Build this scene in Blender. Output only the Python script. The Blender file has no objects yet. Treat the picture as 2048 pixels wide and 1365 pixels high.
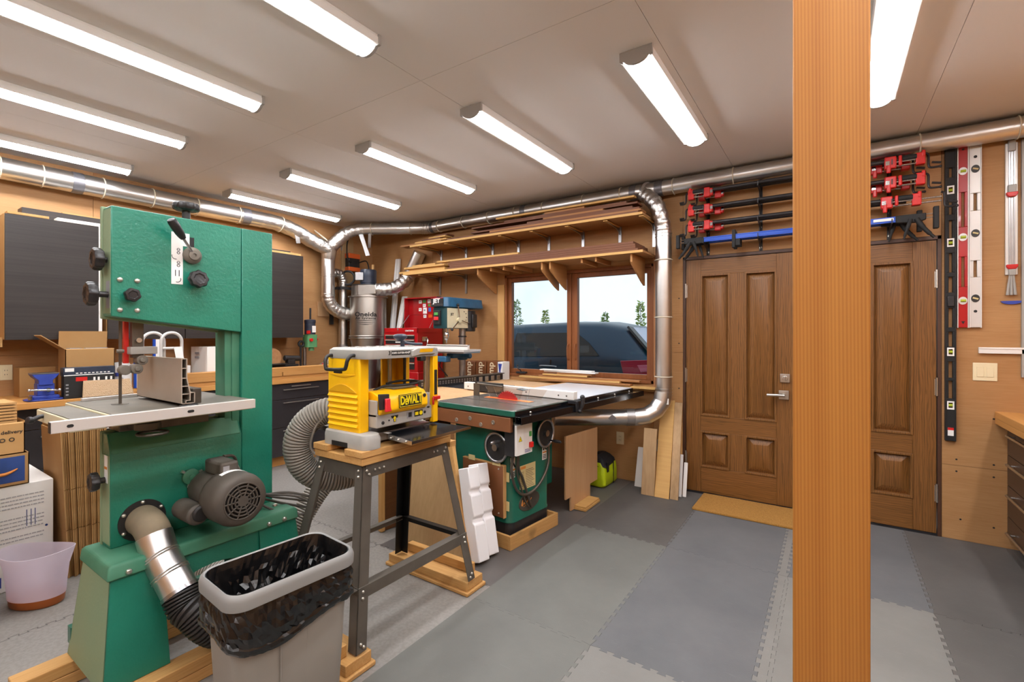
import bpy, bmesh, math, random
from mathutils import Vector, Matrix, noise as mnoise
random.seed(7)
SC = bpy.context.scene
COL = SC.collection
PI = math.pi
INV = {}            # object name -> world matrix of that object

# ------------------------------------------------------------------ materials
def lin(h):
    h = h.lstrip('#')
    o = []
    for i in (0, 2, 4):
        c = int(h[i:i+2], 16)/255
        o.append(c/12.92 if c <= .04045 else ((c+.055)/1.055)**2.4)
    return (*o, 1)

def newmat(name):
    m = bpy.data.materials.new(name); m.use_nodes = True
    nt = m.node_tree
    return m, nt, nt.nodes['Principled BSDF']

def tex_coord(nt, scale=(1, 1, 1), rot=(0, 0, 0), kind='Object'):
    tc = nt.nodes.new('ShaderNodeTexCoord'); mp = nt.nodes.new('ShaderNodeMapping')
    mp.inputs['Scale'].default_value = scale; mp.inputs['Rotation'].default_value = rot
    nt.links.new(tc.outputs[kind], mp.inputs['Vector'])
    return mp.outputs['Vector']

def noise(nt, vec, scale, detail=3, rough=.55, dist=0):
    n = nt.nodes.new('ShaderNodeTexNoise')
    n.inputs['Scale'].default_value = scale; n.inputs['Detail'].default_value = detail
    n.inputs['Roughness'].default_value = rough; n.inputs['Distortion'].default_value = dist
    nt.links.new(vec, n.inputs['Vector'])
    return n.outputs['Fac']

def ramp(nt, fac, stops):
    r = nt.nodes.new('ShaderNodeValToRGB')
    while len(r.color_ramp.elements) < len(stops): r.color_ramp.elements.new(.5)
    for e, (p, c) in zip(r.color_ramp.elements, stops):
        e.position = p; e.color = lin(c) if isinstance(c, str) else c
    nt.links.new(fac, r.inputs['Fac'])
    return r.outputs['Color']

def mixc(nt, fac, a, b, mode='MIX'):
    m = nt.nodes.new('ShaderNodeMix'); m.data_type = 'RGBA'; m.blend_type = mode
    if isinstance(fac, (int, float)): m.inputs[0].default_value = fac
    else: nt.links.new(fac, m.inputs[0])
    for s, k in ((a, 6), (b, 7)):
        if isinstance(s, str): m.inputs[k].default_value = lin(s)
        elif isinstance(s, tuple): m.inputs[k].default_value = s
        else: nt.links.new(s, m.inputs[k])
    return m.outputs[2]

def bump(nt, bs, h, strength=.2, dist=.01):
    b = nt.nodes.new('ShaderNodeBump'); b.inputs['Strength'].default_value = strength
    b.inputs['Distance'].default_value = dist
    nt.links.new(h, b.inputs['Height']); nt.links.new(b.outputs['Normal'], bs.inputs['Normal'])

MATS = {}
def P(name, col, rough=.5, metal=0, vary=None, bmp=None, spec=None, coat=0):
    """plain surface: colour with faint procedural variation (vary=(scale, second colour, width))"""
    m, nt, bs = newmat(name)
    v = tex_coord(nt)
    if vary:
        f = noise(nt, v, vary[0], 4)
        w = vary[2] if len(vary) > 2 else .18
        nt.links.new(ramp(nt, f, [(.5-w, col), (.5+w, vary[1])]), bs.inputs['Base Color'])
    else:
        bs.inputs['Base Color'].default_value = lin(col)
    bs.inputs['Roughness'].default_value = rough; bs.inputs['Metallic'].default_value = metal
    if spec is not None: bs.inputs['Specular IOR Level'].default_value = spec
    if coat: bs.inputs['Coat Weight'].default_value = coat
    if bmp: bump(nt, bs, noise(nt, v, bmp[0], bmp[3] if len(bmp) > 3 else 2), bmp[1], bmp[2] if len(bmp) > 2 else .005)
    MATS[name] = m
    return m

def wood(name, c1, c2, axis='x', fine=60, rough=.5, stretch=.035, c3=None, coarse=5, knots=0, spec=.3):
    """grain running along one axis"""
    m, nt, bs = newmat(name)
    sc = [1, 1, 1]; sc['xyz'.index(axis)] = stretch
    v = tex_coord(nt, tuple(sc))
    f1 = noise(nt, v, fine, 4, .6); f2 = noise(nt, v, coarse, 3, .5, .6)
    a = ramp(nt, f1, [(.34, c1), (.66, c2)])
    b = ramp(nt, f2, [(.35, c1), (.68, c3 or c2)])
    c = mixc(nt, .5, a, b)
    if knots:
        v2 = tex_coord(nt, (1, 1, 1))
        k = noise(nt, v2, knots, 2, .4)
        kf = ramp(nt, k, [(.70, (0, 0, 0, 1)), (.78, (1, 1, 1, 1))])
        c = mixc(nt, kf, c, mixc(nt, .5, c, '#5a4a2c'))
    nt.links.new(c, bs.inputs['Base Color'])
    bs.inputs['Roughness'].default_value = rough; bs.inputs['Specular IOR Level'].default_value = spec
    bump(nt, bs, f1, .08, .002)
    MATS[name] = m
    return m

def oak(name, c1, c2, axis='z', rough=.38):
    """open oak grain: cathedral arches from distorted rings plus pores"""
    m, nt, bs = newmat(name)
    sc = [1, 1, 1]; sc['xyz'.index(axis)] = .14
    v = tex_coord(nt, tuple(sc))
    w = nt.nodes.new('ShaderNodeTexWave'); w.wave_type = 'BANDS'; w.bands_direction = 'X' if axis == 'z' else 'Z'
    w.inputs['Scale'].default_value = 24; w.inputs['Distortion'].default_value = 11
    w.inputs['Detail'].default_value = 2; w.inputs['Detail Scale'].default_value = 1.1
    nt.links.new(v, w.inputs['Vector'])
    sc2 = [1, 1, 1]; sc2['xyz'.index(axis)] = .02
    f = noise(nt, tex_coord(nt, tuple(sc2)), 150, 3)
    a = ramp(nt, w.outputs['Fac'], [(.12, c2), (.5, c1)])
    b = ramp(nt, f, [(.36, c2), (.55, c1)])
    c = mixc(nt, .5, a, b)
    nt.links.new(c, bs.inputs['Base Color'])
    bs.inputs['Roughness'].default_value = rough; bs.inputs['Specular IOR Level'].default_value = .4
    bump(nt, bs, f, .1, .002)
    MATS[name] = m
    return m

def metal(name, col, rough, bmp=None, metallic=1.0, vary=None):
    return P(name, col, rough, metallic, vary, bmp)

def emit(name, col, s):
    m, nt, bs = newmat(name)
    bs.inputs['Base Color'].default_value = lin('#ffffff')
    bs.inputs['Emission Color'].default_value = lin(col); bs.inputs['Emission Strength'].default_value = s
    MATS[name] = m
    return m

def glassy(name, tint, alpha_mix, rough=.02):
    """thin clear pane: mostly see-through with a mirror-like surface reflection"""
    m = bpy.data.materials.new(name); m.use_nodes = True
    nt = m.node_tree; nt.nodes.clear()
    out = nt.nodes.new('ShaderNodeOutputMaterial'); mx = nt.nodes.new('ShaderNodeMixShader')
    tr = nt.nodes.new('ShaderNodeBsdfTransparent'); tr.inputs[0].default_value = lin(tint)
    gl = nt.nodes.new('ShaderNodeBsdfGlossy'); gl.inputs['Roughness'].default_value = rough
    fr = nt.nodes.new('ShaderNodeFresnel'); fr.inputs['IOR'].default_value = alpha_mix
    nt.links.new(fr.outputs[0], mx.inputs[0]); nt.links.new(tr.outputs[0], mx.inputs[1]); nt.links.new(gl.outputs[0], mx.inputs[2])
    nt.links.new(mx.outputs[0], out.inputs[0])
    MATS[name] = m
    return m

def frosted(name, col, mix):
    m = bpy.data.materials.new(name); m.use_nodes = True
    nt = m.node_tree; nt.nodes.clear()
    out = nt.nodes.new('ShaderNodeOutputMaterial'); mx = nt.nodes.new('ShaderNodeMixShader')
    mx2 = nt.nodes.new('ShaderNodeMixShader'); mx2.inputs[0].default_value = .5
    tr = nt.nodes.new('ShaderNodeBsdfTransparent')
    df = nt.nodes.new('ShaderNodeBsdfDiffuse'); df.inputs[0].default_value = lin(col)
    tl = nt.nodes.new('ShaderNodeBsdfTranslucent'); tl.inputs[0].default_value = lin(col)
    nt.links.new(df.outputs[0], mx2.inputs[1]); nt.links.new(tl.outputs[0], mx2.inputs[2])
    mx.inputs[0].default_value = mix
    nt.links.new(tr.outputs[0], mx.inputs[1]); nt.links.new(mx2.outputs[0], mx.inputs[2]); nt.links.new(mx.outputs[0], out.inputs[0])
    MATS[name] = m
    return m

# ------------------------------------------------------------------ objects
def tag(o, label=None, cat=None, group=None, kind=None):
    if label: o['label'] = label
    if cat: o['category'] = cat
    if group: o['group'] = group
    if kind: o['kind'] = kind
    return o

def thing(name, label, cat, loc=(0, 0, 0), rz=0, group=None, kind=None):
    o = bpy.data.objects.new(name, None); COL.objects.link(o)
    o.empty_display_size = .05
    o.location = loc; o.rotation_euler = (0, 0, math.radians(rz))
    INV[o.name] = Matrix.Translation(loc) @ Matrix.Rotation(math.radians(rz), 4, 'Z')
    return tag(o, label, cat, group, kind)

def copy_tree(root, loc, rz=None, label=None, group=None):
    def rec(o, parent):
        c = o.copy(); COL.objects.link(c)
        if parent is not None: c.parent = parent
        for ch in [k for k in KIDS.get(o.name, ())]:
            k = rec(ch, c)
            KIDS.setdefault(c.name, []).append(k)
        return c
    c = rec(root, None)
    c.location = loc
    if rz is not None: c.rotation_euler = (0, 0, math.radians(rz))
    if label: c['label'] = label
    if group: c['group'] = group
    return c
KIDS = {}

class M:
    """collects shapes (given in world coordinates, or local ones through xf) and links them as ONE mesh object"""
    def __init__(s, xf=None):
        s.bm = bmesh.new(); s.xf = xf or Matrix()
    def v(s, p): return s.bm.verts.new(s.xf @ Vector(p))
    def f(s, vs):
        try: return s.bm.faces.new(vs)
        except ValueError: return None
    def hexa(s, p):
        v = [s.v(q) for q in p]
        for a in ((3, 2, 1, 0), (4, 5, 6, 7), (0, 1, 5, 4), (1, 2, 6, 5), (2, 3, 7, 6), (3, 0, 4, 7)): s.f([v[i] for i in a])
        return s
    def box(s, x0, x1, y0, y1, z0, z1):
        return s.hexa([(x0, y0, z0), (x1, y0, z0), (x1, y1, z0), (x0, y1, z0), (x0, y0, z1), (x1, y0, z1), (x1, y1, z1), (x0, y1, z1)])
    def obox(s, c, sx, sy, sz, rz=0, rx=0, ry=0):
        """box by centre and sizes with its own rotation"""
        R = Matrix.Translation(c) @ Matrix.Rotation(math.radians(rz), 4, 'Z') @ Matrix.Rotation(math.radians(rx), 4, 'X') @ Matrix.Rotation(math.radians(ry), 4, 'Y')
        q = []
        for z in (-1, 1):
            for x, y in ((-1, -1), (1, -1), (1, 1), (-1, 1)):
                q.append(R @ Vector((x*sx/2, y*sy/2, z*sz/2)))
        return s.hexa(q)
    def prism(s, poly, vec):
        vec = Vector(vec)
        a = [s.v(p) for p in poly]; b = [s.v(Vector(p)+vec) for p in poly]
        s.f(list(reversed(a))); s.f(b)
        n = len(a)
        for i in range(n): s.f([a[i], a[(i+1) % n], b[(i+1) % n], b[i]])
        return s
    def frame_prism(s, outer, inner, vec):
        """ring of equal-length outlines extruded"""
        vec = Vector(vec); n = len(outer)
        L = [[s.v(p) for p in outer], [s.v(p) for p in inner], [s.v(Vector(p)+vec) for p in inner], [s.v(Vector(p)+vec) for p in outer]]
        for i in range(n):
            j = (i+1) % n
            for k in range(4):
                A, B = L[k], L[(k+1) % 4]
                s.f([A[i], A[j], B[j], B[i]])
        return s
    def cyl(s, p0, p1, r0, r1=None, n=24, cap=True):
        return s.tube([p0, p1], [r0, r0 if r1 is None else r1], n, cap=cap)
    def tube(s, pts, r, n=12, closed=False, cap=True, ov=None):
        pts = [Vector(p) for p in pts]
        N = len(pts)
        rr = r if isinstance(r, (list, tuple)) else [r]*N
        rings = []; up = None
        for i, p in enumerate(pts):
            if closed: t = pts[(i+1) % N]-pts[i-1]
            else: t = pts[min(i+1, N-1)]-pts[max(i-1, 0)]
            if t.length < 1e-9: t = Vector((0, 0, 1))
            t.normalize()
            if up is None:
                up = Vector((0, 0, 1)) if abs(t.z) < .9 else Vector((1, 0, 0))
            u = up-t*up.dot(t)
            if u.length < 1e-6: u = t.orthogonal()
            u.normalize(); w = t.cross(u); up = u
            a = ov or (1, 1)
            rings.append([s.v(p+u*(math.cos(2*PI*k/n)*rr[i]*a[0])+w*(math.sin(2*PI*k/n)*rr[i]*a[1])) for k in range(n)])
        for i in range(N if closed else N-1):
            A, B = rings[i], rings[(i+1) % N]
            for k in range(n): s.f([A[k], A[(k+1) % n], B[(k+1) % n], B[k]])
        if cap and not closed:
            s.f(list(reversed(rings[0]))); s.f(rings[-1])
        return s
    def lathe(s, p0, axis, prof, n=32, cap=True):
        p0 = Vector(p0); ax = Vector(axis).normalized()
        u = ax.orthogonal().normalized(); w = ax.cross(u)
        R = [[s.v(p0+ax*h+u*(math.cos(2*PI*k/n)*r)+w*(math.sin(2*PI*k/n)*r)) for k in range(n)] for r, h in prof]
        for A, B in zip(R, R[1:]):
            for k in range(n): s.f([A[k], A[(k+1) % n], B[(k+1) % n], B[k]])
        if cap:
            s.f(list(reversed(R[0]))); s.f(R[-1])
        return s
    def ring(s, c, axis, R, r, n=28, m=8, a0=0, a1=2*PI):
        c = Vector(c); ax = Vector(axis).normalized()
        u = ax.orthogonal().normalized(); w = ax.cross(u)
        full = abs(a1-a0-2*PI) < 1e-6
        k = n if full else n+1
        pts = [c+u*(math.cos(a0+(a1-a0)*i/n)*R)+w*(math.sin(a0+(a1-a0)*i/n)*R) for i in range(k)]
        return s.tube(pts, r, m, closed=full)
    def sph(s, c, r, nu=16, nv=10):
        r = r if isinstance(r, (tuple, list)) else (r, r, r)
        top = s.v((c[0], c[1], c[2]+r[2])); bot = s.v((c[0], c[1], c[2]-r[2]))
        R = [[s.v((c[0]+r[0]*math.sin(PI*j/nv)*math.cos(2*PI*i/nu), c[1]+r[1]*math.sin(PI*j/nv)*math.sin(2*PI*i/nu), c[2]+r[2]*math.cos(PI*j/nv))) for i in range(nu)] for j in range(1, nv)]
        for i in range(nu):
            s.f([top, R[0][i], R[0][(i+1) % nu]]); s.f([bot, R[-1][(i+1) % nu], R[-1][i]])
            for A, B in zip(R, R[1:]): s.f([A[i], B[i], B[(i+1) % nu], A[(i+1) % nu]])
        return s
    def loft(s, rings, cap=True, closed=False):
        R = [[s.v(p) for p in r] for r in rings]; n = len(R[0])
        for A, B in zip(R, R[1:]):
            for k in range(n): s.f([A[k], A[(k+1) % n], B[(k+1) % n], B[k]])
        if cap: s.f(list(reversed(R[0]))); s.f(R[-1])
        return s
    def build_each(s, name, mat, parent, **kw):
        """every loose piece becomes a part of its own"""
        bm = s.bm; seen = set(); bm.verts.index_update(); groups = []
        for v0 in bm.verts:
            if v0 in seen: continue
            st = [v0]; seen.add(v0); g = []
            while st:
                v = st.pop(); g.append(v)
                for e in v.link_edges:
                    w = e.other_vert(v)
                    if w not in seen: seen.add(w); st.append(w)
            groups.append(g)
        for g in groups:
            mm = M(); mp = {v: mm.bm.verts.new(v.co) for v in g}
            for f in {f for v in g for f in v.link_faces}: mm.f([mp[v] for v in f.verts])
            mm.build(name, mat, parent, **kw)
        bm.free()
    def quad(s, a, b, c, d): s.f([s.v(a), s.v(b), s.v(c), s.v(d)]); return s
    def build(s, name, mat, parent=None, bev=0, seg=2, ang=38, label=None, cat=None, group=None, kind=None, sub=0, flat=False):
        bm = s.bm
        if parent is not None:
            wm = INV[parent.name]
            bm.transform(wm.inverted())
        else:
            lo = [min(v.co[i] for v in bm.verts) for i in range(3)]; hi = [max(v.co[i] for v in bm.verts) for i in range(3)]
            base = Vector(((lo[0]+hi[0])/2, (lo[1]+hi[1])/2, lo[2]))
            bmesh.ops.translate(bm, verts=bm.verts, vec=-base)
        bmesh.ops.recalc_face_normals(bm, faces=bm.faces)
        if not flat:
            for f in bm.faces: f.smooth = True
            lim = math.radians(ang)
            for e in bm.edges:
                if len(e.link_faces) == 2:
                    if e.link_faces[0].normal.angle(e.link_faces[1].normal, 0) > lim: e.smooth = False
        me = bpy.data.meshes.new(name); bm.to_mesh(me); bm.free()
        me.materials.append(mat if not isinstance(mat, str) else MATS[mat])
        o = bpy.data.objects.new(name, me); COL.objects.link(o)
        if parent is not None:
            o.parent = parent; INV[o.name] = wm.copy(); KIDS.setdefault(parent.name, []).append(o)
        else:
            o.location = base; INV[o.name] = Matrix.Translation(base)
        if bev:
            b = o.modifiers.new('bevel', 'BEVEL'); b.width = bev; b.segments = seg; b.limit_method = 'ANGLE'; b.angle_limit = math.radians(40)
            b.harden_normals = False
        if sub:
            d = o.modifiers.new('subdivision', 'SUBSURF'); d.levels = sub; d.render_levels = sub
        return tag(o, label, cat, group, kind)

def smooth_path(pts, k=6):
    """Catmull-Rom through the points"""
    P_ = [Vector(p) for p in pts]; out = []
    for i in range(len(P_)-1):
        a = P_[max(i-1, 0)]; b = P_[i]; c = P_[i+1]; d = P_[min(i+2, len(P_)-1)]
        for j in range(k):
            t = j/k
            out.append(.5*((2*b)+(c-a)*t+(2*a-5*b+4*c-d)*t*t+(3*b-a-3*c+d)*t**3))
    out.append(P_[-1])
    return out

def resample(pts, step):
    out = [pts[0]]; acc = 0
    for a, b in zip(pts, pts[1:]):
        L = (b-a).length; d = step-acc
        while d <= L:
            out.append(a.lerp(b, d/L)); d += step
        acc = (acc+L) % step
    return out

def corrugated(m, pts, r, pitch, amp, n=28, k=6, cap=False):
    path = resample(smooth_path(pts, 14), pitch/4)
    rr = [r+amp*(.7, 1, .7, -1.6)[i % 4] for i in range(len(path))]
    return m.tube(path, rr, n, cap=cap)

def text(name, body, mat, size, org, right, up, parent, ext=.0006, align='CENTER', squash=1.0, bold=0.0, shear=0):
    cu = bpy.data.curves.new('lettering', 'FONT'); cu.body = body; cu.size = 1; cu.align_x = align; cu.align_y = 'CENTER'
    cu.extrude = ext/size; cu.offset = bold; cu.shear = shear; cu.resolution_u = 2
    tmp = bpy.data.objects.new('lettering', cu); COL.objects.link(tmp)
    dg = bpy.context.evaluated_depsgraph_get()
    me = bpy.data.meshes.new_from_object(tmp.evaluated_get(dg))
    bpy.data.objects.remove(tmp); bpy.data.curves.remove(cu)
    r = Vector(right).normalized(); u = Vector(up).normalized(); nrm = r.cross(u)
    T = Matrix(((r.x*size*squash, u.x*size, nrm.x*size, org[0]), (r.y*size*squash, u.y*size, nrm.y*size, org[1]), (r.z*size*squash, u.z*size, nrm.z*size, org[2]), (0, 0, 0, 1)))
    me.transform(INV[parent.name].inverted() @ T)
    me.materials.clear(); me.materials.append(MATS[mat])
    for p in me.polygons: p.material_index = 0
    me.name = name
    o = bpy.data.objects.new(name, me); COL.objects.link(o); o.parent = parent
    INV[o.name] = INV[parent.name].copy(); KIDS.setdefault(parent.name, []).append(o)
    return o

def F2(ox, oy, rz, oz=0):
    return Matrix.Translation((ox, oy, oz)) @ Matrix.Rotation(math.radians(rz), 4, 'Z')
# ------------------------------------------------------------------ material library
P('white_paint', '#edebe9', .7, bmp=(90, .06, .002))
P('cream_plastic', '#e6d9b4', .4)
P('white_plastic', '#e8e6e2', .4)
P('black_plastic', '#1c1b1c', .45, vary=(14, '#2a282a'))
P('black_rubber', '#161516', .6)
P('dark_knob', '#211f20', .38, bmp=(60, .1, .001))
P('black_steel', '#1b1b1d', .35, vary=(9, '#2b2b2e'))
P('black_gloss', '#0e1014', .18, coat=.3)
P('grey_plastic', '#a2a09b', .4)
P('cast_grey', '#9c9a94', .42, vary=(6, '#aaa8a2'))
P('yellow_plastic', '#fdc40a', .36, vary=(3, '#fabf08'))
P('yellow_dark', '#e0a606', .4)
P('red_plastic', '#e0343a', .35)
P('red_paint', '#b31219', .28, vary=(3, '#9c0f16'), coat=.3)
P('clamp_red', '#d2231f', .35, vary=(20, '#bd1b18'))
P('clamp_black', '#232123', .4, .3, vary=(8, '#353132'))
P('clamp_blue', '#1a49ad', .32, .2)
P('blue_machine', '#25506f', .35, vary=(8, '#2d6285'))
P('teal_machine', '#20454b', .4)
P('dark_navy', '#242b3a', .4, vary=(12, '#313a4c'))
P('saw_green', '#1b6553', .34, vary=(4, '#175a4a'), bmp=(55, .12, .003), coat=.15)
P('saw_green_dusty', '#4f8267', .6, vary=(5, '#277055', .22), bmp=(55, .1, .003))
P('bandsaw_green', '#23806a', .32, vary=(3, '#1d7560'), bmp=(85, .42, .004, 1), coat=.2)
P('bandsaw_dusty', '#8b9877', .65, vary=(3.5, '#7d9878', .3), bmp=(80, .2, .003, 1))
P('bandsaw_lower', '#1a6c57', .36, vary=(3, '#1f7660'), bmp=(85, .35, .004, 1), coat=.15)
P('flange_dust', '#6d6250', .8, vary=(10, '#86785f', .25))
P('motor_dusty', '#3f3a35', .62, vary=(6, '#564f46', .25), bmp=(40, .1, .002))
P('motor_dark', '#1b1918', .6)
P('cream_metal', '#ddd2b0', .45, vary=(7, '#cfc6a8'))
P('paper_white', '#efeeea', .6)
P('print_grey', '#b0b0b3', .7)
P('paper_grey', '#8f8f92', .7)
P('paper_tan', '#d2bf87', .65)
P('ink_black', '#151515', .6)
P('ink_blue', '#27427c', .6, vary=(20, '#2c4a8c'))
P('ink_orange', '#d98a3a', .6)
P('ink_red', '#b3261e', .6)
P('sticker_green', '#4d9a4a', .5)
P('sticker_blue', '#3c5fb0', .5)
P('sticker_orange', '#df5a1c', .5)
P('safety_yellow', '#f0d812', .5)
P('cardboard', '#b08a5c', .8, vary=(4, '#a98254'), bmp=(30, .06, .002), spec=.15)
P('cardboard_light', '#c39a66', .8, vary=(4, '#b98f5b'), spec=.15)
P('cardboard_inner', '#9a7547', .85, spec=.1)
P('corrugated_edge', '#aa8455', .9, vary=(9, '#956f43'), spec=.1)
P('eps_foam', '#eeeef0', .75, bmp=(140, .15, .002))
P('bubble_wrap', '#c7a883', .25, bmp=(160, .9, .006, 0), coat=.5)
P('vise_blue', '#30439a', .35, vary=(10, '#3a50ae'))
P('clamp_pad', '#151515', .7)
P('steel', '#b6b6b8', .3, 1.0, vary=(8, '#9d9d9f'))
P('chrome', '#d4d4d6', .14, 1.0)
P('satin_nickel', '#c9c6c0', .3, 1.0)
P('brushed_alu', '#c2b8ab', .45, .6, vary=(4, '#b3a899'))
P('alu_white', '#d6d3cf', .4, .35)
P('bolt_zinc', '#cfcbc2', .3, .9, bmp=(80, .1, .001))
P('iron_table', '#85807b', .26, .5, vary=(4, '#6e6964', .25))
P('iron_dusty', '#6a665f', .55, .4, vary=(5, '#817a6e', .22))
P('gunmetal', '#4d4741', .42, .6, vary=(7, '#6d665c', .25))
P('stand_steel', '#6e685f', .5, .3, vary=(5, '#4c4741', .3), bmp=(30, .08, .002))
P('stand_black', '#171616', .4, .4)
P('duct_alu', '#dddcda', .33, 1.0, vary=(3, '#cfcecc'), bmp=(9, .03, .01))
P('duct_crinkled', '#d6d4d1', .33, 1.0, bmp=(38, .55, .012, 3))
P('duct_tape', '#a9a8a8', .38, .85, bmp=(50, .4, .004))
P('duct_tape_dark', '#76757a', .4, .7, bmp=(40, .4, .004))
P('tie_white', '#cdc3ad', .5)
P('cyclone_steel', '#bdb9b2', .36, 1.0, vary=(2.5, '#a5a099'), bmp=(5, .04, .01))
P('hose_grey', '#98938a', .45, vary=(3, '#8b867e'))
P('hose_black', '#1d1b1a', .5, vary=(6, '#2b2725'))
P('bin_grey', '#86827b', .5, vary=(2, '#8d8982'))
P('bin_rim', '#858583', .42)
P('bag_black', '#0c0c0d', .24, bmp=(45, .2, .004, 3), spec=.6)
P('bag_lime', '#b7cc0f', .55, bmp=(25, .25, .01))
P('bag_navy', '#14171e', .7)
P('coir', '#b58640', .95, vary=(140, '#94682c', .2), bmp=(220, .9, .006))
P('concrete', '#8d8a84', .8, vary=(2, '#9a9791'))
P('blue_hdpe', '#2b52a8', .5)
P('jar_white', '#e4e6e6', .45)
P('lime_label', '#a7b829', .5)
P('sander_disc', '#b3865c', .85, vary=(30, '#a4764c'))
P('mortiser_green', '#5a9565', .42)
P('melamine_white', '#ccd3de', .25, vary=(2, '#d5d9e0'))
P('plastic_glow_orange', '#ff8d4e', .4)
P('leaf_light', '#b3c17a', .7, vary=(6, '#93a65c'))
P('leaf_dark', '#9db277', .7, vary=(6, '#7f975c'))
P('car_paint', '#0a2f45', .3, .4)
P('car_trim', '#0c1014', .35)
P('car_glass', '#0a1216', .12, spec=.25)
P('car_glass_rear', '#6f7ba5', .12, coat=.6)
P('tail_lamp', '#8e1238', .18, coat=.6)
P('tail_lamp_pale', '#b35c77', .15, coat=.6)
P('tyre', '#101010', .8)
P('asphalt', '#4e4f50', .9, vary=(20, '#5a5b5c'))
P('switch_black', '#26242a', .45)
P('brown_laminate', '#8a5836', .5, vary=(3, '#7d4e2f'))
P('orange_plastic', '#d9622a', .45)
P('brown_paper', '#7d4a24', .6, vary=(5, '#6e3f1d'))
P('brown_print', '#ead9b6', .6)
P('dark_laminate', '#2b282a', .42, vary=(3, '#332f31'))
wood('plywood_wall', '#b4895c', '#a2764a', 'x', 170, .55, .05, '#996b3f', 3)
wood('plywood_wall_left', '#b68c60', '#a57a4f', 'y', 170, .55, .05, '#9c6d42', 3)
wood('plywood_wall_up', '#a9764f', '#9a6843', 'z', 90, .55, .06)
wood('fir_post', '#bb8344', '#8f5826', 'z', 130, .5, .006, '#b07a40', 6, 3.2)
wood('pine', '#cba067', '#b0824c', 'y', 130, .6, .04, '#c0904f', 4, 5)
wood('pine_x', '#cba067', '#b0824c', 'x', 130, .6, .04, '#c0904f', 4, 5)
wood('pine_z', '#cba067', '#b5874f', 'z', 130, .6, .04, '#c4944f', 4)
wood('pale_board', '#d0a768', '#c0955a', 'x', 40, .6, .03, '#c59a5a', 4)
wood('maple_ply', '#c8a279', '#bb9368', 'z', 50, .6, .06, '#b58c62', 3)
wood('knotty_ply', '#c4a47c', '#a1825c', 'z', 30, .6, .1, '#8f7352', 6)
wood('dark_board', '#7d5137', '#633c28', 'x', 60, .5, .02, '#5a3523', 4)
wood('mid_board', '#a9774a', '#8f6039', 'x', 60, .55, .02, '#9c6d41', 4)
wood('shelf_ply', '#b98b5a', '#a97a4b', 'x', 70, .6, .05, '#a5754a', 4)
wood('gusset_ply', '#bb8955', '#a97645', 'y', 60, .6, .05)
wood('bench_wood', '#cf9858', '#bd8547', 'y', 60, .45, .03, '#c38b4b', 4)
wood('stack_wood', '#c79357', '#b27e45', 'y', 50, .55, .02, '#bd884b', 4)
wood('window_wood', '#8d5631', '#7a4726', 'z', 60, .42, .03, '#6f4022', 4)
wood('window_wood_x', '#8d5631', '#7a4726', 'x', 60, .42, .03, '#6f4022', 4)
wood('cabinet_dark', '#3b3634', '#2a2625', 'y', 90, .4, .012, '#332e2c', 12)
wood('cabinet_dark_brown', '#4c3a31', '#3d2e27', 'y', 90, .35, .012, '#463429', 12)
wood('tan_panel', '#b2936a', '#a3845b', 'z', 60, .6, .04)
wood('brown_panel', '#6b4526', '#5c3a1f', 'y', 60, .55, .04)
oak('oak_stile', '#80552a', '#5c3c1a', 'z')
oak('oak_rail', '#80552a', '#5c3c1a', 'x')
P('door_trim', '#4a2e1e', .45)
def post_material():
    m, nt, bs = newmat('fir_post')
    v = tex_coord(nt, (1, 1, .006))
    w = nt.nodes.new('ShaderNodeTexWave'); w.wave_type = 'BANDS'; w.bands_direction = 'DIAGONAL'
    w.inputs['Scale'].default_value = 95; w.inputs['Distortion'].default_value = 2.6; w.inputs['Detail'].default_value = 2; w.inputs['Detail Scale'].default_value = .25
    nt.links.new(v, w.inputs['Vector'])
    big = noise(nt, v, 14, 3)
    c = mixc(nt, .5, ramp(nt, w.outputs['Fac'], [(.1, '#985f28'), (.8, '#b17a38')]), ramp(nt, big, [(.35, '#985f26'), (.65, '#b07936')]))
    v2 = tex_coord(nt, (1, 1, .25)); st = noise(nt, v2, 11, 3, .5)
    c = mixc(nt, ramp(nt, st, [(.66, (0, 0, 0, 1)), (.76, (.55, .55, .55, 1))]), c, '#6f5a30')
    nt.links.new(c, bs.inputs['Base Color']); bs.inputs['Roughness'].default_value = .5; bs.inputs['Specular IOR Level'].default_value = .3
    bump(nt, bs, w.outputs['Fac'], .08, .001)
    MATS['fir_post'] = m
post_material()
emit('lamp_diffuser', '#f8f8fb', 42)
glassy('window_glass', '#f2f8fb', 1.35)
glassy('guard_plastic', '#f7f2ee', 1.35, .1)
frosted('frosted_plastic', '#e9e2ee', .62)
P('amber_plastic', '#a5581f', .4)
# ------------------------------------------------------------------ the room
XL, XR, YB, YF, HC = -5.23, 1.62, -2.3, 4.31, 2.765      # left wall, right wall, wall behind the camera, window wall, ceiling

def sheets(m, rects, y0, y1, gap=.0012):
    for x0, x1, z0, z1 in rects: m.box(x0+gap, x1-gap, y0, y1, z0+gap, z1-gap)

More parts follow.
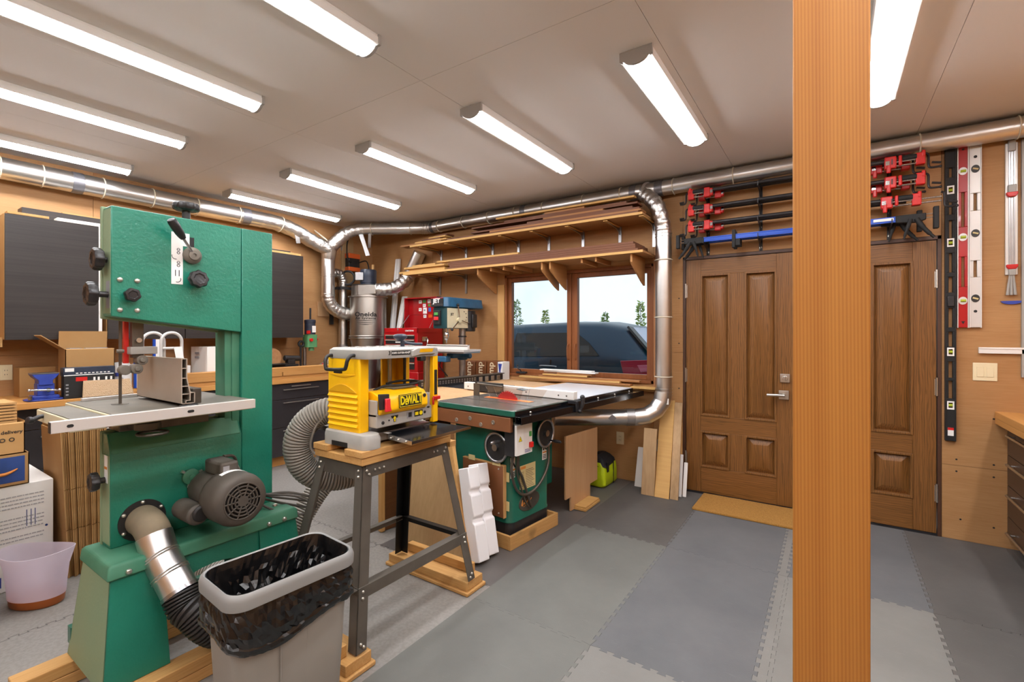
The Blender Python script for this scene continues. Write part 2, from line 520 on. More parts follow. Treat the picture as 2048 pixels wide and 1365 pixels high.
# window wall: plywood sheets on a dark core, with openings for window and door
m = M()
WX0, WX1, WZ0, WZ1 = -3.0, -1.345, .925, 2.03
DX0, DX1, DZ = -1.085, .625, 2.06
sheets(m, [(XL, -4.1, 0, 1.22), (XL, -4.1, 1.22, HC), (-4.1, WX0, 0, WZ0), (-4.1, WX0, WZ0, HC), (WX0, WX1, 0, WZ0), (WX0, WX1, WZ1, HC),
           (WX1, DX0, 0, 1.22), (WX1, DX0, 1.22, HC), (DX0, DX1, DZ, HC), (DX1, XR, 0, .5), (DX1, XR, .5, HC)], YF, YF+.014)
for x0, x1, z0, z1 in [(XL-.15, WX0, 0, HC), (WX0, WX1, 0, WZ0), (WX0, WX1, WZ1, HC), (WX1, DX0, 0, HC), (DX0, DX1, DZ, HC), (DX1, XR+.15, 0, HC)]:
    m.box(x0, x1, YF+.015, YF+.15, z0, z1)
m.build('wall_back', 'plywood_wall', kind='structure')
# screw heads on the wall right of the door
m = M()
for x, z in [(.70, .54), (.88, .53), (.70, .46), (.88, .45), (.72, .14), (.88, .12), (.88, .83), (.87, 1.27), (-1.12, .9), (-1.12, 1.3), (-1.12, 1.7)]:
    m.cyl((x, YF+.003, z), (x, YF-.0005, z), .006, n=10)
m.build('trim_3', 'ink_black', kind='structure', label='small dark screw holes in the plywood wall')
m = M()
m.box(XL-.15, XL-.015, YB, YF, 0, HC)
for y0, y1 in [(YB, -1.1), (-1.1, .12), (.12, 1.34), (1.34, 2.56), (2.56, 3.78), (3.78, YF)]:
    m.box(XL-.014, XL, y0+.0012, y1-.0012, 0, 1.219); m.box(XL-.014, XL, y0+.0012, y1-.0012, 1.221, HC)
m.build('wall_left', 'plywood_wall_left', kind='structure')
M().box(XR, XR+.15, YB, YF, 0, HC).build('wall_right', 'plywood_wall_left', kind='structure')
M().box(XL-.15, XR+.15, YB-.15, YB, 0, HC).build('wall_front', 'plywood_wall', kind='structure')
# ceiling boards with their joints
m = M()
xs = [XL-.15, -4.25, -3.05, -1.85, -.67, .49, XR+.15]; ys = [YB, -.58, 1.85, YF+.15]
for a, b in zip(xs, xs[1:]):
    for c, d in zip(ys, ys[1:]): m.box(a+.0012, b-.0012, c+.0012, d-.0012, HC, HC+.013)
m.box(XL-.15, XR+.15, YB-.15, YF+.15, HC+.0135, HC+.12)
m.build('ceiling', 'white_paint', kind='structure')

# floor: smooth grey floor with faint puzzle joints on the left, loose foam mats on the right
def floor_material():
    mt, nt, bs = newmat('grey_floor')
    v = tex_coord(nt)
    f1 = noise(nt, v, 1.1, 4); f2 = noise(nt, v, 60, 2)
    c = ramp(nt, f1, [(.3, '#7b7874'), (.7, '#8f8b86')])
    c = mixc(nt, .12, c, ramp(nt, f2, [(.4, '#6a6762'), (.6, '#b5b0a8')]))
    # the older dark mats laid round the table saw begin at x -2.45, y 2.08
    g = nt.nodes.new('ShaderNodeNewGeometry'); sx = nt.nodes.new('ShaderNodeSeparateXYZ'); nt.links.new(g.outputs['Position'], sx.inputs[0])
    def gt(sock, val):
        q = nt.nodes.new('ShaderNodeMath'); q.operation = 'GREATER_THAN'; q.inputs[1].default_value = val; nt.links.new(sock, q.inputs[0]); return q.outputs[0]
    a_ = gt(sx.outputs['X'], -2.455); b_ = gt(sx.outputs['Y'], 2.078)
    q = nt.nodes.new('ShaderNodeMath'); q.operation = 'MULTIPLY'; nt.links.new(a_, q.inputs[0]); nt.links.new(b_, q.inputs[1])
    c = mixc(nt, q.outputs[0], c, ramp(nt, f1, [(.3, '#565351'), (.7, '#64605d')]))
    nt.links.new(c, bs.inputs['Base Color'])
    bs.inputs['Roughness'].default_value = .42; bs.inputs['Specular IOR Level'].default_value = .35
    bump(nt, bs, f2, .06, .002)
    MATS['grey_floor'] = mt
floor_material()
M().box(XL-.15, XR+.15, YB-.15, YF+.15, -.1, 0).build('floor', 'grey_floor', kind='structure')

def teeth(a, b, fixed, axis, amp=.016, pitch=.062, ph=0.0):
    """dovetail puzzle edge from a to b along one axis"""
    n = max(1, round(abs(b-a)/pitch)); d = (b-a)/n; pts = []
    for i in range(n):
        s0 = a+d*i
        for t, k in ((.10, -1), (.02, 1), (.52, 1), (.60-.16, -1)):
            pass
        for t, k in ((0, -1), (.30, -1), (.22, 1), (.78, 1), (.70, -1)):
            q = s0+d*t; w = fixed+amp*k/2
            pts.append((w, q) if axis == 'y' else (q, w))
    q = b; w = fixed-amp/2
    pts.append((w, q) if axis == 'y' else (q, w))
    return pts

def mat_piece(x0, x1, y0, y1, mat_name, label, name='foam_floor_mat', cat='floor mat', group=None, edges='TTTT', h=.004, g=.0006):
    """edges: left, right, near, far; T = puzzle teeth, S = straight"""
    L = teeth(y0, y1, x0+g, 'y') if edges[0] == 'T' else [(x0+g, y0), (x0+g, y1)]
    R = teeth(y0, y1, x1-g, 'y') if edges[1] == 'T' else [(x1-g, y0), (x1-g, y1)]
    N = teeth(x0, x1, y0+g, 'x') if edges[2] == 'T' else [(x0, y0+g), (x1, y0+g)]
    Fr = teeth(x0, x1, y1-g, 'x') if edges[3] == 'T' else [(x0, y1-g), (x1, y1-g)]
    ins = lambda p: [q for q in p]
    # walk: near (left->right), right (near->far), far (right->left), left (far->near), trimming the corners
    tr = .024
    N = [p for p in N if x0+tr <= p[0] <= x1-tr]; Fr = [p for p in Fr if x0+tr <= p[0] <= x1-tr]
    L = [p for p in L if y0+tr <= p[1] <= y1-tr]; R = [p for p in R if y0+tr <= p[1] <= y1-tr]
    poly = [(x0+g, y0+g)]+N+[(x1-g, y0+g)]+R+[(x1-g, y1-g)]+Fr[::-1]+[(x0+g, y1-g)]+L[::-1]
    mm = M(); mm.prism([(x, y, .0005) for x, y in poly], (0, 0, h))
    mm.bm.normal_update(); bmesh.ops.triangulate(mm.bm, faces=[f for f in mm.bm.faces if len(f.verts) > 4], ngon_method='EAR_CLIP')
    return mm.build(name, mat_name, label=label, cat=cat, group=group, flat=True)

def foam(name, c1, c2):
    mt, nt, bs = newmat(name)
    v = tex_coord(nt, kind='Object')
    f1 = noise(nt, v, 2.2, 5, .6); f2 = noise(nt, v, 230, 1)
    c = ramp(nt, f1, [(.3, c1), (.72, c2)])
    # pale scuffs
    v2 = tex_coord(nt, (1, 9, 1), (0, 0, .6)); sc = noise(nt, v2, 9, 5, .7)
    c = mixc(nt, ramp(nt, sc, [(.62, (0, 0, 0, 1)), (.8, (.22, .22, .22, 1))]), c, '#a8a8a6')
    nt.links.new(c, bs.inputs['Base Color'])
    bs.inputs['Roughness'].default_value = .6; bs.inputs['Specular IOR Level'].default_value = .3
    bump(nt, bs, f2, .18, .002)
    MATS[name] = mt
foam('foam_blue', '#5c5e60', '#6a6b6c'); foam('foam_grey', '#656662', '#72736e'); foam('foam_dark', '#53514f', '#605e5b'); foam('foam_pale', '#73726e', '#807f7b')

xs = [-1.545, -.885, -.255]
mat_piece(-1.545, -.885, .71, 1.93, 'foam_grey', 'greenish grey foam mat in front of the planer stand', edges='STTT')
mat_piece(-1.545, -.885, 1.93, 3.10, 'foam_grey', 'grey foam mat in front of the green table saw', edges='STTT')
mat_piece(-1.545, -.885, 3.10, 4.29, 'foam_dark', 'dark grey foam mat beside the lime bag and leaning boards', edges='STTS')
mat_piece(-.885, -.255, .71, 1.93, 'foam_pale', 'pale grey foam mat with toothed edge nearest the wooden post', edges='TTTT')
mat_piece(-.885, -.255, 1.93, 3.10, 'foam_blue', 'bluish grey foam mat in the middle of the floor', edges='TTTT')
mat_piece(-.885, -.255, 3.10, 4.29, 'foam_blue', 'bluish grey foam mat under the coir doormat', edges='TTTS')
mat_piece(-.255, -.205, 3.10, 4.29, 'foam_pale', 'narrow pale foam edge strip running up to the doormat', 'foam_edge_strip', 'edge strip', edges='TTSS')
mat_piece(-.255, -.205, 1.93, 3.10, 'foam_pale', 'narrow pale foam edge strip beside the bluish mat in mid floor', 'foam_edge_strip', 'edge strip', edges='TTSS')
mat_piece(-.255, -.205, .71, 1.93, 'foam_grey', 'narrow grey foam edge strip beside the wooden post foot', 'foam_edge_strip', 'edge strip', edges='TTSS')
mat_piece(-.205, .42, .71, 1.93, 'foam_pale', 'pale grey foam mat behind and right of the wooden post', edges='TTTT')
mat_piece(-.205, .42, 1.93, 3.10, 'foam_pale', 'pale grey foam mat between wooden post and right door leaf', edges='TTTT')
mat_piece(-.205, .42, 3.10, 4.29, 'foam_blue', 'grey foam mat lying right against the right door leaf', edges='TTTS')
mat_piece(.42, 1.05, .71, 1.93, 'foam_dark', 'grey foam mat in the near right corner of the floor', edges='TSTT')
mat_piece(.42, 1.05, 1.93, 3.10, 'foam_dark', 'grey foam mat in front of the dark drawer bench', edges='TSTT')
mat_piece(.42, .93, 3.10, 4.29, 'foam_dark', 'dark grey foam mat between door and drawer bench', edges='TSTS')

# puzzle joints of the left floor, a hair above it
m = M()
def joint(m, pts, w=.0022):
    for (xa, ya), (xb, yb) in zip(pts, pts[1:]):
        d = Vector((xb-xa, yb-ya, 0)); L = d.length
        if L < 1e-5: continue
        n = Vector((-d.y, d.x, 0))/L*w/2
        m.prism([(xa-n.x, ya-n.y, .0001), (xb-n.x, yb-n.y, .0001), (xb+n.x, yb+n.y, .0001), (xa+n.x, ya+n.y, .0001)], (0, 0, .0003))
joint(m, teeth(-3.4, -1.56, 2.08, 'x', .014)); joint(m, teeth(1.0, 2.08, -2.47, 'y', .014)); joint(m, teeth(.2, 2.08, -3.1, 'y', .014)); joint(m, teeth(-4.7, -3.1, 1.06, 'x', .014))
m.build('trim_4', 'switch_black', kind='structure', label='thin puzzle joints in the grey floor')

# ------------------------------------------------------------------ window
def window():
    m = M()
    y0, y1 = YF-.012, YF+.13
    m.box(WX0, WX0+.022, y0, y1, WZ0, WZ1); m.box(WX1-.022, WX1, y0, y1, WZ0, WZ1); m.box(WX0, WX1, y0, y1, WZ1-.03, WZ1); m.box(WX0, WX1, y0, y1, WZ0, WZ0+.03)
    m.box(-2.197, -2.175, YF+.03, y1, WZ0, WZ1)
    w = m.build('window_1', 'window_wood', bev=.002, kind='structure')
    for a, b, lab in ((WX0+.022, -2.197, 'left'), (-2.175, WX1-.022, 'right')):
        m = M(); t = .048; ya, yb = YF+.018, YF+.07
        m.box(a, a+t, ya, yb, WZ0+.03, WZ1-.03); m.box(b-t, b, ya, yb, WZ0+.03, WZ1-.03); m.box(a+t, b-t, ya, yb, WZ1-.03-t, WZ1-.03); m.box(a+t, b-t, ya, yb, WZ0+.03, WZ0+.03+t)
        s = m.build('sash', 'window_wood', w, bev=.003)
        M().box(a+t-.005, b-t+.005, YF+.045, YF+.049, WZ0+.03+t-.005, WZ1-.03-t+.005).build('pane', 'window_glass', s)
        m = M(); hx = b-.03 if lab == 'left' else a+.03
        m.tube(smooth_path([(hx, YF+.018, 1.12), (hx, YF-.006, 1.14), (hx, YF-.012, 1.2), (hx, YF-.006, 1.26), (hx, YF+.018, 1.28)]), .007, 8)
        m.build('sash_lock', 'window_wood', s)
    m = M(); m.box(-2.84, -2.72, YF-.03, YF+.01, .955, .975); m.tube(smooth_path([(-2.78, YF-.02, .975), (-2.785, YF-.04, 1.0), (-2.8, YF-.05, 1.01), (-2.81, YF-.05, 1.04)]), .006, 8); m.sph((-2.81, YF-.05, 1.045), .011)
    m.build('crank', 'black_plastic', w, bev=.003)
    return w
window()
# casings beside the window
m = M(); m.box(-3.095, -3.004, YF-.02, YF, .9, 1.93); m.build('trim_1', 'pine_z', bev=.002, kind='structure', label='pale board upright left of the window')
m = M(); m.box(-1.342, -1.285, YF-.02, YF, .87, 2.08); m.build('trim_2', 'plywood_wall_up', bev=.002, kind='structure', label='reddish plywood strip right of the window')
m = M(); m.box(-3.12, -1.26, YF-.085, YF, .865, .884); m.build('trim_5', 'pine_x', bev=.002, kind='structure', label='narrow wooden ledge below the window')

# ------------------------------------------------------------------ double door
m = M()
m.box(DX0, -1.064, YF-.004, YF+.13, 0, DZ); m.box(.604, DX1, YF-.004, YF+.13, 0, DZ); m.box(DX0, DX1, YF-.004, YF+.13, 2.034, DZ)
m.build('trim_6', 'door_trim', bev=.002, kind='structure', label='dark brown door frame')
M().box(-1.064, .604, YF-.005, YF+.12, .0, .012).build('trim_7', 'black_steel', kind='structure', label='low dark door threshold')
def door(n, x0, x1, px, hinge_x, handle):
    m = M(); ya, yb = YF+.006, YF+.05
    z0, z1 = .014, 2.03
    cols = [x0]+[c for q in px for c in q]+[x1]
    rails = [(z0, .235), (.54, .68), (1.895, z1)]
    ops = [(.235, .54), (.68, 1.895)]
    m.box(x0, cols[1], ya, yb, z0, z1); m.box(cols[4], x1, ya, yb, z0, z1)
    for a, b in ops: m.box(cols[2], cols[3], ya, yb, a, b)
    for (a, b) in px:
        for (c, d) in ops:
            # moulded groove and raised field
            m.frame_prism([(a-.004, ya-.006, c-.004), (b+.004, ya-.006, c-.004), (b+.004, ya-.006, d+.004), (a-.004, ya-.006, d+.004)], [(a+.012, ya-.006, c+.012), (b-.012, ya-.006, c+.012), (b-.012, ya-.006, d-.012), (a+.012, ya-.006, d-.012)], (0, .036, 0))
            i = .016; j = .062
            m.box(a, b, ya+.026, ya+.036, c, d)
            m.loft([[(a+i, ya+.026, c+i), (b-i, ya+.026, c+i), (b-i, ya+.026, d-i), (a+i, ya+.026, d-i)],
                    [(a+j, ya+.0, c+j), (b-j, ya+.0, c+j), (b-j, ya+.0, d-j), (a+j, ya+.0, d-j)]])
    d = m.build('door_%d' % n, 'oak_stile', bev=.0022, kind='structure')
    m = M()
    for a, b in rails: m.box(cols[1], cols[4], ya, yb, a, b)
    m.build('rail', 'oak_rail', d, bev=.0022)
    for z in (.29, 1.02, 1.76):
        m = M(); s = 1 if hinge_x > 0 else -1
        m.cyl((hinge_x, ya-.008, z-.06), (hinge_x, ya-.008, z+.06), .0075, n=10); m.box(hinge_x-.012, hinge_x+.012, ya-.003, ya, z-.055, z+.055)
        m.cyl((hinge_x, ya-.008, z+.06), (hinge_x, ya-.008, z+.066), .009, n=10)
        m.build('hinge', 'satin_nickel', d)
    if handle:
        m = M(); m.box(-.345, -.275, ya-.012, ya, .865, .935); m.cyl((-.31, ya-.012, .9), (-.31, ya-.055, .9), .011)
        m.tube([(-.298, ya-.055, .9), (-.36, ya-.056, .9), (-.425, ya-.053, .897)], [.011, .012, .0125], 14)
        m.build('lever_handle', 'satin_nickel', d, bev=.002)
        m = M(); m.box(-.335, -.268, ya-.012, ya, 1.0, 1.067); m.cyl((-.302, ya-.012, 1.033), (-.302, ya-.02, 1.033), .02); m.box(-.306, -.298, ya-.04, ya-.018, 1.018, 1.048)
        m.build('deadbolt', 'satin_nickel', d, bev=.002)
    return d
door(1, -1.06, -.232, [(-.936, -.708), (-.590, -.362)], -1.062, True)
door(2, -.226, .600, [(-.1, .128), (.246, .474)], .602, False)

# doormat
m = M(); m.box(-.905, -.08, 3.86, 4.275, .005, .022)
m.build('coir_doormat', 'coir', bev=.004, label='tan coir doormat lying in front of the double door', cat='doormat')

# big timber post in the foreground
m = M(); m.box(-.0725, .0695, 1.25, 1.392, 0, HC)
m.build('timber_post', 'fir_post', bev=.003, label='tall orange fir timber post standing in the foreground', cat='post')

# ------------------------------------------------------------------ ceiling lamps
def lamp_proto():
    t = thing('ceiling_light', 'white wraparound ceiling light, far row, nearest the left wall', 'ceiling light', (0, 0, HC), 0, 'ceiling lights')
    W = .075; L = .615
    m = M(F2(0, 0, 0, HC)); m.box(-W, W, -L, L, -.022, -.0005); m.box(-W-.004, -W+.012, -L, L, -.046, -.012); m.box(W-.012, W+.004, -L, L, -.046, -.012)
    m.build('housing', 'white_plastic', t, bev=.003)
    ar = [(-W+.014, -.024)]+[((W-.014)*math.cos(a), -.03-.038*math.sin(a)) for a in [PI-PI*i/12 for i in range(13)]]+[(W-.014, -.024)]
    m = M(F2(0, 0, 0, HC)); m.prism([(x, -L+.014, z) for x, z in ar], (0, 2*L-.028, 0)); m.build('diffuser', 'lamp_diffuser', t)
    for s in (-1, 1):
        ar2 = [(-W-.006, -.002), (-W-.006, -.047), (-W+.01, -.05)]+[((W-.01)*math.cos(a), -.032-.043*math.sin(a)) for a in [PI-PI*i/10 for i in range(1, 10)]]+[(W-.01, -.05), (W+.006, -.047), (W+.006, -.002)]
        m = M(F2(0, 0, 0, HC)); m.prism([(x, s*(L+.001), z) for x, z in ar2], (0, -s*.016, 0)); m.build('end_cap', 'grey_plastic', t, bev=.001)
    return t
L0 = lamp_proto()
ordn = ['nearest the left wall', 'second from the left wall', 'third from the left wall', 'fourth from the left wall', 'fifth, before the double door', 'beyond the wooden post, cut by it', 'last, by the right wall']
first = True
for row, (yc, rn) in enumerate(((2.83, 'far row'), (.85, 'near row'), (-1.1, 'row behind'))):
    for i in range(7):
        if row == 2 and i in (0, 1): continue
        x = [-4.80, -3.80, -2.80, -1.80, -.78, .225, 1.2][i]
        lab = 'white wraparound ceiling light in the %s, %s' % (rn, ordn[i])
        if first: L0.location = (x, yc, HC); L0['label'] = lab; first = False
        elif row == 1 and i > 3 or row == 2: copy_tree(L0, (x, yc, HC), 0, lab)   # outside the frame, part of the room's lighting
        else: copy_tree(L0, (x, yc, HC), 0, lab)
# ------------------------------------------------------------------ metal ducts
def tie_rings(parent, spots, R, r=.0045):
    for c, ax in spots:
        M().ring(c, ax, R+.003, r, 24, 6).build('hanger_strap', 'tie_white', parent)

YD, ZD, RD = 4.225, 2.68, .066
t = thing('window_wall_duct', 'long shiny metal duct under the ceiling along the window wall', 'duct', (-1.5, YD, ZD-RD), 0)
M().cyl((-4.03, YD, ZD), (XR-.01, YD, ZD), RD, n=32).build('duct_pipe', 'duct_alu', t)
for x0, x1 in ((-4.06, -3.98), (-2.72, -2.66), (-1.53, -1.47), (-1.3, -1.23)):
    M().tube([(x0+(x1-x0)*i/10, YD, ZD) for i in range(11)], [RD+.003+.0015*(i % 2) for i in range(11)], 28).build('tape_wrap', 'duct_tape_dark', t)
tie_rings(t, [((x, YD, ZD), (1, 0, 0)) for x in (-3.9, -3.52, -3.15, -2.8, -2.45, -2.0, -1.62, -1.14, -.66, -.17, .5, .97)], RD)
# branch down the right side of the window
M().cyl((-1.4, YD, ZD), (-1.36, YD-.03, ZD), RD+.004, n=28).build('branch_collar', 'duct_alu', t)
t = thing('downpipe_duct', 'vertical metal duct right of the window with an elbow at its foot', 'duct', (-1.215, 4.17, .6), 0)
XV, YV = -1.215, 4.17
pts = smooth_path([(-1.40, YD-.02, ZD-.03), (-1.33, YD-.05, ZD-.09), (-1.262, YV-.02, 2.5), (-1.222, YV-.01, 2.36), (XV, YV, 2.26)], 10)
M().tube(pts, [.066+.003*math.sin(i*1.3) for i in range(len(pts))], 28).build('crinkled_elbow', 'duct_crinkled', t)
M().cyl((XV, YV, 2.28), (XV, YV, .86), .069, n=32).build('duct_pipe', 'duct_alu', t)
for z in (2.26, 2.235, .905, .875):
    M().ring((XV, YV, z), (0, 0, 1), .07, .0035, 28, 6).build('seam_bead', 'duct_alu', t)
tie_rings(t, [((XV, YV, z), (0, 0, 1)) for z in (2.03, 1.53, 1.01)], .071, .005)
# gored elbow: straight segments
elb = [Vector(p) for p in ((XV, YV, .87), (XV-.012, YV-.012, .79), (XV-.055, YV-.04, .715), (XV-.12, YV-.09, .668), (XV-.2, YV-.14, .655))]
for i, (a, b) in enumerate(zip(elb, elb[1:])):
    M().tube([a, b], .0735, 28).build('elbow_gore', 'duct_alu', t)
    M().sph(b, .0735, 28, 14).build('elbow_gore', 'duct_alu', t)
E1 = elb[-1]; E2 = Vector((-2.0, 3.62, .655))
M().cyl(E1, E2, .07, n=30).build('lower_pipe', 'duct_alu', t)
d = (E2-E1).normalized()
M().tube([E1+d*(.02+.007*i) for i in range(11)], [.0735+.0015*(i % 2) for i in range(11)], 28).build('tape_wrap', 'duct_tape', t)
M().obox(E1+d*.22+Vector((.04, -.062, .004)), .05, .002, .05, rz=33, ry=45).build('sticker', 'paper_grey', t, label='pale square sticker')
M().obox((XV+.045, YV-.056, .8), .03, .002, .05, rz=38).build('sticker', 'paper_white', t, label='white bar code sticker')

# left wall run, diagonal corner piece and the Y branch
XD, RL = -5.115, .082
ZL = 2.62
t = thing('left_wall_duct', 'long metal duct under the ceiling along the left wall above cabinets', 'duct', (XD, 1, ZL-RL), 0)
M().cyl((XD, YB+.02, ZL), (XD, 2.72, ZL), RL, n=32).build('duct_pipe', 'duct_alu', t)
for y0, y1 in ((1.17, 1.24), (2.5, 2.58)):
    M().tube([(XD, y0+(y1-y0)*i/10, ZL) for i in range(11)], [RL+.003+.0015*(i % 2) for i in range(11)], 28).build('tape_wrap', 'duct_tape_dark', t)
tie_rings(t, [((XD, y, ZL), (0, 1, 0)) for y in (.77, 1.0, 1.37, 1.72, 2.08, 2.47)], RL)
WY = Vector((-5.03, 3.5, 2.40))
pts = smooth_path([(XD, 2.7, ZL), (XD, 2.9, ZL-.005), (XD+.01, 3.12, ZL-.06), (XD+.03, 3.3, ZL-.14), WY], 8)
M().tube(pts, [RL+.0025*math.sin(i*1.7) for i in range(len(pts))], 28).build('crinkled_elbow', 'duct_crinkled', t)
tie_rings(t, [(pts[9], pts[10]-pts[8])], RL+.002)
t2 = thing('y_branch_duct', 'metal Y branch and drop pipe feeding the cyclone in the corner', 'duct', (-5.05, 3.5, 1.6), 0)
M().tube([(-5.04, 3.5, 2.43), (-5.05, 3.5, 2.33), (-5.06, 3.5, 2.3)], [.088, .084, .08], 28).build('y_collar', 'duct_alu', t2)
M().cyl((-5.06, 3.5, 2.31), (-5.06, 3.5, 1.85), .077, n=30).build('duct_pipe', 'duct_alu', t2)
for z in (2.1, 2.08, 1.85): M().ring((-5.06, 3.5, z), (0, 0, 1), .078, .0035, 28, 6).build('seam_bead', 'duct_alu', t2)
pts = smooth_path([(-5.06, 3.5, 1.87), (-5.06, 3.505, 1.79), (-5.05, 3.56, 1.70), (-5.03, 3.66, 1.645), (-5.0, 3.80, 1.625), (-4.96, 3.9, 1.625)], 8)
M().tube(pts, [.077+.003*math.sin(i*1.9) for i in range(len(pts))], 28).build('crinkled_elbow', 'duct_crinkled', t2)
# right arm of the Y and the diagonal piece under the ceiling
pts = smooth_path([(-5.035, 3.5, 2.42), (-4.985, 3.56, 2.5), (-4.93, 3.64, 2.60), (-4.86, 3.72, 2.655), (-4.77, 3.80, 2.672)], 8)
M().tube(pts, [.08+.003*math.sin(i*1.7)-.010*i/len(pts) for i in range(len(pts))], 28).build('crinkled_elbow', 'duct_crinkled', t2)
t3 = thing('corner_duct', 'short metal duct crossing the room corner diagonally under the ceiling', 'duct', (-4.4, 4.0, 2.6), 0)
A = Vector((-4.80, 3.775, 2.672)); B = Vector((-4.13, 4.205, 2.68))
M().cyl(A, B, .068, n=30).build('duct_pipe', 'duct_alu', t3)
pts = smooth_path([B-(B-A)*.05, B, (-4.08, YD-.003, ZD), (-4.02, YD, ZD)], 6)
M().tube(pts, [.070+.002*math.sin(i*1.7) for i in range(len(pts))], 28).build('crinkled_elbow', 'duct_crinkled', t3)
tie_rings(t3, [(A.lerp(B, k), B-A) for k in (.18, .78)], .07)
# hanging duct tape
for k, (off, w, L) in enumerate((((.02, .0, 0), .05, .28), ((.12, .06, 0), .035, .17), ((-.18, -.12, 0), .04, .2))):
    m = M(); p = A+Vector(off)+Vector((0, -.02, -.055))
    pr = []
    for i in range(9):
        q = p+Vector((.10*i/8*(1 if k == 0 else -.5), .03*i/8, -L*i/8)); ww = w*(1-.75*abs(i/8-.15)) if k == 2 else w
        n = Vector((.83, .55, .15*math.sin(i)))*ww/2
        pr.append([q-n, q+n, q+n+Vector((0, .003, 0)), q-n+Vector((0, .003, 0))])
    m.loft(pr); m.build('hanging_tape', 'duct_tape', t3)
M().obox((XD+.06, 3.1, 2.47), .004, .05, .1, rx=12).build('hanging_tape', 'duct_tape', t)
# white cord loops holding the Y
M().tube(smooth_path([(-5.2, 3.42, 2.63), (-5.08, 3.5, 2.52), (-4.97, 3.53, 2.45)]), .006, 8).build('hanger_strap', 'tie_white', t2)
M().tube(smooth_path([(-5.19, 3.4, 2.64), (-5.12, 3.5, 2.55), (-5.06, 3.53, 2.48)]), .006, 8).build('hanger_strap', 'tie_white', t2)

# ------------------------------------------------------------------ cyclone separator
CX, CY, CR = -4.85, 3.93, .222
t = thing('cyclone_separator', 'big steel cyclone dust separator standing in the room corner', 'cyclone', (CX, CY, 0))
m = M(); m.lathe((CX, CY, 0), (0, 0, 1), [(CR, 1.36), (CR, 1.84)], 48, cap=False); m.build('drum', 'cyclone_steel', t)
M().lathe((CX, CY, 0), (0, 0, 1), [(.07, .45), (CR, 1.35)], 48, cap=False).build('cone', 'cyclone_steel', t)
for z in (1.355, 1.33): M().ring((CX, CY, z), (0, 0, 1), CR+.004, .009, 48, 8).build('drum_bead', 'cyclone_steel', t)
M().lathe((CX, CY, 0), (0, 0, 1), [(CR, 1.835), (CR+.02, 1.838), (CR+.02, 1.852), (CR-.03, 1.855)], 48).build('top_flange', 'cyclone_steel', t)
m = M(); m.lathe((CX, CY, 0), (0, 0, 1), [(.205, 1.855), (.205, 1.985)], 48, cap=False)
# volute outlet running to +X
q = F2(CX, CY, 30)
m.xf = q; m.hexa([(-.05, -.207, 1.86), (.30, -.205, 1.88), (.30, -.06, 1.88), (-.05, -.02, 1.86), (-.05, -.207, 1.985), (.30, -.205, 1.975), (.30, -.06, 1.975), (-.05, -.02, 1.985)])
m.build('fan_housing', 'cyclone_steel', t, bev=.003)
M().lathe((CX, CY, 1.986), (0, 0, 1), [(.22, 0), (.22, .006), (.21, .007)], 40).build('top_plate', 'black_steel', t)
m = M(); m.lathe((CX, CY, 2.0), (0, 0, 1), [(.095, -.007), (.095, .02), (.1, .025), (.1, .10), (.102, .11), (.102, .175), (.095, .19), (.03, .195)], 36); m.build('fan_motor', 'dark_navy', t)
M().obox((CX-.02, CY-.115, 2.1), .1, .05, .1, rz=35).build('motor_box', 'steel', t, bev=.004)
M().cyl((CX+.03, CY+.05, 2.19), (CX+.03, CY+.05, 2.26), .018).build('motor_stub', 'cardboard', t)
# outlet duct rising to the right
o = [Vector(p) for p in ((-4.62, 3.86, 1.925), (-4.55, 3.93, 1.93), (-4.49, 4.02, 1.95), (-4.43, 4.12, 2.02), (-4.39, 4.185, 2.11))]
pts = smooth_path(o, 7); M().tube(pts, [.078+.004*math.sin(i*1.8) for i in range(len(pts))], 28).build('crinkled_elbow', 'duct_crinkled', t)
M().cyl((-4.395, 4.185, 2.09), (-4.22, 4.205, 2.385), .076, n=28).build('outlet_pipe', 'duct_alu', t)
M().ring((-4.39, 4.186, 2.10), (.175, .02, .3), .078, .004, 28, 6).build('seam_bead', 'duct_alu', t)
# lettering on the drum, facing the room
rt = Vector((.8286, .56, 0)); bk = Vector((.56, -.8286, 0)); up = Vector((0, 0, 1))
cc = Vector((CX, CY, 0))+bk*(CR+.0012)
def drum_text(body, size, z, w, bold=.01):
    # letters bent round the drum: one child per word, wrapped after conversion
    o = text('lettering', body, 'ink_black', size, (0, 0, 0), (1, 0, 0), (0, 1, 0), t, .0008, squash=1.25, bold=bold)
    inv = INV[t.name].inverted()
    for v in o.data.vertices:
        p = INV[t.name] @ v.co
        a = (p.x+w)/CR
        q = Vector((CX, CY, 0))+(rt*math.sin(a)+bk*math.cos(a))*(CR+.0015+p.z)
        v.co = inv @ Vector((q.x, q.y, z+p.y))
    return o
drum_text('Oneida', .075, 1.62, .03, .03); drum_text('Air Systems', .042, 1.575, .03, .02)
m = M()
for k, (w, z) in enumerate(((.13, 1.555), (.115, 1.53), (.09, 1.508))):
    for s in range(-8, 8):
        def pt(q):
            a = (q/8*w+.03)/CR; zz = z-.022*(1-(q/8)**2)*(.5)
            th = .008*(1-abs(q)/8.5)+.001
            b = Vector((CX, CY, 0))+(rt*math.sin(a)+bk*math.cos(a))*(CR+.0015)
            return b+up*(zz-th/2), b+up*(zz+th/2)
        a0, a1 = pt(s); b0, b1 = pt(s+1)
        m.quad(a0, b0, b1, a1)
m.build('emblem', 'ink_black', t)
# wall frame carrying the cyclone
m = M(); m.box(-5.21, -5.0, 3.62, 3.66, 1.935, 1.965); m.box(-5.21, -5.18, 3.62, 3.66, 1.5, 1.95); m.box(-5.02, -4.98, 3.62, 4.2, 1.935, 1.965)
m.build('wall_bracket', 'black_steel', t)
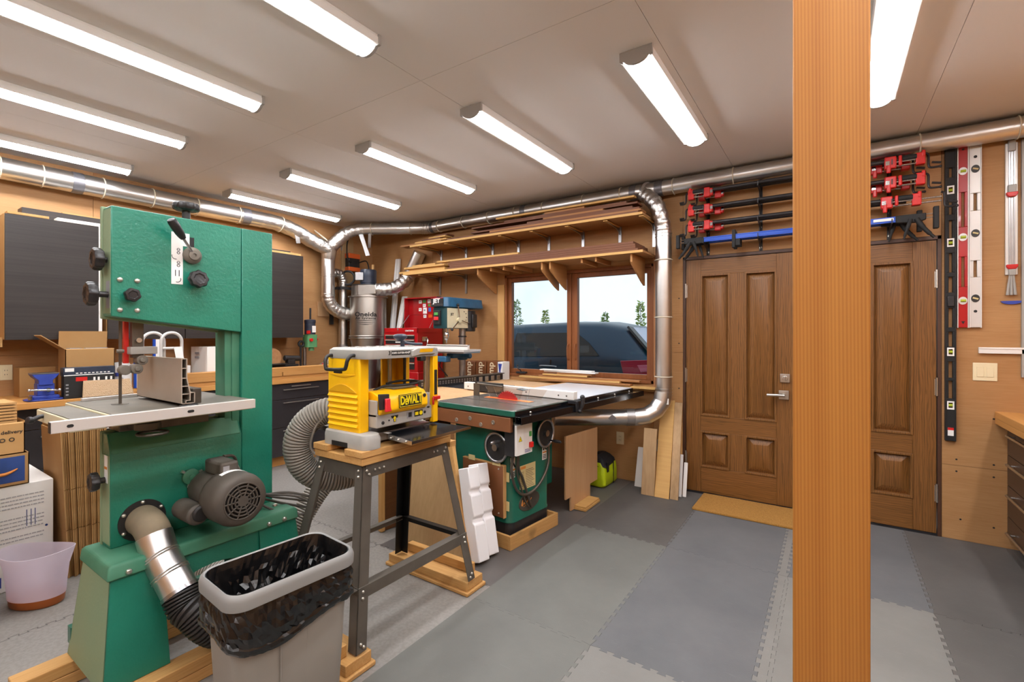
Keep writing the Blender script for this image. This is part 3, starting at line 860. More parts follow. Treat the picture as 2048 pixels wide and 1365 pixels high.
# secondary return pipe behind the cyclone
t = thing('small_return_duct', 'narrow metal pipe with hooked crinkled elbow between drop pipe and cyclone', 'duct', (-5.13, 3.75, 0))
M().cyl((-5.13, 3.76, .001), (-5.13, 3.76, 2.0), .052, n=24).build('duct_pipe', 'duct_alu', t)
pts = smooth_path([(-5.13, 3.76, 1.98), (-5.13, 3.76, 2.06), (-5.13, 3.72, 2.135), (-5.135, 3.63, 2.14), (-5.14, 3.56, 2.08), (-5.14, 3.53, 2.0)], 8)
M().tube(pts, [.053+.003*math.sin(i*1.9) for i in range(len(pts))], 24).build('crinkled_elbow', 'duct_crinkled', t)
M().cyl((-5.13, 3.76, 1.12), (-5.13, 3.76, 1.25), .057, n=24).build('sleeve', 'duct_tape', t)
# plywood pads on the wall
m = M(); m.box(XL-.0005, XL+.02, 3.46, 3.93, 1.6, 1.78); m.build('plywood_pad', 'maple_ply', bev=.001, label='small plywood pad on the left wall behind the drop pipe, lower one', cat='wood block')
m = M(); m.box(XL-.0005, XL+.02, 3.8, 3.98, 2.02, 2.62); m.build('plywood_backer', 'tan_panel', bev=.001, label='tan plywood strip on the left wall behind the orange tool box', cat='wood block')
t = thing('orange_controller', 'small orange and black control box fixed to the wall by the cyclone', 'control box', (XL+.021, 3.92, 2.25))
M().box(XL+.021, XL+.10, 3.85, 4.02, 2.2, 2.42).build('case', 'black_plastic', t, bev=.008)
for z0, z1 in ((2.36, 2.425), (2.195, 2.25)): M().box(XL+.0205, XL+.105, 3.845, 4.025, z0, z1).build('corner_guard', 'orange_plastic', t, bev=.008)
M().tube(smooth_path([(XL+.09, 3.9, 2.31), (XL+.14, 3.8, 2.33), (XL+.1, 3.82, 2.5), (XL+.04, 3.88, 2.6)]), .008, 8).build('cable', 'black_rubber', t)
M().tube(smooth_path([(XL+.09, 4.0, 2.31), (-5.02, 4.03, 2.33), (-4.93, 4.0, 2.24), (-4.88, 3.96, 2.17)]), .008, 8).build('cable', 'black_rubber', t)
m = M(); m.ring((-5.06, 3.78, 2.09), (.56, -.83, 0), .085, .014, 24, 8); m.build('cable_coil', 'black_rubber', label='black coil of cable hanging between hooked pipe and cyclone motor', cat='cable')
# white mouldings leaning in the corner
for k, (x0, x1, y, z1, dx, lab) in enumerate(((-4.735, -4.655, 4.22, 2.36, .005, 'tall white moulding leaning on the window wall beside the cyclone'), (-4.8, -4.76, 4.27, 2.2, .0, 'shorter grey white moulding behind the tall one by the cyclone'), (-4.62, -4.54, 4.16, 1.86, .075, 'slanted white moulding leaning between cyclone and red tool chest'))):
    m = M(); m.hexa([(x0, y-.1, .9), (x1, y-.1, .9), (x1, y-.075, .9), (x0, y-.075, .9), (x0+dx, y+.05, z1), (x1+dx, y+.05, z1), (x1+dx, y+.075, z1), (x0+dx, y+.075, z1)])
    m.hexa([(x0+.02, y-.11, .9), (x0+.045, y-.11, .9), (x0+.045, y-.09, .9), (x0+.02, y-.09, .9), (x0+dx+.02, y+.04, z1), (x0+dx+.045, y+.04, z1), (x0+dx+.045, y+.06, z1), (x0+dx+.02, y+.06, z1)])
    m.build('white_moulding', 'white_plastic', label=lab, cat='moulding', bev=.002)

# ------------------------------------------------------------------ lumber shelves over the window
SY0, SY1 = 3.935, 4.305
def lshelf(name, label, z, x0, x1):
    t = thing(name, label, 'shelf', ((x0+x1)/2, SY1, z-.018))
    M().box(x0, x1, SY0, SY1-.001, z-.018, z).build('shelf_board', 'shelf_ply', t, bev=.001)
    M().box(x0, x1, SY0-.012, SY0, z-.02, z+.002).build('front_edge', 'pale_board', t, bev=.001)
    return t
ZU, ZLo = 2.42, 2.098
su = lshelf('upper_lumber_shelf', 'upper plywood shelf above the window loaded with dark boards', ZU, -4.1, -1.322)
sl = lshelf('lower_lumber_shelf', 'lower plywood shelf above the window loaded with boards', ZLo, -4.22, -1.318)
def bracket(t, x, z):
    m = M(); m.box(x-.014, x+.014, YF-.012, YF-.001, z-.24, z-.018)
    m.prism([(x-.003, YF-.002, z-.10), (x-.003, YF-.002, z-.018), (x-.003, SY0+.06, z-.02), (x-.003, SY0+.06, z-.032), (x-.003, YF-.09, z-.05)], (.006, 0, 0))
    m.box(x-.011, x+.011, SY0+.06, YF-.002, z-.023, z-.0185)
    m.build('bracket', 'steel', t)
    M().box(x-.02, x+.02, SY0+.01, YF-.06, z-.032, z-.0235).build('cleat', 'pale_board', t, bev=.001)
for x in (-3.95, -3.56, -3.17, -2.82, -2.44, -2.05, -1.665, -1.34): bracket(su, x, ZU)
for x in (-3.97, -3.56): bracket(sl, x, ZLo)
def gusset(t, x, big):
    m = M(); w = .009
    if big:
        pr = [(SY0+.02, ZLo-.02), (YF-.016, ZLo-.02), (YF-.016, ZLo-.27), (YF-.1, ZLo-.235), (SY0+.04, ZLo-.11), (SY0+.022, ZLo-.09)]
    else:
        pr = [(SY0+.02, ZLo-.02), (YF-.016, ZLo-.02), (YF-.016, ZLo-.06), (SY0+.02, ZLo-.06)]
    m.prism([(x-w, y, z) for y, z in pr], (2*w, 0, 0)); m.build('gusset' if big else 'cleat', 'gusset_ply', t, bev=.001)
for x, b in ((-3.115, 1), (-2.94, 0), (-2.78, 0), (-2.645, 0), (-2.325, 1), (-2.235, 1), (-1.9, 0), (-1.76, 0), (-1.43, 1)): gusset(sl, x, b)

def board(name, mat_, x0, x1, y0, y1, z0, z1, label, group=None, rz=0, cat='board'):
    m = M(); m.obox(((x0+x1)/2, (y0+y1)/2, (z0+z1)/2), x1-x0, y1-y0, z1-z0, rz=rz)
    return m.build(name, mat_, bev=.0015, seg=1, label=label, cat=cat, group=group)
rnd = random.Random(3)
# dark boards on the lower shelf: two stacks of layers
z = ZLo+.0025
for k in range(4):
    for j in range(2):
        rnd.random()
        x0 = -3.52+rnd.uniform(-.06, .02); x1 = -1.36+rnd.uniform(-.02, .015)-.02*k
        y0 = SY0+.008+.010*k+.162*j
        board('dark_board', 'dark_board', x0, x1, y0, y0+.150, z, z+.021, 'long dark brown board stacked on the lower shelf over the window', 'dark boards on the lower shelf', rz=0)
    z += .0225
board('pale_batten', 'pale_board', -3.72, -2.62, SY0+.045, SY0+.095, z+.001, z+.021, 'thin pale batten lying on top of the dark boards', rz=1)
zz = ZLo+.0025
for k, (x0, x1, h) in enumerate(((-4.30, -3.57, .022), (-4.16, -3.60, .026), (-4.22, -3.58, .022), (-4.12, -3.75, .022))):
    lab = ['pale board, undermost at the left end of the lower shelf', 'pale board, second from below at the left end of the lower shelf', 'pale board, third from below at the left end of the lower shelf', 'short pale board topping the stack at the left end of the lower shelf'][k]
    board('pale_board', 'pale_board', x0, x1, SY0+[.002, .035, .008, .045][k], SY0+[.14, .17, .15, .16][k], zz, zz+h, lab); zz += h+.0008
for k, (x0, x1) in enumerate(((-4.05, -3.58), (-4.1, -3.62))):
    board('pale_board', 'pale_board', x0, x1, SY0+.185+.02*k, SY0+.33, ZLo+.0025+.0275*k, ZLo+.0285+.0275*k, ['rear pale board lying flat at the left end of the lower shelf', 'rear upper pale board at the left end of the lower shelf'][k])
# upper shelf
z = ZU+.0025
for k in range(8):
    for j in range(2):
        x0 = [-3.5, -3.0, -3.2, -2.6, -2.3, -3.3, -2.9, -2.4][k]+rnd.uniform(-.1, .1); x1 = [-1.345, -1.35, -1.37, -1.42, -1.7, -1.40, -1.5, -1.9][k]+rnd.uniform(-.02, .01)
        y0 = SY0+.006+.011*k+.16*j
        if y0+.14 > 4.29: continue
        mt_ = 'dark_board' if (k+j) % 3 != 1 else 'mid_board'
        board('mixed_board', mt_, x0, x1, y0, y0+.140, z, z+.018, ('long dark brown' if mt_ == 'dark_board' else 'long reddish tan')+' board in the right stack on the upper shelf', 'dark boards on the upper shelf' if mt_ == 'dark_board' else 'tan boards on the upper shelf', rz=rnd.uniform(-.2, .2) if 0 < k else 0)
    z += .0192
z = ZU+.0025
for k in range(5):
    x0 = [-4.28, -4.05, -3.95, -3.85, -3.75][k]; x1 = -3.62+[0, .06, -.04, .03, .05][k]
    board('short_board', ['mid_board', 'pale_board', 'dark_board', 'pale_board', 'dark_board'][k], x0, min(x1, -3.63 if k == 0 else x1), SY0+.008+.01*k, SY0+.13+.01*k, z, z+.018,
          ['tan board sticking out left, undermost on the upper shelf', 'pale board second from below at the left end of the upper shelf', 'dark board in the middle of the left stack on the upper shelf', 'pale board second from top in the left stack on the upper shelf', 'dark board topping the left stack on the upper shelf'][k])
    z += .0188
board('pale_batten', 'pale_board', -2.9, -1.42, SY0+.06, SY0+.12, ZU+.158, ZU+.176, 'long pale batten on top of the upper shelf boards', rz=.4)

# ------------------------------------------------------------------ boards on the window ledge
ZB = .8855
for k, (mt_, x0, x1, y0, y1, h, lab) in enumerate((
    ('pale_board', -2.0, -1.295, 4.185, 4.245, .02, 'pale board, undermost at the right end of the window ledge'),
    ('mid_board', -2.46, -1.52, 4.17, 4.245, .018, 'long tan board low on the window ledge stack'),
    ('pale_board', -2.74, -1.62, 4.18, 4.24, .018, 'long pale board in the window ledge stack'),
    ('mid_board', -2.5, -1.44, 4.19, 4.25, .016, 'thin reddish board high on the window ledge stack'),
    ('pale_board', -2.45, -1.95, 4.18, 4.26, .018, 'short pale board below the white ones on the ledge'),
    ('mid_board', -2.28, -1.9, 4.18, 4.26, .018, 'short tan block under the white boards on the ledge'))):
    z0 = ZB if k == 0 else ZB+.0206+.0186*(k-1)
    if k == 1: z0 = ZB+.0206
    board('ledge_board', mt_, x0, x1, y0, y1, z0, z0+h, lab, rz=[0, .8, -.6, .5, 0, 0][k]); zt = z0+h
board('white_board', 'white_plastic', -2.43, -1.86, 4.17, 4.25, zt+.001, zt+.013, 'white board on the window ledge, lower of the two', rz=-1)
board('white_board', 'white_plastic', -2.47, -1.9, 4.165, 4.245, zt+.0145, zt+.0265, 'white board topping the stack on the window ledge', rz=1)
# ------------------------------------------------------------------ helpers for the machines
def rrect(cx, cy, hx, hy, r, z, rz=0, n=6):
    out = []
    c, s = math.cos(math.radians(rz)), math.sin(math.radians(rz))
    for sx, sy, a0 in ((1, 1, 0), (-1, 1, 90), (-1, -1, 180), (1, -1, 270)):
        for i in range(n+1):
            a = math.radians(a0+90*i/n)
            x = sx*(hx-r)+r*math.cos(a); y = sy*(hy-r)+r*math.sin(a)
            out.append((cx+x*c-y*s, cy+x*s+y*c, z))
    return out

def fluted_knob(m, c, ax, R, h, lobes=9, stem=0.0, sr=.012):
    """scalloped hand knob whose face looks along ax; c is the foot of its stem"""
    c = Vector(c); ax = Vector(ax).normalized(); u = ax.orthogonal().normalized(); w = ax.cross(u)
    N = lobes*6
    def rg(k, hh): return [tuple(c+ax*hh+(u*math.cos(2*PI*i/N)+w*math.sin(2*PI*i/N))*(R*k*(1+.06*math.cos(lobes*2*PI*i/N)))) for i in range(N)]
    if stem: m.cyl(c, c+ax*(stem+.005), sr, n=16)
    b = stem
    m.loft([rg(.7, b), rg(.93, b+h*.12), rg(1, b+h*.3), rg(1, b+h*.8), rg(.9, b+h*.97), rg(.62, b+h), rg(.5, b+h*.9)])
    return m

def screw(m, c, ax, r=.011):
    m.lathe(c, ax, [(r, 0), (r, .002), (r*.75, .006), (r*.3, .008)], 14)

# ------------------------------------------------------------------ bandsaw
X = -2.37
bs_ = thing('bandsaw', 'big green bandsaw with a motor on its side, standing on timber beams', 'bandsaw', (-2.4, .95, .095))
m = M()
m.prism([(X, .662, 1.458), (X, 1.1615, 1.395), (X, 1.1615, 1.9), (X, .662, 1.9)], (-.088, 0, 0))
up_ = m.build('upper_housing', 'bandsaw_green', bs_, bev=.004)
m = M(); m.prism([(X-.0885, .656, 1.45), (X-.0885, 1.316, 1.365), (X-.0885, 1.32, 1.908), (X-.0885, .656, 1.908)], (-.02, 0, 0)); m.build('upper_door', 'bandsaw_dusty', bs_, bev=.003)
m = M(); m.box(X-.0885, X, 1.1645, 1.316, .50, 1.9); m.build('column', 'bandsaw_green', bs_, bev=.004)
m = M(); m.box(X-.125, X-.03, 1.10, 1.163, .95, 1.42); m.box(X-.08, X-.024, 1.13, 1.165, .95, 1.42); m.build('column_web', 'saw_green_dusty', bs_, bev=.002)
# side strip of the housing carries dust
m = M(); m.box(X-.086, X-.004, .6605, .6618, 1.47, 1.89); m.build('housing_side', 'bandsaw_dusty', bs_)
m = M(); m.box(X-.05, X-.012, .6598, .6606, 1.49, 1.6); m.build('clear_label', 'paper_grey', bs_, label='worn clear label strip')
# knobs
m = M(); fluted_knob(m, (X-.045, .661, 1.685), (0, -1, 0), .043, .035, 8, .012); m.build('guide_knob', 'dark_knob', bs_)
m = M(); fluted_knob(m, (X-.03, .661, 1.545), (0, -1, 0), .045, .035, 8, .035); m.build('guide_knob', 'dark_knob', bs_)
m = M(); fluted_knob(m, (X-.05, .945, 1.905), (0, 0, 1), .05, .035, 11, .038, .016); m.build('tension_knob', 'dark_knob', bs_)
m = M(); fluted_knob(m, (X, .958, 1.626), (1, 0, .12), .038, .034, 8, .022, .02); m.build('tracking_knob', 'dark_knob', bs_)
m = M(); fluted_knob(m, (X, .722, 1.545), (1, 0, 0), .027, .03, 6, .012, .01); m.build('small_knob', 'dark_knob', bs_)
m = M()
for y, z in ((.690, 1.606), (.747, 1.606), (.690, 1.484), (.747, 1.484)): screw(m, (X, y, z), (1, 0, 0), .0105)
m.build_each('guide_screw', 'bolt_zinc', bs_)
# blade tension lever
m = M(); m.lathe((X, .947, 1.737), (1, 0, 0), [(.037, 0), (.037, .012), (.03, .02), (.021, .024), (.021, .03), (.008, .031), (.008, .027)], 28)
lv = m.build('lever_hub', 'iron_dusty', bs_)
a = Vector((X+.026, .938, 1.752)); b = Vector((X+.075, .84, 1.868))
M().cyl(a, a.lerp(b, .5), .006, n=12).build('lever_rod', 'steel', lv)
M().tube([a.lerp(b, t_) for t_ in (.42, .5, .6, .8, .95, 1.0, 1.02)], [.011, .015, .0175, .019, .0185, .015, .006], 18).build('lever_grip', 'dark_knob', lv)
# scale plate
m = M(); m.box(X+.0005, X+.002, .868, .912, 1.605, 1.775); m.box(X+.0005, X+.002, .868, .938, 1.775, 1.832); sp = m.build('instruction_plate', 'paper_white', bs_)
m = M()
for y, z in ((.895, 1.757), (.895, 1.743), (.895, 1.70), (.895, 1.687)): m.ring((X+.0022, y, z), (1, 0, 0), .0055, .0011, 14, 4); m.box(X+.002, X+.0026, y-.004, y+.004, z-.0006, z+.0006)
m.box(X+.002, X+.0026, .882, .885, 1.64, 1.667); m.box(X+.002, X+.0026, .896, .899, 1.64, 1.667)
m.ring((X+.0022, .891, 1.627), (1, 0, 0), .013, .0013, 12, 4, math.radians(200), math.radians(340)); m.ring((X+.0022, .884, 1.728), (1, 0, 0), .014, .0013, 12, 4, math.radians(120), math.radians(240))
m.build('plate_print', 'ink_black', sp)
m = M(); m.box(X+.0003, X+.0012, .939, .957, 1.772, 1.818); m.build('scale_window', 'ink_black', bs_)
# guide post, guard, blade guides
m = M(); m.box(X-.12, X-.092, .758, .80, 1.285, 1.47); gp = m.build('guide_post', 'gunmetal', bs_, bev=.002)
m = M(); m.box(X-.135, X-.115, .738, .754, 1.262, 1.46); m.build('blade_guard', 'clamp_red', gp)
m = M(); m.box(X-.12, X-.075, .748, .845, 1.30, 1.332); m.build('guide_bracket', 'cast_grey', gp, bev=.003)
m = M()
for y, z in ((.79, 1.275), (.772, 1.238)):
    m.cyl((X-.12, y, z), (X-.075, y, z), .021, n=18); m.cyl((X-.08, y, z), (X-.066, y, z), .010, n=12)
m.cyl((X-.12, .735, 1.235), (X-.085, .735, 1.235), .021, n=18); m.cyl((X-.1, .845, 1.268), (X-.1, .88, 1.28), .006); m.cyl((X-.09, .73, 1.315), (X-.09, .705, 1.315), .008)
m.build_each('guide_bearing', 'iron_dusty', gp, bev=.002)
M().cyl((X-.08, .78, 1.36), (X-.088, .78, 1.36), .010).build('post_bolt', 'bolt_zinc', gp)
M().box(X-.126, X-.1245, .722, .733, 1.0, 1.46).build('blade', 'gunmetal', bs_)
# table with its wing, rail and fence
ZT = 1.09
m = M(); m.box(-2.76, -2.19, .612, 1.125, ZT-.045, ZT-.003); m.build('table', 'cream_metal', bs_, bev=.003)
m = M(); m.box(-2.755, -2.195, .617, 1.12, ZT-.0032, ZT); tt = m.build('table_top', 'iron_dusty', bs_)
m = M(); m.cyl((X-.125, .727, ZT), (X-.125, .727, ZT+.0012), .03, n=28); m.build('throat_insert', 'gunmetal', tt)
m = M(); m.cyl((X-.105, .735, ZT+.001), (X-.105, .735, ZT+.0025), .012, n=16); m.build('throat_screw', 'bolt_zinc', tt)
m = M(); m.box(-2.62, -2.19, .497, .597, ZT-.047, ZT-.003); m.build('table_wing', 'cream_metal', bs_, bev=.003)
M().box(-2.615, -2.195, .502, .592, ZT-.0032, ZT).build('wing_top', 'iron_dusty', bs_)
M().box(-2.62, -2.24, .597, .612, ZT-.03, ZT-.018).build('miter_slot', 'gunmetal', bs_)
m = M(); m.tube(smooth_path([(-2.52, .505, ZT-.02), (-2.52, .485, ZT-.022), (-2.515, .465, ZT-.03), (-2.51, .45, ZT-.028)]), [.008]*6+[.009]*6+[.013]*6+[.009], 10); m.build('lock_handle', 'black_plastic', bs_)
m = M(); m.box(-2.118, -2.096, .43, 1.088, 1.062, 1.101); rl = m.build('fence_rail', 'alu_white', bs_, bev=.0015)
m = M(); m.box(-2.119, -2.095, .4285, .4305, 1.064, 1.099); m.build('rail_end', 'black_plastic', rl)
m = M()
for y, w_ in ((.478, .006), (.835, .012)):
    m.prism([(-2.0958, y+math.cos(a_)*.006+(w_ if math.cos(a_) > 0 else -w_)*.5, 1.0815+math.sin(a_)*.0055) for a_ in [2*PI*i/16 for i in range(16)]], (.0006, 0, 0))
m.build('rail_hole', 'ink_black', rl)
for y in (.56, 1.06): M().box(-2.19, -2.119, y, y+.03, 1.066, 1.085).build('rail_arm', 'cream_metal', rl)
# white measuring bar lying behind
M().box(-2.745, -2.72, .66, .86, ZT+.0003, ZT+.013).build('back_rail', 'alu_white', bs_, bev=.001)
fn = None
m = M()
FX0, FX1, FY, FZ = -2.64, -2.175, .832, ZT+.012
def fence_profile():
    mm = M(); th = .0035
    def bar(y0, y1, z0, z1): mm.box(FX0, FX1, y0, y1, z0, z1)
    bar(FY, FY+th, FZ, FZ+.185)
    mm.prism([(FX0, FY+.018, FZ+.185), (FX0, FY+.018, FZ+.105), (FX0, FY+.03, FZ+.045), (FX0, FY+.034, FZ+.045), (FX0, FY+.0215, FZ+.106), (FX0, FY+.0215, FZ+.185)], (FX1-FX0, 0, 0))
    for z in (.1835, .145, .105, .072, .04): bar(FY+th, FY+(.0215 if z > .09 else .028), FZ+z-.0015, FZ+z+.0015)
    bar(FY+.03, FY+.034, FZ+.012, FZ+.045); bar(FY+.034, FY+.05, FZ+.042, FZ+.045); bar(FY+.047, FY+.05, FZ, FZ+.045); bar(FY, FY+.05, FZ, FZ+.003); bar(FY+.016, FY+.03, FZ+.012, FZ+.015); bar(FY+.015, FY+.018, FZ, FZ+.015)
    return mm
fn = fence_profile().build('fence', 'brushed_alu', bs_)
m = M(); m.box(FX0+.01, FX1-.025, FY+.052, FY+.085, FZ-.006, FZ+.058); m.build('fence_carrier', 'gunmetal', fn, bev=.003)
m = M(); m.lathe((FX1-.01, FY+.03, FZ-.014), (0, 0, 1), [(.03, 0), (.034, .004), (.03, .011)], 24); m.build('fence_foot', 'black_plastic', fn)
# trunnion under the table
m = M(); m.box(-2.6, -2.28, .72, .98, 1.0, ZT-.045); m.box(-2.5, X-.01, .69, .8, .99, 1.045); m.cyl((-2.3, .76, 1.0), (-2.3, .76, 1.03), .045, n=24); m.ring((-2.28, .77, .985), (0, 0, 1), .05, .007, 24, 6); m.build('trunnion', 'gunmetal', bs_, bev=.004)
# lower housing
m = M()
m.prism([(X, .659, .53), (X, .659, .905), (X-.035, .659, .985), (X-.087, .659, .985), (X-.087, .659, .53)], (0, .505, 0)); lo_ = m.build('lower_housing', 'bandsaw_lower', bs_, bev=.004)
m = M(); m.prism([(X-.0008, .664, .905), (X+.0008, .664, .909), (X-.033, .664, .987), (X-.0352, .664, .983)], (0, .49, 0)); m.build('housing_bevel', 'saw_green_dusty', lo_)
m = M(); m.box(X-.084, X-.004, .6568, .6588, .545, .9); m.build('housing_side', 'bandsaw_dusty', lo_)
M().box(X-.0885, X-.108, .655, 1.32, .5, .99).build('lower_door', 'bandsaw_dusty', bs_, bev=.003)
m = M(); m.box(X-.055, X-.02, .6555, .6567, .79, .90); wl = m.build('warning_label', 'paper_white', bs_)
m = M(); m.box(X-.053, X-.022, .6548, .6554, .845, .855); m.build('label_band', 'ink_orange', wl)
m = M(); fluted_knob(m, (X-.05, .657, .80), (0, -1, 0), .036, .03, 8, .02); m.build('door_knob', 'dark_knob', bs_)
m = M(); m.lathe((X, .941, .752), (1, 0, 0), [(.034, 0), (.034, .014), (.029, .018), (.012, .02), (.012, .026), (.008, .028)], 24); hb = m.build('wheel_hub', 'saw_green_dusty', bs_)
m = M()
for k in range(3):
    a_ = math.radians(20+120*k); c_ = Vector((X+.009, .941+.034*math.cos(a_), .752+.034*math.sin(a_))); d_ = Vector((0, math.cos(a_), math.sin(a_)))
    m.cyl(c_, c_+d_*.014, .007, n=6)
m.build_each('hub_bolt', 'bolt_zinc', hb)
# stand
ZS = .53
m = M()
m.loft([[(-2.5, .615, ZS), (-2.205, .615, ZS), (-2.205, 1.335, ZS), (-2.5, 1.335, ZS)], [(-2.51, .605, ZS-.012), (-2.195, .605, ZS-.012), (-2.195, 1.345, ZS-.012), (-2.51, 1.345, ZS-.012)], [(-2.515, .60, ZS-.055), (-2.19, .60, ZS-.055), (-2.19, 1.35, ZS-.055), (-2.515, 1.35, ZS-.055)]])
st = m.build('stand_top', 'saw_green_dusty', bs_, bev=.006, seg=3)
def leg(y0, y1, b0, b1, xs=1):
    mm = M(); xt, xb = (-2.205, -2.15) if xs > 0 else (-2.5, -2.56)
    w_ = .004*xs
    mm.hexa([(xb, b0, .095), (xb, b1, .095), (xb-w_, b1, .095), (xb-w_, b0, .095), (xt, y0, ZS-.03), (xt, y1, ZS-.03), (xt-w_, y1, ZS-.03), (xt-w_, y0, ZS-.03)])
    return mm
for xs in (1, -1):
    leg(.612, .775, .575, .785, xs).build('leg', 'bandsaw_lower', bs_, bev=.0008)
    leg(1.16, 1.338, 1.16, 1.375, xs).build('leg', 'bandsaw_lower', bs_, bev=.0008)
for y, yb in ((.612, .575), (1.338, 1.375)):
    m = M(); s = .004 if y < 1 else -.004
    m.hexa([(-2.56, yb, .095), (-2.15, yb, .095), (-2.15, yb+s, .095), (-2.56, yb+s, .095), (-2.5, y, ZS-.03), (-2.205, y, ZS-.03), (-2.205, y+s, ZS-.03), (-2.5, y+s, ZS-.03)])
    m.build('side_panel', 'bandsaw_dusty', bs_, bev=.0008)
for xs in (1, -1):
    m = M(); x = -2.207 if xs > 0 else -2.5
    pr = [(.77, ZS-.03), (1.17, ZS-.03), (1.17, .30)]+[(.97+.18*math.cos(a_), .30+.10*math.sin(a_)) for a_ in [PI*i/10 for i in range(11)]]+[(.77, .30)]
    m.prism([(x, y, z) for y, z in pr], (-.004*xs, 0, 0)); m.build('apron', 'bandsaw_lower', bs_)
m = M(); m.box(-2.58, -2.54, .58, 1.37, .13, .20); m.build('stretcher', 'saw_green', bs_, bev=.002)
m = M()
for y in (.665, .735, 1.20, 1.275): m.lathe((-2.19, y, ZS-.038), (1, 0, 0), [(.011, -.001), (.011, .003), (.007, .008), (.002, .009)], 14)
m.lathe((-2.3, 1.29, ZS), (0, 0, 1), [(.013, 0), (.011, .006), (.003, .009)], 14)
m.build_each('carriage_bolt', 'bolt_zinc', bs_)
# motor
AY, AZ = 1.0, .692
m = M(); m.lathe((X+.06, AY, AZ), (1, 0, 0), [(.07, -.062), (.086, -.01), (.088, 0), (.09, .03), (.09, .17), (.086, .175)], 36); mo = m.build('motor', 'motor_dusty', bs_)
m = M(); m.lathe((X+.215, AY, AZ), (1, 0, 0), [(.092, -.03), (.105, -.02), (.11, 0), (.11, .09), (.104, .115), (.09, .128), (.072, .13)], 40, cap=False); fc = m.build('fan_cover', 'motor_dusty', mo)
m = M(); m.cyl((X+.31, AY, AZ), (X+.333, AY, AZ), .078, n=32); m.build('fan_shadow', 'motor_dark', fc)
m = M(); xg = X+.3445
for R in (.074, .06, .046, .032): m.ring((xg, AY, AZ), (1, 0, 0), R, .0035, 36, 6)
m.cyl((xg-.004, AY, AZ), (xg+.003, AY, AZ), .022, n=20)
for k in range(10):
    a_ = 2*PI*k/10; d_ = Vector((0, math.cos(a_), math.sin(a_)))
    m.tube([Vector((xg, AY, AZ))+d_*.02, Vector((xg, AY, AZ))+d_*.073], .0035, 6)
m.build('fan_grille', 'motor_dusty', fc)
m = M(); m.obox((X+.16, AY+.0, AZ+.115), .15, .075, .06, rx=0); m.build('wiring_box', 'motor_dusty', mo, bev=.01)
M().obox((X+.2355, AY-.015, AZ+.116), .001, .025, .03).build('sticker', 'paper_grey', mo)
m = M(); m.tube([(X+.10, AY-.105, AZ-.045), (X+.23, AY-.105, AZ-.045)], .034, 20); m.build('capacitor_cover', 'motor_dark', mo, bev=.008)
M().tube([(X+.06, AY-.115, AZ-.05), (X+.22, AY-.115, AZ-.05)], .042, 20).build('capacitor', 'motor_dusty', mo, bev=.01)
m = M()
for i in range(7):
    a0 = math.radians(66+9*i); a1 = math.radians(66+9*(i+1)); r_ = .1108
    m.quad((X+.235, AY-r_*math.cos(a0), AZ+r_*math.sin(a0)), (X+.235, AY-r_*math.cos(a1), AZ+r_*math.sin(a1)), (X+.262, AY-r_*math.cos(a1), AZ+r_*math.sin(a1)), (X+.262, AY-r_*math.cos(a0), AZ+r_*math.sin(a0)))
m.build('nameplate', 'paper_white', mo)
m = M(); m.tube(smooth_path([(X+.1, AY+.04, AZ+.13), (X+.17, AY+.055, AZ+.11), (X+.24, AY+.04, AZ+.085)]), .007, 8); m.tube(smooth_path([(X+.09, AY+.04, AZ+.14), (X+.06, AY+.1, AZ+.12), (X+.03, AY+.13, AZ+.04), (X+.03, AY+.14, AZ-.02)]), .007, 8); m.build('motor_cable', 'motor_dusty', mo)
# coiled power cord hanging right of the saw
m = M(Matrix.Translation((0, -.02, -.06)))
m.tube(smooth_path([(X+.05, 1.16, .70), (X+.06, 1.30, .635), (X+.10, 1.40, .60), (X+.16, 1.47, .58), (X+.2, 1.44, .615), (X+.14, 1.34, .66), (X+.08, 1.26, .66)]), .006, 8)
m.tube(smooth_path([(X+.06, 1.18, .68), (X+.08, 1.33, .60), (X+.16, 1.45, .555), (X+.22, 1.43, .59), (X+.16, 1.36, .64), (X+.09, 1.24, .67), (X+.05, 1.17, .7)]), .006, 8)
m.tube(smooth_path([(X+.08, 1.22, .63), (X+.14, 1.32, .56), (X+.21, 1.42, .545)]), .006, 8)
m.build('power_cord', 'motor_dusty', bs_)
# dust port and hose
m = M(); m.lathe((X, .765, .615), (1, 0, 0), [(.083, .0005), (.083, .004)], 36); fl = m.build('dust_flange', 'motor_dark', bs_)
m = M()
for k in range(6):
    a_ = math.radians(30+60*k); screw(m, (X+.004, .765+.074*math.cos(a_), .615+.074*math.sin(a_)), (1, 0, 0), .008)
m.build_each('flange_screw', 'bolt_zinc', fl)
m = M(); pts = smooth_path([(X+.002, .765, .615), (X+.05, .766, .612), (X+.09, .768, .595), (X+.118, .772, .56)], 6); m.tube(pts, .06, 32); m.build('port_elbow', 'flange_dust', fl)
h = thing('bandsaw_dust_hose', 'silver duct with black ribbed hose hanging from the bandsaw dust port', 'hose', (-2.1, .8, .1))
pp = [Vector(p) for p in ((X+.106, .770, .575), (X+.15, .776, .50), (X+.20, .79, .442), (X+.255, .805, .375))]
M().tube(pp, .063, 36).build('metal_sleeve', 'duct_alu', h)
for a_, b_ in ((pp[1], pp[2]), (pp[2], pp[3])):
    for t_ in (0, .12): M().ring(a_.lerp(b_, t_), b_-a_, .064, .003, 36, 6).build('sleeve_bead', 'duct_alu', h)
dd = (pp[3]-pp[2]).normalized()
M().cyl(pp[3]-dd*.006, pp[3]+dd*.008, .066, n=36).build('hose_clamp', 'steel', h)
corrugated(M(), [pp[3]+dd*.004, pp[3]+dd*.05+Vector((0, 0, -.012)), (X+.315, .83, .30), (X+.34, .865, .245), (X+.345, .93, .195), (X+.31, 1.05, .185)], .0625, .0125, .0035, 40).build('ribbed_hose', 'hose_black', h)
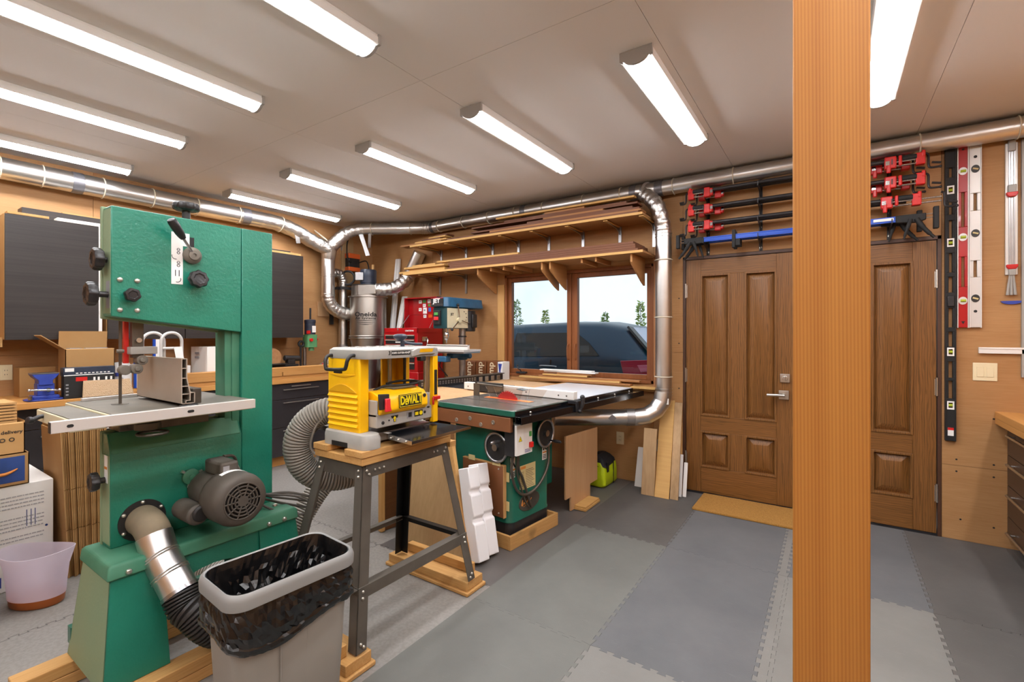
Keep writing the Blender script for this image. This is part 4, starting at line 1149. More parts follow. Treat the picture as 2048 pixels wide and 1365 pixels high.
# beams under the saw
for k, (x, lab) in enumerate(((-2.13, 'timber beam under the bandsaw stand, on the motor side'), (-2.53, 'timber beam under the bandsaw stand, on the far side'))):
    m = M(); m.box(x-.045, x+.045, .4, 1.42, .001, .046); m.box(x-.042, x+.044, .41, 1.43, .0475, .0925)
    m.build('timber_beam', 'pine', bev=.003, label=lab, cat='beam')

# ------------------------------------------------------------------ trash bin
bc = (-1.512, .868); RZ = -4
tb = thing('trash_bin', 'grey plastic trash bin lined with a black bag, beside the bandsaw', 'trash bin', (bc[0], bc[1], 0), 0)
def R_(hx, hy, r, z, n=8): return rrect(bc[0], bc[1], hx, hy, r, z, RZ, n)
m = M()
m.loft([R_(.095, .155, .04, .004), R_(.1, .16, .045, .012), R_(.115, .178, .05, .35), R_(.124, .192, .055, .60)], cap=False)
m.f([m.v(p) for p in R_(.095, .155, .04, .004)])
m.build('bin_body', 'bin_grey', tb)
m = M()
m.loft([R_(.127, .196, .055, .592), R_(.139, .210, .06, .593), R_(.140, .211, .06, .620), R_(.136, .207, .058, .633), R_(.130, .201, .055, .639), R_(.125, .196, .052, .636), R_(.121, .192, .05, .61)], cap=False)
m.build('bin_rim', 'bin_rim', tb)
m = M()
for sx, yy in ((1, -.07), (1, .02), (1, .11)):
    a0 = Vector((bc[0]+.1012, bc[1]+yy*.85, .02)); a1 = Vector((bc[0]+.1235, bc[1]+yy, .57)); m.tube([a0, a1], .0022, 6)
m.build('body_rib', 'bin_grey', tb)
def crumple(rings, amp, fr, seed):
    out = []
    for i, r in enumerate(rings):
        q = []
        for p in r:
            v = Vector(p); n_ = mnoise.noise_vector(v*fr+Vector((seed, 0, 0)))+.5*mnoise.noise_vector(v*fr*2.3+Vector((0, seed, 0)))
            k = amp[i] if isinstance(amp, list) else amp
            q.append(tuple(v+n_*k))
        out.append(q)
    return out
def dense(ring, step=.016):
    out = []
    for a_, b_ in zip(ring, ring[1:]+ring[:1]):
        a_, b_ = Vector(a_), Vector(b_); k_ = max(1, int((b_-a_).length/step))
        out += [tuple(a_.lerp(b_, i/k_)) for i in range(k_)]
    return out
NR = 100
def ring_of(hx, hy, r, z):
    """evenly spaced rounded rectangle with NR points"""
    q = [Vector(p) for p in dense(R_(hx, hy, r, z, 6), .004)]; L = [0]
    for a_, b_ in zip(q, q[1:]+q[:1]): L.append(L[-1]+(b_-a_).length)
    out = []; j = 0
    for i in range(NR):
        s_ = L[-1]*i/NR
        while L[j+1] < s_: j += 1
        out.append(tuple(q[j].lerp(q[(j+1) % len(q)], (s_-L[j])/max(1e-9, L[j+1]-L[j]))))
    return out
# liner inside: crumpled film folded over the rim, sinking to a saggy middle
def film(rings, amps, seed, inward=True):
    r_ = random.Random(seed); out = []
    for i, (rg_, am_) in enumerate(zip(rings, amps)):
        q_ = []
        for p in rg_:
            d_ = Vector((bc[0]-p[0], bc[1]-p[1], 0)); L_ = max(d_.length, 1e-6); k_ = r_.random()
            v = Vector(p)*9; big = abs(mnoise.noise(v+Vector((seed, 0, 0))))*1.8
            q_.append(tuple(Vector(p)+d_/L_*min(am_*(.6*k_+.7*big)*(1 if inward else -1), L_*.6)+Vector((0, 0, (r_.random()-.5)*am_*.8))))
        out.append(q_)
    return out
rg = []; am = []
for i in range(12):
    t_ = i/11
    rg.append(ring_of(.1225-.022*t_, .1935-.028*t_, .05, .637-.22*t_)); am.append(.001+.036*min(1, t_*1.5))
for k in (.82, .62, .42, .22, .05): rg.append(ring_of(.10*k, .165*k, .05*k, .41+.04*(1-k))); am.append(.05)
m = M(); fl_ = film(rg, am, 5); m.loft(fl_, cap=False); m.f([m.v(p) for p in fl_[-1]]); m.build('bag_inside', 'bag_black', tb, flat=True)
rg = []; am = []
for i in range(9):
    t_ = i/8
    rg.append([(x, y, z+.020*math.sin(9*x+14*y)*t_) for x, y, z in ring_of(.127+.006*math.sin(t_*PI), .196+.006*math.sin(t_*PI), .056, .595-.12*t_)]); am.append(.004+.010*min(1, t_*3))
m = M(); m.loft(film(rg, am, 9, False), cap=False); m.build('bag_skirt', 'bag_black', tb, flat=True)
rg = []; am = []
for i in range(4):
    t_ = i/3
    rg.append([(x, y, z+.020*math.sin(9*x+14*y)) for x, y, z in ring_of(.133+.006*math.sin(t_*PI), .202+.006*math.sin(t_*PI), .056, .497-.032*t_)]); am.append(.005)
m = M(); m.loft(film(rg, am, 13, False), cap=False); m.build('bag_hem', 'bag_black', tb, flat=True)
# ------------------------------------------------------------------ planer stand
t = thing('planer_stand', 'dark angle-iron stand with timber top and wooden feet under the yellow planer', 'stand', (-1.88, 1.64, 0))
m = M(); m.box(-2.05, -1.70, 1.345, 1.925, .805, .838); m.build('stand_top', 'pine', t, bev=.003)
for y in (1.345, 1.575):                     # cleats under the planer feet
    pass
m = M(); m.box(-2.055, -1.945, 1.34, 1.92, .839, .868); m.build('top_batten', 'pine', t, bev=.003)
m = M(); m.box(-1.82, -1.695, 1.34, 1.92, .839, .868); m.build('top_batten', 'pine', t, bev=.003)
def angle_leg(top, bot, sx, sy, name='leg', mat_='stand_steel', w=.052):
    """L profile from top to bottom point, flanges pointing inward (sx, sy)"""
    mm = M(); th = .004
    tx, ty, tz = top; bx, by, bz = bot
    for dx, dy, ex, ey in ((w*sx, 0, 0, th*sy), (0, w*sy, th*sx, 0)):
        def c(x, y, z): return [(x, y, z), (x+dx+ex, y, z) if dx else (x+ex, y, z), (x+dx+ex, y+dy+ey, z) if dx else (x+ex, y+dy, z), (x, y+ey, z) if dx else (x, y+dy, z)]
        mm.hexa(c(bx, by, bz)+c(tx, ty, tz))
    return mm
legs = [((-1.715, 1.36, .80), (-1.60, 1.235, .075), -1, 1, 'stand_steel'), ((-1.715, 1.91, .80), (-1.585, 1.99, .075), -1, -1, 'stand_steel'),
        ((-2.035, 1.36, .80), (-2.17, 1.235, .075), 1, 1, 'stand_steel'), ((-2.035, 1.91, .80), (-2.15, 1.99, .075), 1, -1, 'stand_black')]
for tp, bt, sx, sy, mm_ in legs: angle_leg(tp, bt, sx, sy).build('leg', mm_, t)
m = M(); m.box(-1.712, -1.708, 1.37, 1.90, .745, .803); m.box(-2.04, -2.036, 1.37, 1.90, .745, .803); m.box(-2.03, -1.72, 1.357, 1.361, .735, .803); m.box(-2.03, -1.72, 1.91, 1.914, .745, .803)
m.build('top_frame', 'stand_steel', t)
def lerp3(a, b, k): return tuple(a[i]+(b[i]-a[i])*k for i in range(3))
k_ = .69
P0, P1, P2, P3 = [lerp3(l[0], l[1], k_) for l in legs]
m = M(); m.hexa([(P0[0]+.003, P0[1], P0[2]-.03), (P1[0]+.003, P1[1], P1[2]-.03), (P1[0]-.001, P1[1], P1[2]-.03), (P0[0]-.001, P0[1], P0[2]-.03), (P0[0]+.003, P0[1], P0[2]+.02), (P1[0]+.003, P1[1], P1[2]+.02), (P1[0]-.001, P1[1], P1[2]+.02), (P0[0]-.001, P0[1], P0[2]+.02)])
m.hexa([(P0[0]-.001, P0[1], P0[2]+.016), (P1[0]-.001, P1[1], P1[2]+.016), (P1[0]-.04, P1[1], P1[2]+.016), (P0[0]-.04, P0[1], P0[2]+.016), (P0[0]-.001, P0[1], P0[2]+.02), (P1[0]-.001, P1[1], P1[2]+.02), (P1[0]-.04, P1[1], P1[2]+.02), (P0[0]-.04, P0[1], P0[2]+.02)])
m.build('stretcher', 'stand_steel', t)
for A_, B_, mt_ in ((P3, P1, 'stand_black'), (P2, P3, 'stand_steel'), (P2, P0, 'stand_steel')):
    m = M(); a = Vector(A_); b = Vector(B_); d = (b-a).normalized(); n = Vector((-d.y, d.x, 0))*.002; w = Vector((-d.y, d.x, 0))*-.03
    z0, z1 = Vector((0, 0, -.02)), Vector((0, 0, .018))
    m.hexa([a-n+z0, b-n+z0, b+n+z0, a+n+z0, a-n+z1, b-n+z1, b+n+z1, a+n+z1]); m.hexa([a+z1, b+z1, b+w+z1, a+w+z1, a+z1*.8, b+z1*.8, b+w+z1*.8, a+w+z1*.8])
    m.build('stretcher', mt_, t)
m = M()
for tp, bt, sx, sy, mm_ in legs[:2]:
    for k, dy in ((.03, .02), (.055, .035), (k_, .022), (k_+.035, .022), (.955, .02), (.975, .035)):
        q = lerp3(tp, bt, k); screw(m, (q[0]+.001, q[1]+sy*dy, q[2]), (1, 0, 0), .007)
for tp, bt, sx, sy, mm_ in (legs[0], legs[2]):
    for k in (.03, .065): q = lerp3(tp, bt, k); screw(m, (q[0]+sx*.025, q[1]-.001, q[2]), (0, -1, 0), .007)
for y in (1.42, 1.445, 1.47, 1.80, 1.825): screw(m, (-1.707, y, .775), (1, 0, 0), .006)
m.build_each('bolt', 'bolt_zinc', t)
for y0, y1 in ((1.165, 1.32), (1.92, 2.08)):
    m = M(); m.box(-2.215, -1.58, y0, y1, .001, .021); ft = m.build('foot_plate', 'pine_x', t, bev=.005)
    m = M(); m.box(-2.20, -1.592, y0+.014, y1-.014, .022, .068); m.build('foot_block', 'pine_x', ft, bev=.003)
    m = M(); yy = y0+.016 if y0 < 1.5 else y1-.06; m.box(-2.13, -1.64, yy, yy+.04, .069, .118); m.build('foot_beam', 'pine_x', ft, bev=.003)
m = M(); m.box(-1.80, -1.715, 1.935, 1.985, .77, .80); m.build('side_block', 'pine', t, bev=.003)

# ------------------------------------------------------------------ thickness planer
ZP = .869
t = thing('thickness_planer', 'yellow and grey thickness planer standing on the angle-iron stand', 'planer', (-1.86, 1.64, ZP))
m = M()      # base casting
for yc_, hy_, xc_ in ((1.41, .052, -1.855), (1.83, .04, -1.93)):
    m.loft([rrect(xc_, yc_, .162 if xc_ > -1.9 else .12, hy_, .04, ZP+.0), rrect(xc_, yc_, .162 if xc_ > -1.9 else .12, hy_, .04, ZP+.045), rrect(xc_-.003, yc_, .156 if xc_ > -1.9 else .115, hy_-.005, .035, ZP+.062), rrect(xc_-.007, yc_, .148 if xc_ > -1.9 else .11, hy_-.012, .025, ZP+.066)])
m.box(-2.0, -1.765, 1.44, 1.83, ZP+.012, ZP+.05)
ba = m.build('base', 'cast_grey', t)
m = M(); m.box(-1.935, -1.82, 1.3565, 1.36, ZP+.001, ZP+.022); m.build('base_notch', 'motor_dark', ba)
m = M(); m.box(-1.98, -1.74, 1.46, 1.81, ZP+.051, ZP+.057); m.build('bed_plate', 'steel', ba)
# towers
def tower(y0, y1, x0, x1, z0, z1, nm):
    mm = M(); mm.loft([rrect((x0+x1)/2, (y0+y1)/2, (x1-x0)/2, (y1-y0)/2, .018, z) for z in (z0, z1)]); return mm
m = M()
x0, x1, y0, y1 = -2.005, -1.77, 1.385, 1.44
m.box(x0, x1, y0, y1, ZP+.06, 1.28)
tw = m.build('side_tower', 'yellow_plastic', t, bev=.008, seg=3)
m = M()
for k in range(6):
    z = .955+.027*k
    m.prism([(x0+.008, y0+.002, z), (x0+.008, y0-.008, z+.004), (x0+.008, y0-.002, z+.016), (x0+.008, y0+.002, z+.018)], (x1-x0-.02, 0, 0))
m.build_each('vent_rib', 'yellow_plastic', tw, bev=.001)
m = M(); m.prism([(x0+.01+(x1-x0-.03)*i/12, y0+.001, 1.118+.035*math.sin(PI*i/12)) for i in range(13)]+[(x1-.02, y0+.001, 1.115), (x0+.01, y0+.001, 1.115)], (0, -.006, 0)); m.build('arched_relief', 'yellow_dark', tw, bev=.002)
m = M(); m.prism([(x0+.02+(x1-x0-.05)*i/12, y0+.001, 1.198-.012*math.sin(PI*i/12)) for i in range(13)], (0, -.004, 0)); m.build('grip_ledge', 'yellow_plastic', tw, bev=.001)
# rear dust chute bump, left
m = M(); m.sph((-2.02, 1.46, 1.215), (.045, .05, .06)); m.build('dust_chute', 'yellow_plastic', t)
# far tower
m = M(); m.box(-2.0, -1.985, 1.70, 1.845, ZP+.06, 1.28); m.box(-2.0, -1.93, 1.80, 1.845, ZP+.06, 1.28); m.build('far_tower', 'yellow_dark', t, bev=.004)
m = M(); m.box(-1.735, -1.71, 1.80, 1.835, ZP+.06, 1.275); sc_ = m.build('scale_post', 'yellow_plastic', t, bev=.002)
m = M(); m.box(-1.7095, -1.7085, 1.808, 1.828, 1.07, 1.20); m.build('scale_strip', 'ink_black', sc_)
m = M(); m.box(-1.709, -1.695, 1.795, 1.84, 1.046, 1.064); m.box(-1.709, -1.70, 1.79, 1.80, 1.02, 1.06); m.build('depth_pointer', 'clamp_red', sc_, bev=.003)
m = M()
for x, y in ((-1.75, 1.785), (-1.96, 1.73), (-1.75, 1.80), (-1.96, 1.49)): m.cyl((x, y, ZP+.07), (x, y, 1.28), .011, n=14)
m.build_each('column_post', 'steel', t)
m = M(); m.cyl((-1.9, 1.78, ZP+.07), (-1.9, 1.78, 1.28), .008, n=10); m.build('elevation_screw', 'black_steel', t)
# head frame on top
m = M()
m.loft([rrect(-1.858, 1.615, .150, .232, .03, 1.272), rrect(-1.858, 1.615, .153, .235, .03, 1.285), rrect(-1.858, 1.615, .150, .232, .03, 1.312), rrect(-1.858, 1.615, .138, .22, .03, 1.322)])
hd = m.build('head', 'cast_grey', t)
m = M()
for i in range(3):
    for j in range(6): m.lathe((-1.94+.05*i, 1.44+.065*j, 1.3215), (0, 0, 1), [(.013, 0), (.011, .0035), (.004, .004)], 14)
m.build_each('rivet', 'cast_grey', hd)
m = M(); m.prism([(-1.706, 1.64, 1.274), (-1.706, 1.70, 1.284), (-1.706, 1.80, 1.284), (-1.706, 1.80, 1.318), (-1.706, 1.68, 1.318), (-1.706, 1.64, 1.305)], (.012, 0, 0)); m.build('head_nose', 'cast_grey', hd, bev=.004)
m = M(); m.prism([(-1.6935, 1.685, 1.295), (-1.6935, 1.775, 1.295), (-1.6935, 1.785, 1.312), (-1.6935, 1.692, 1.312)], (.0008, 0, 0)); m.build('gold_label', 'yellow_dark', hd)
m = M(); m.box(-1.7049, -1.7042, 1.515, 1.635, 1.286, 1.307); bl = m.build('cutter_label', 'ink_black', hd)
text('lettering', '3', 'ink_black', .026, (-1.7042, 1.503, 1.2965), (0, 1, 0), (0, 0, 1), hd, .0006, bold=.02)
text('lettering', 'KNIFE CUTTER-HEAD', 'paper_white', .0125, (-1.704, 1.572, 1.2965), (0, 1, 0), (0, 0, 1), bl, .0005, squash=.9, bold=.012)
text('lettering', 'P', 'paper_white', .016, (-1.704, 1.627, 1.2965), (0, 1, 0), (0, 0, 1), bl, .0005, bold=.02)
# carry handle on the near side
m = M(); m.tube(smooth_path([(-1.965, 1.385, 1.285), (-1.968, 1.36, 1.283), (-1.966, 1.345, 1.262), (-1.960, 1.343, 1.232), (-1.945, 1.343, 1.222), (-1.83, 1.343, 1.226), (-1.812, 1.343, 1.236), (-1.803, 1.345, 1.266), (-1.80, 1.36, 1.286), (-1.80, 1.385, 1.288)], 5), .0085, 10)
m.box(-1.905, -1.855, 1.346, 1.356, 1.206, 1.217); m.build('carry_handle', 'black_plastic', t)
# crank knob on top
m = M(); m.cyl((-1.83, 1.70, 1.32), (-1.83, 1.70, 1.352), .011); m.tube(smooth_path([(-1.83, 1.70, 1.345), (-1.80, 1.74, 1.335), (-1.78, 1.79, 1.333)]), .007, 8); m.lathe((-1.83, 1.685, 1.35), (0, 0, 1), [(.012, 0), (.022, .008), (.034, .016), (.036, .026), (.028, .034), (.012, .037)], 24); m.build('crank', 'dark_navy', hd)
m = M(); m.box(-1.74, -1.705, 1.71, 1.745, 1.25, 1.275); m.build('lock_button', 'black_plastic', hd, bev=.005)
# cutter head carriage with the motor
m = M()
m.prism([(-1.72, 0, 0.932), (-1.72, 0, 1.015), (-1.75, 0, 1.035), (-1.94, 0, 1.035), (-1.94, 0, .932)], (0, 0, 0)) if False else None
m.box(-1.95, -1.722, 1.442, 1.81, .952, 1.018); m.box(-1.90, -1.722, 1.442, 1.452, 1.0, 1.08); m.box(-1.80, -1.722, 1.762, 1.79, 1.0, 1.085)
cg = m.build('carriage', 'cast_grey', t, bev=.005)
m = M(); m.prism([(-1.745, 1.453, 1.008), (-1.715, 1.453, 1.012), (-1.700, 1.453, 1.03), (-1.703, 1.453, 1.075), (-1.725, 1.453, 1.102), (-1.775, 1.453, 1.118), (-1.87, 1.453, 1.118), (-1.91, 1.453, 1.09), (-1.91, 1.453, 1.008)], (0, .30, 0)); mh = m.build('motor_housing', 'yellow_plastic', t, bev=.006, seg=3)
m = M(); m.prism([(-1.76, 1.575, 1.1165), (-1.86, 1.575, 1.1195), (-1.86, 1.73, 1.1195), (-1.76, 1.73, 1.1165)], (0, 0, .0035)); m.build('dusty_vent', 'flange_dust', mh)
m = M(); m.tube(smooth_path([(-1.80, 1.49, 1.118), (-1.78, 1.54, 1.136), (-1.755, 1.6, 1.135), (-1.745, 1.68, 1.135), (-1.76, 1.755, 1.14), (-1.82, 1.755, 1.142), (-1.86, 1.70, 1.142), (-1.86, 1.62, 1.135)], 6), .006, 8); m.build('cord_wrap', 'black_rubber', mh)
# switch
m = M(); m.prism([(-1.702, 1.436, 1.04), (-1.702, 1.490, 1.04), (-1.708, 1.496, 1.108), (-1.708, 1.436, 1.112)], (.012, 0, 0)); sw = m.build('switch_box', 'black_plastic', mh, bev=.003)
m = M(); m.prism([(-1.688, 1.458, 1.03), (-1.688, 1.494, 1.03), (-1.690, 1.489, 1.05), (-1.69, 1.486, 1.09), (-1.69, 1.460, 1.09), (-1.69, 1.460, 1.05)], (.012, 0, 0)); m.build('switch_paddle', 'red_plastic', sw, bev=.003)
# brand plate
m = M(); m.prism([(-1.6985, 1.556, 1.034), (-1.6985, 1.706, 1.034), (-1.7015, 1.706, 1.096), (-1.7015, 1.556, 1.096)], (.0022, 0, 0)); bp = m.build('brand_plate', 'ink_black', mh)
m = M(); m.frame_prism([(-1.6962, 1.559, 1.037), (-1.6962, 1.703, 1.037), (-1.6992, 1.703, 1.093), (-1.6992, 1.559, 1.093)], [(-1.6963, 1.5615, 1.0395), (-1.6963, 1.7005, 1.0395), (-1.6991, 1.7005, 1.0905), (-1.6991, 1.5615, 1.0905)], (.0005, 0, 0)); m.build('plate_border', 'safety_yellow', bp)
text('lettering', 'D', 'safety_yellow', .056, (-1.6965, 1.578, 1.065), (0, 1, 0), (-.06, 0, 1), bp, .0012, squash=.68, bold=.03)
text('lettering', 'E', 'safety_yellow', .040, (-1.6965, 1.600, 1.0585), (0, 1, 0), (-.06, 0, 1), bp, .0012, squash=.68, bold=.03)
text('lettering', 'WALT', 'safety_yellow', .056, (-1.6965, 1.6525, 1.065), (0, 1, 0), (-.06, 0, 1), bp, .0012, squash=.64, bold=.03)
m = M(); m.cyl((-1.703, 1.727, 1.078), (-1.6975, 1.727, 1.078), .009, n=16); m.build('cap_screw', 'black_plastic', mh)
# carriage front labels
m = M(); m.box(-1.7215, -1.7205, 1.628, 1.668, .972, 1.004); m.build('grey_label', 'paper_grey', cg)
m = M(); m.box(-1.7212, -1.7203, 1.637, 1.659, .977, 1.0); m.build('label_mark', 'ink_black', cg)
m = M(); m.box(-1.7215, -1.7205, 1.678, 1.735, .974, 1.003); m.build('yellow_label', 'ink_black', cg)
m = M(); m.cyl((-1.7205, 1.722, .9885), (-1.7198, 1.722, .9885), .011, n=18); m.box(-1.7205, -1.7198, 1.682, 1.704, .98, .996); m.build('label_mark', 'safety_yellow', cg)
m = M(); m.prism([(-1.7215, 1.527, .999), (-1.7215, 1.572, .999), (-1.7215, 1.567, .986), (-1.7215, 1.557, .986), (-1.7215, 1.556, .968), (-1.7215, 1.543, .968), (-1.7215, 1.542, .986), (-1.7215, 1.532, .986)], (.0008, 0, 0)); m.build('arrow_label', 'ink_black', cg)
m = M(); m.prism([(-1.7205, 1.549, .996), (-1.7205, 1.560, .985), (-1.7205, 1.553, .985), (-1.7205, 1.553, .970), (-1.7205, 1.546, .970), (-1.7205, 1.546, .985), (-1.7205, 1.539, .985)], (.0006, 0, 0)); m.build('label_mark', 'safety_yellow', cg)
m = M(); m.lathe((-1.7225, 1.478, .974), (1, 0, 0), [(.008, 0), (.008, .004), (.004, .006)], 14); m.cyl((-1.7225, 1.515, .98), (-1.72, 1.515, .98), .004); m.lathe((-1.7225, 1.75, .988), (1, 0, 0), [(.007, 0), (.007, .003), (.004, .004)], 14); m.build_each('carriage_bolt', 'black_steel', cg)
# infeed and outfeed tables
m = M(); m.hexa([(-1.735, 1.505, .918), (-1.555, 1.50, .900), (-1.555, 1.915, .900), (-1.735, 1.825, .918), (-1.735, 1.505, .9215), (-1.555, 1.50, .9035), (-1.555, 1.915, .9035), (-1.735, 1.825, .9215)])
ft = m.build('infeed_table', 'black_gloss', t, bev=.001)
m = M(); m.hexa([(-1.725, 1.503, .896), (-1.553, 1.498, .888), (-1.553, 1.501, .888), (-1.725, 1.507, .896), (-1.725, 1.503, .921), (-1.553, 1.498, .9045), (-1.553, 1.501, .9045), (-1.725, 1.507, .921)])
m.hexa([(-1.5555, 1.498, .892), (-1.5535, 1.498, .892), (-1.5535, 1.917, .892), (-1.5555, 1.917, .892), (-1.5555, 1.498, .9045), (-1.5535, 1.498, .9045), (-1.5535, 1.917, .9045), (-1.5555, 1.917, .9045)])
m.build('table_edge', 'chrome', ft)
m = M()
for x in (-1.69, -1.64, -1.59): screw(m, (x, 1.5005, .905-.004*(x+1.69)/.1), (0, -1, 0), .005)
m.build_each('table_screw', 'bolt_zinc', ft)
m = M(); m.hexa([(-1.995, 1.47, .918), (-1.995, 1.80, .918), (-2.3, 1.80, .905), (-2.3, 1.47, .905), (-1.995, 1.47, .9215), (-1.995, 1.80, .9215), (-2.3, 1.80, .9085), (-2.3, 1.47, .9085)])
m.hexa([(-1.995, 1.468, .895), (-1.995, 1.472, .895), (-2.3, 1.472, .888), (-2.3, 1.468, .888), (-1.995, 1.468, .921), (-1.995, 1.472, .921), (-2.3, 1.472, .908), (-2.3, 1.468, .908)]); m.build('outfeed_table', 'steel', t)
M().box(-1.735, -1.70, 1.49, 1.512, ZP+.055, .925).build('table_hinge', 'cast_grey', t, bev=.006)

# ------------------------------------------------------------------ big ribbed hoses behind the planer
t = thing('planer_dust_hose', 'large grey ribbed hose looping from the planer down behind its stand', 'hose', (-2.3, 1.6, .4))
hp = [(-2.07, 1.50, 1.0), (-2.13, 1.45, .992), (-2.2, 1.40, .94), (-2.235, 1.37, .85), (-2.24, 1.385, .745), (-2.22, 1.44, .665), (-2.18, 1.54, .625), (-2.16, 1.66, .625), (-2.2, 1.79, .65), (-2.28, 1.90, .68)]
corrugated(M(), hp, .0625, .0145, .0045, 40).build('ribbed_hose', 'hose_grey', t)
q0 = Vector(hp[0]); M().cyl(q0+Vector((-.01, -.007, 0)), q0+Vector((.02, .01, 0)), .069, n=32).build('hose_clamp', 'steel', t)
M().tube(smooth_path([(-2.06, 1.43, 1.0), (-2.12, 1.40, .93), (-2.17, 1.40, .83), (-2.16, 1.42, .78), (-2.10, 1.44, .76), (-2.05, 1.44, .765)]), .006, 8).build('planer_cable', 'hose_grey', t)
t = thing('floor_dust_hose', 'grey ribbed hose rising from the floor between bandsaw and planer stand', 'hose', (-2.7, 1.6, 0))
corrugated(M(), [(-2.62, 1.50, .08), (-2.62, 1.55, .18), (-2.62, 1.62, .28), (-2.62, 1.72, .40), (-2.62, 1.83, .50), (-2.64, 1.95, .585), (-2.7, 2.05, .62)], .064, .0145, .0045, 36).build('ribbed_hose', 'hose_grey', t)
corrugated(M(), [(-2.62, 1.49, .075), (-2.64, 1.40, .073), (-2.74, 1.28, .073), (-2.9, 1.2, .073)], .064, .0145, .0045, 36).build('ribbed_hose', 'hose_grey', t)
# ------------------------------------------------------------------ table saw (own frame: x towards the operator, y along the rail)
SX = F2(-1.69, 2.483, -5.5)
SR = -5.5
def MS(): return M(SX)
t = thing('table_saw_plinth', 'pale timber plinth under the green table saw', 'plinth', SX @ Vector((-.3, .27, 0)), SR)
m = MS(); m.box(-.62, -.02, 0, .02, .001, .09); m.box(-.62, -.02, .52, .54, .001, .09); m.build_each('plinth_side', 'pine_x', t, bev=.002)
m = MS(); m.box(-.02, 0, 0, .54, .001, .09); m.box(-.62, -.60, .02, .52, .001, .09); m.build_each('plinth_front', 'pine', t, bev=.002)
m = MS(); m.box(-.6, -.02, .02, .52, .02, .055); m.build('plinth_floor', 'pine_x', t)
ZB_ = .056
t = thing('table_saw', 'green cabinet table saw with two handwheels and long black fence rail', 'table saw', SX @ Vector((-.3, .3, ZB_)), SR)
ts = t
m = MS(); m.loft([rrect(-.315, .275, .27, .225, .05, ZB_), rrect(-.315, .275, .27, .225, .05, .15)]); m.build('base_skirt', 'black_steel', t, bev=.002)
m = MS(); m.loft([rrect(-.315, .275, .275, .23, .06, .145, n=8), rrect(-.315, .275, .275, .23, .06, .152, n=8), rrect(-.315, .275, .27, .225, .055, .16, n=8), rrect(-.315, .275, .27, .225, .055, .84, n=8)]); cab = m.build('cabinet', 'saw_green', t)
m = MS(); m.ring((0, 0, 0), (0, 0, 1), .01, .001, 4, 4)
m.bm.clear()
# table
m = MS(); m.loft([rrect(-.30, .315, .355, .345, .03, .862), rrect(-.30, .315, .36, .35, .03, .868), rrect(-.30, .315, .36, .35, .03, .898), rrect(-.30, .315, .358, .348, .03, .9)]); tb_ = m.build('table_casting', 'saw_green', t)
m = MS(); m.loft([rrect(-.30, .315, .357, .347, .03, .9), rrect(-.30, .315, .355, .345, .03, .905)]); m.build('table_top', 'iron_table', t)
m = MS()
for y in (.18, .60): m.box(-.655, .055, y, y+.02, .9045, .9056)
m.box(-.52, -.08, .31, .37, .9046, .9058); m.build('miter_slot', 'gunmetal', tb_)
m = MS(); m.box(-.52, -.09, .312, .368, .9055, .9068); m.build('throat_insert', 'plastic_glow_orange', t, label='orange throat insert round the blade')
m = MS()
N = 36; cx_, cz_ = -.31, .850
pts = []
for i in range(N*2):
    a_ = 2*PI*i/(N*2); r_ = .120 if i % 2 == 0 else .107
    pts.append((cx_+r_*math.cos(a_-(.05 if i % 2 == 0 else 0)), .339, cz_+r_*math.sin(a_-(.05 if i % 2 == 0 else 0))))
m.prism([(x-0, y, z) for x, y, z in pts], (0, .003, 0)); m.build('saw_blade', 'red_plastic', t)
# brown board hung under the table edge
m = MS(); m.box(-.66, .022, -.03, .0, .762, .855); bb = m.build('side_board', 'brown_laminate', t, bev=.004)
for x, z in ((-.46, .79), (-.33, .815), (-.23, .785), (-.12, .812)):
    m = MS(); m.ring((x, -.031, z), (0, 1, 0), .011, .004, 20, 8); m.cyl((x, -.031, z), (x, -.034, z), .007, n=6); m.build('side_bolt', 'bolt_zinc', bb)
# fence rails
m = MS(); m.box(.062, .068, -.03, 1.63, .86, .9); m.box(.062, .095, -.03, 1.63, .853, .859); an = m.build('rail_angle', 'black_gloss', t)
m = MS()
for y in (.12, .72, 1.0, 1.28, 1.55): screw(m, (.068, y, .878), (1, 0, 0), .008)
m.build_each('rail_bolt', 'bolt_zinc', an)
m = MS()
y0, y1 = -.045, 1.735
m.frame_prism([(.075, y0, .826), (.125, y0, .826), (.125, y0, .872), (.075, y0, .872)], [(.0785, y0, .8295), (.1215, y0, .8295), (.1215, y0, .8685), (.0785, y0, .8685)], (0, y1-y0, 0)); m.build('rail_tube', 'black_gloss', t, bev=.0015)
# rip fence
m = MS(); m.box(-1.0, .11, .575, .625, .909, .968); fe = m.build('rip_fence', 'white_plastic', t, bev=.003)
m = MS()
for x in (-.32, -.02, .05, -.95): m.cyl((x, .5745, .935), (x, .573, .935), .006, n=12)
m.build_each('fence_hole', 'gunmetal', fe)
m = MS(); m.box(-.83, -.55, .535, .574, .908, .985); m.build('auxiliary_fence', 'motor_dark', fe, bev=.002)
m = MS(); m.box(.065, .13, .565, .64, .885, .9085); m.box(.127, .14, .57, .635, .83, .905)
m.build('fence_head', 'black_steel', fe, bev=.002)
m = MS(); m.tube(smooth_path([(.147, .60, .835), (.158, .605, .86), (.165, .61, .90), (.16, .612, .93)]), [.012]*7+[.014]*7+[.016]*5, 12); m.sph((.16, .612, .932), .018); m.sph((.148, .60, .832), .015); m.sph((.15, .60, .83), .013); m.build('fence_lever', 'black_plastic', fe)
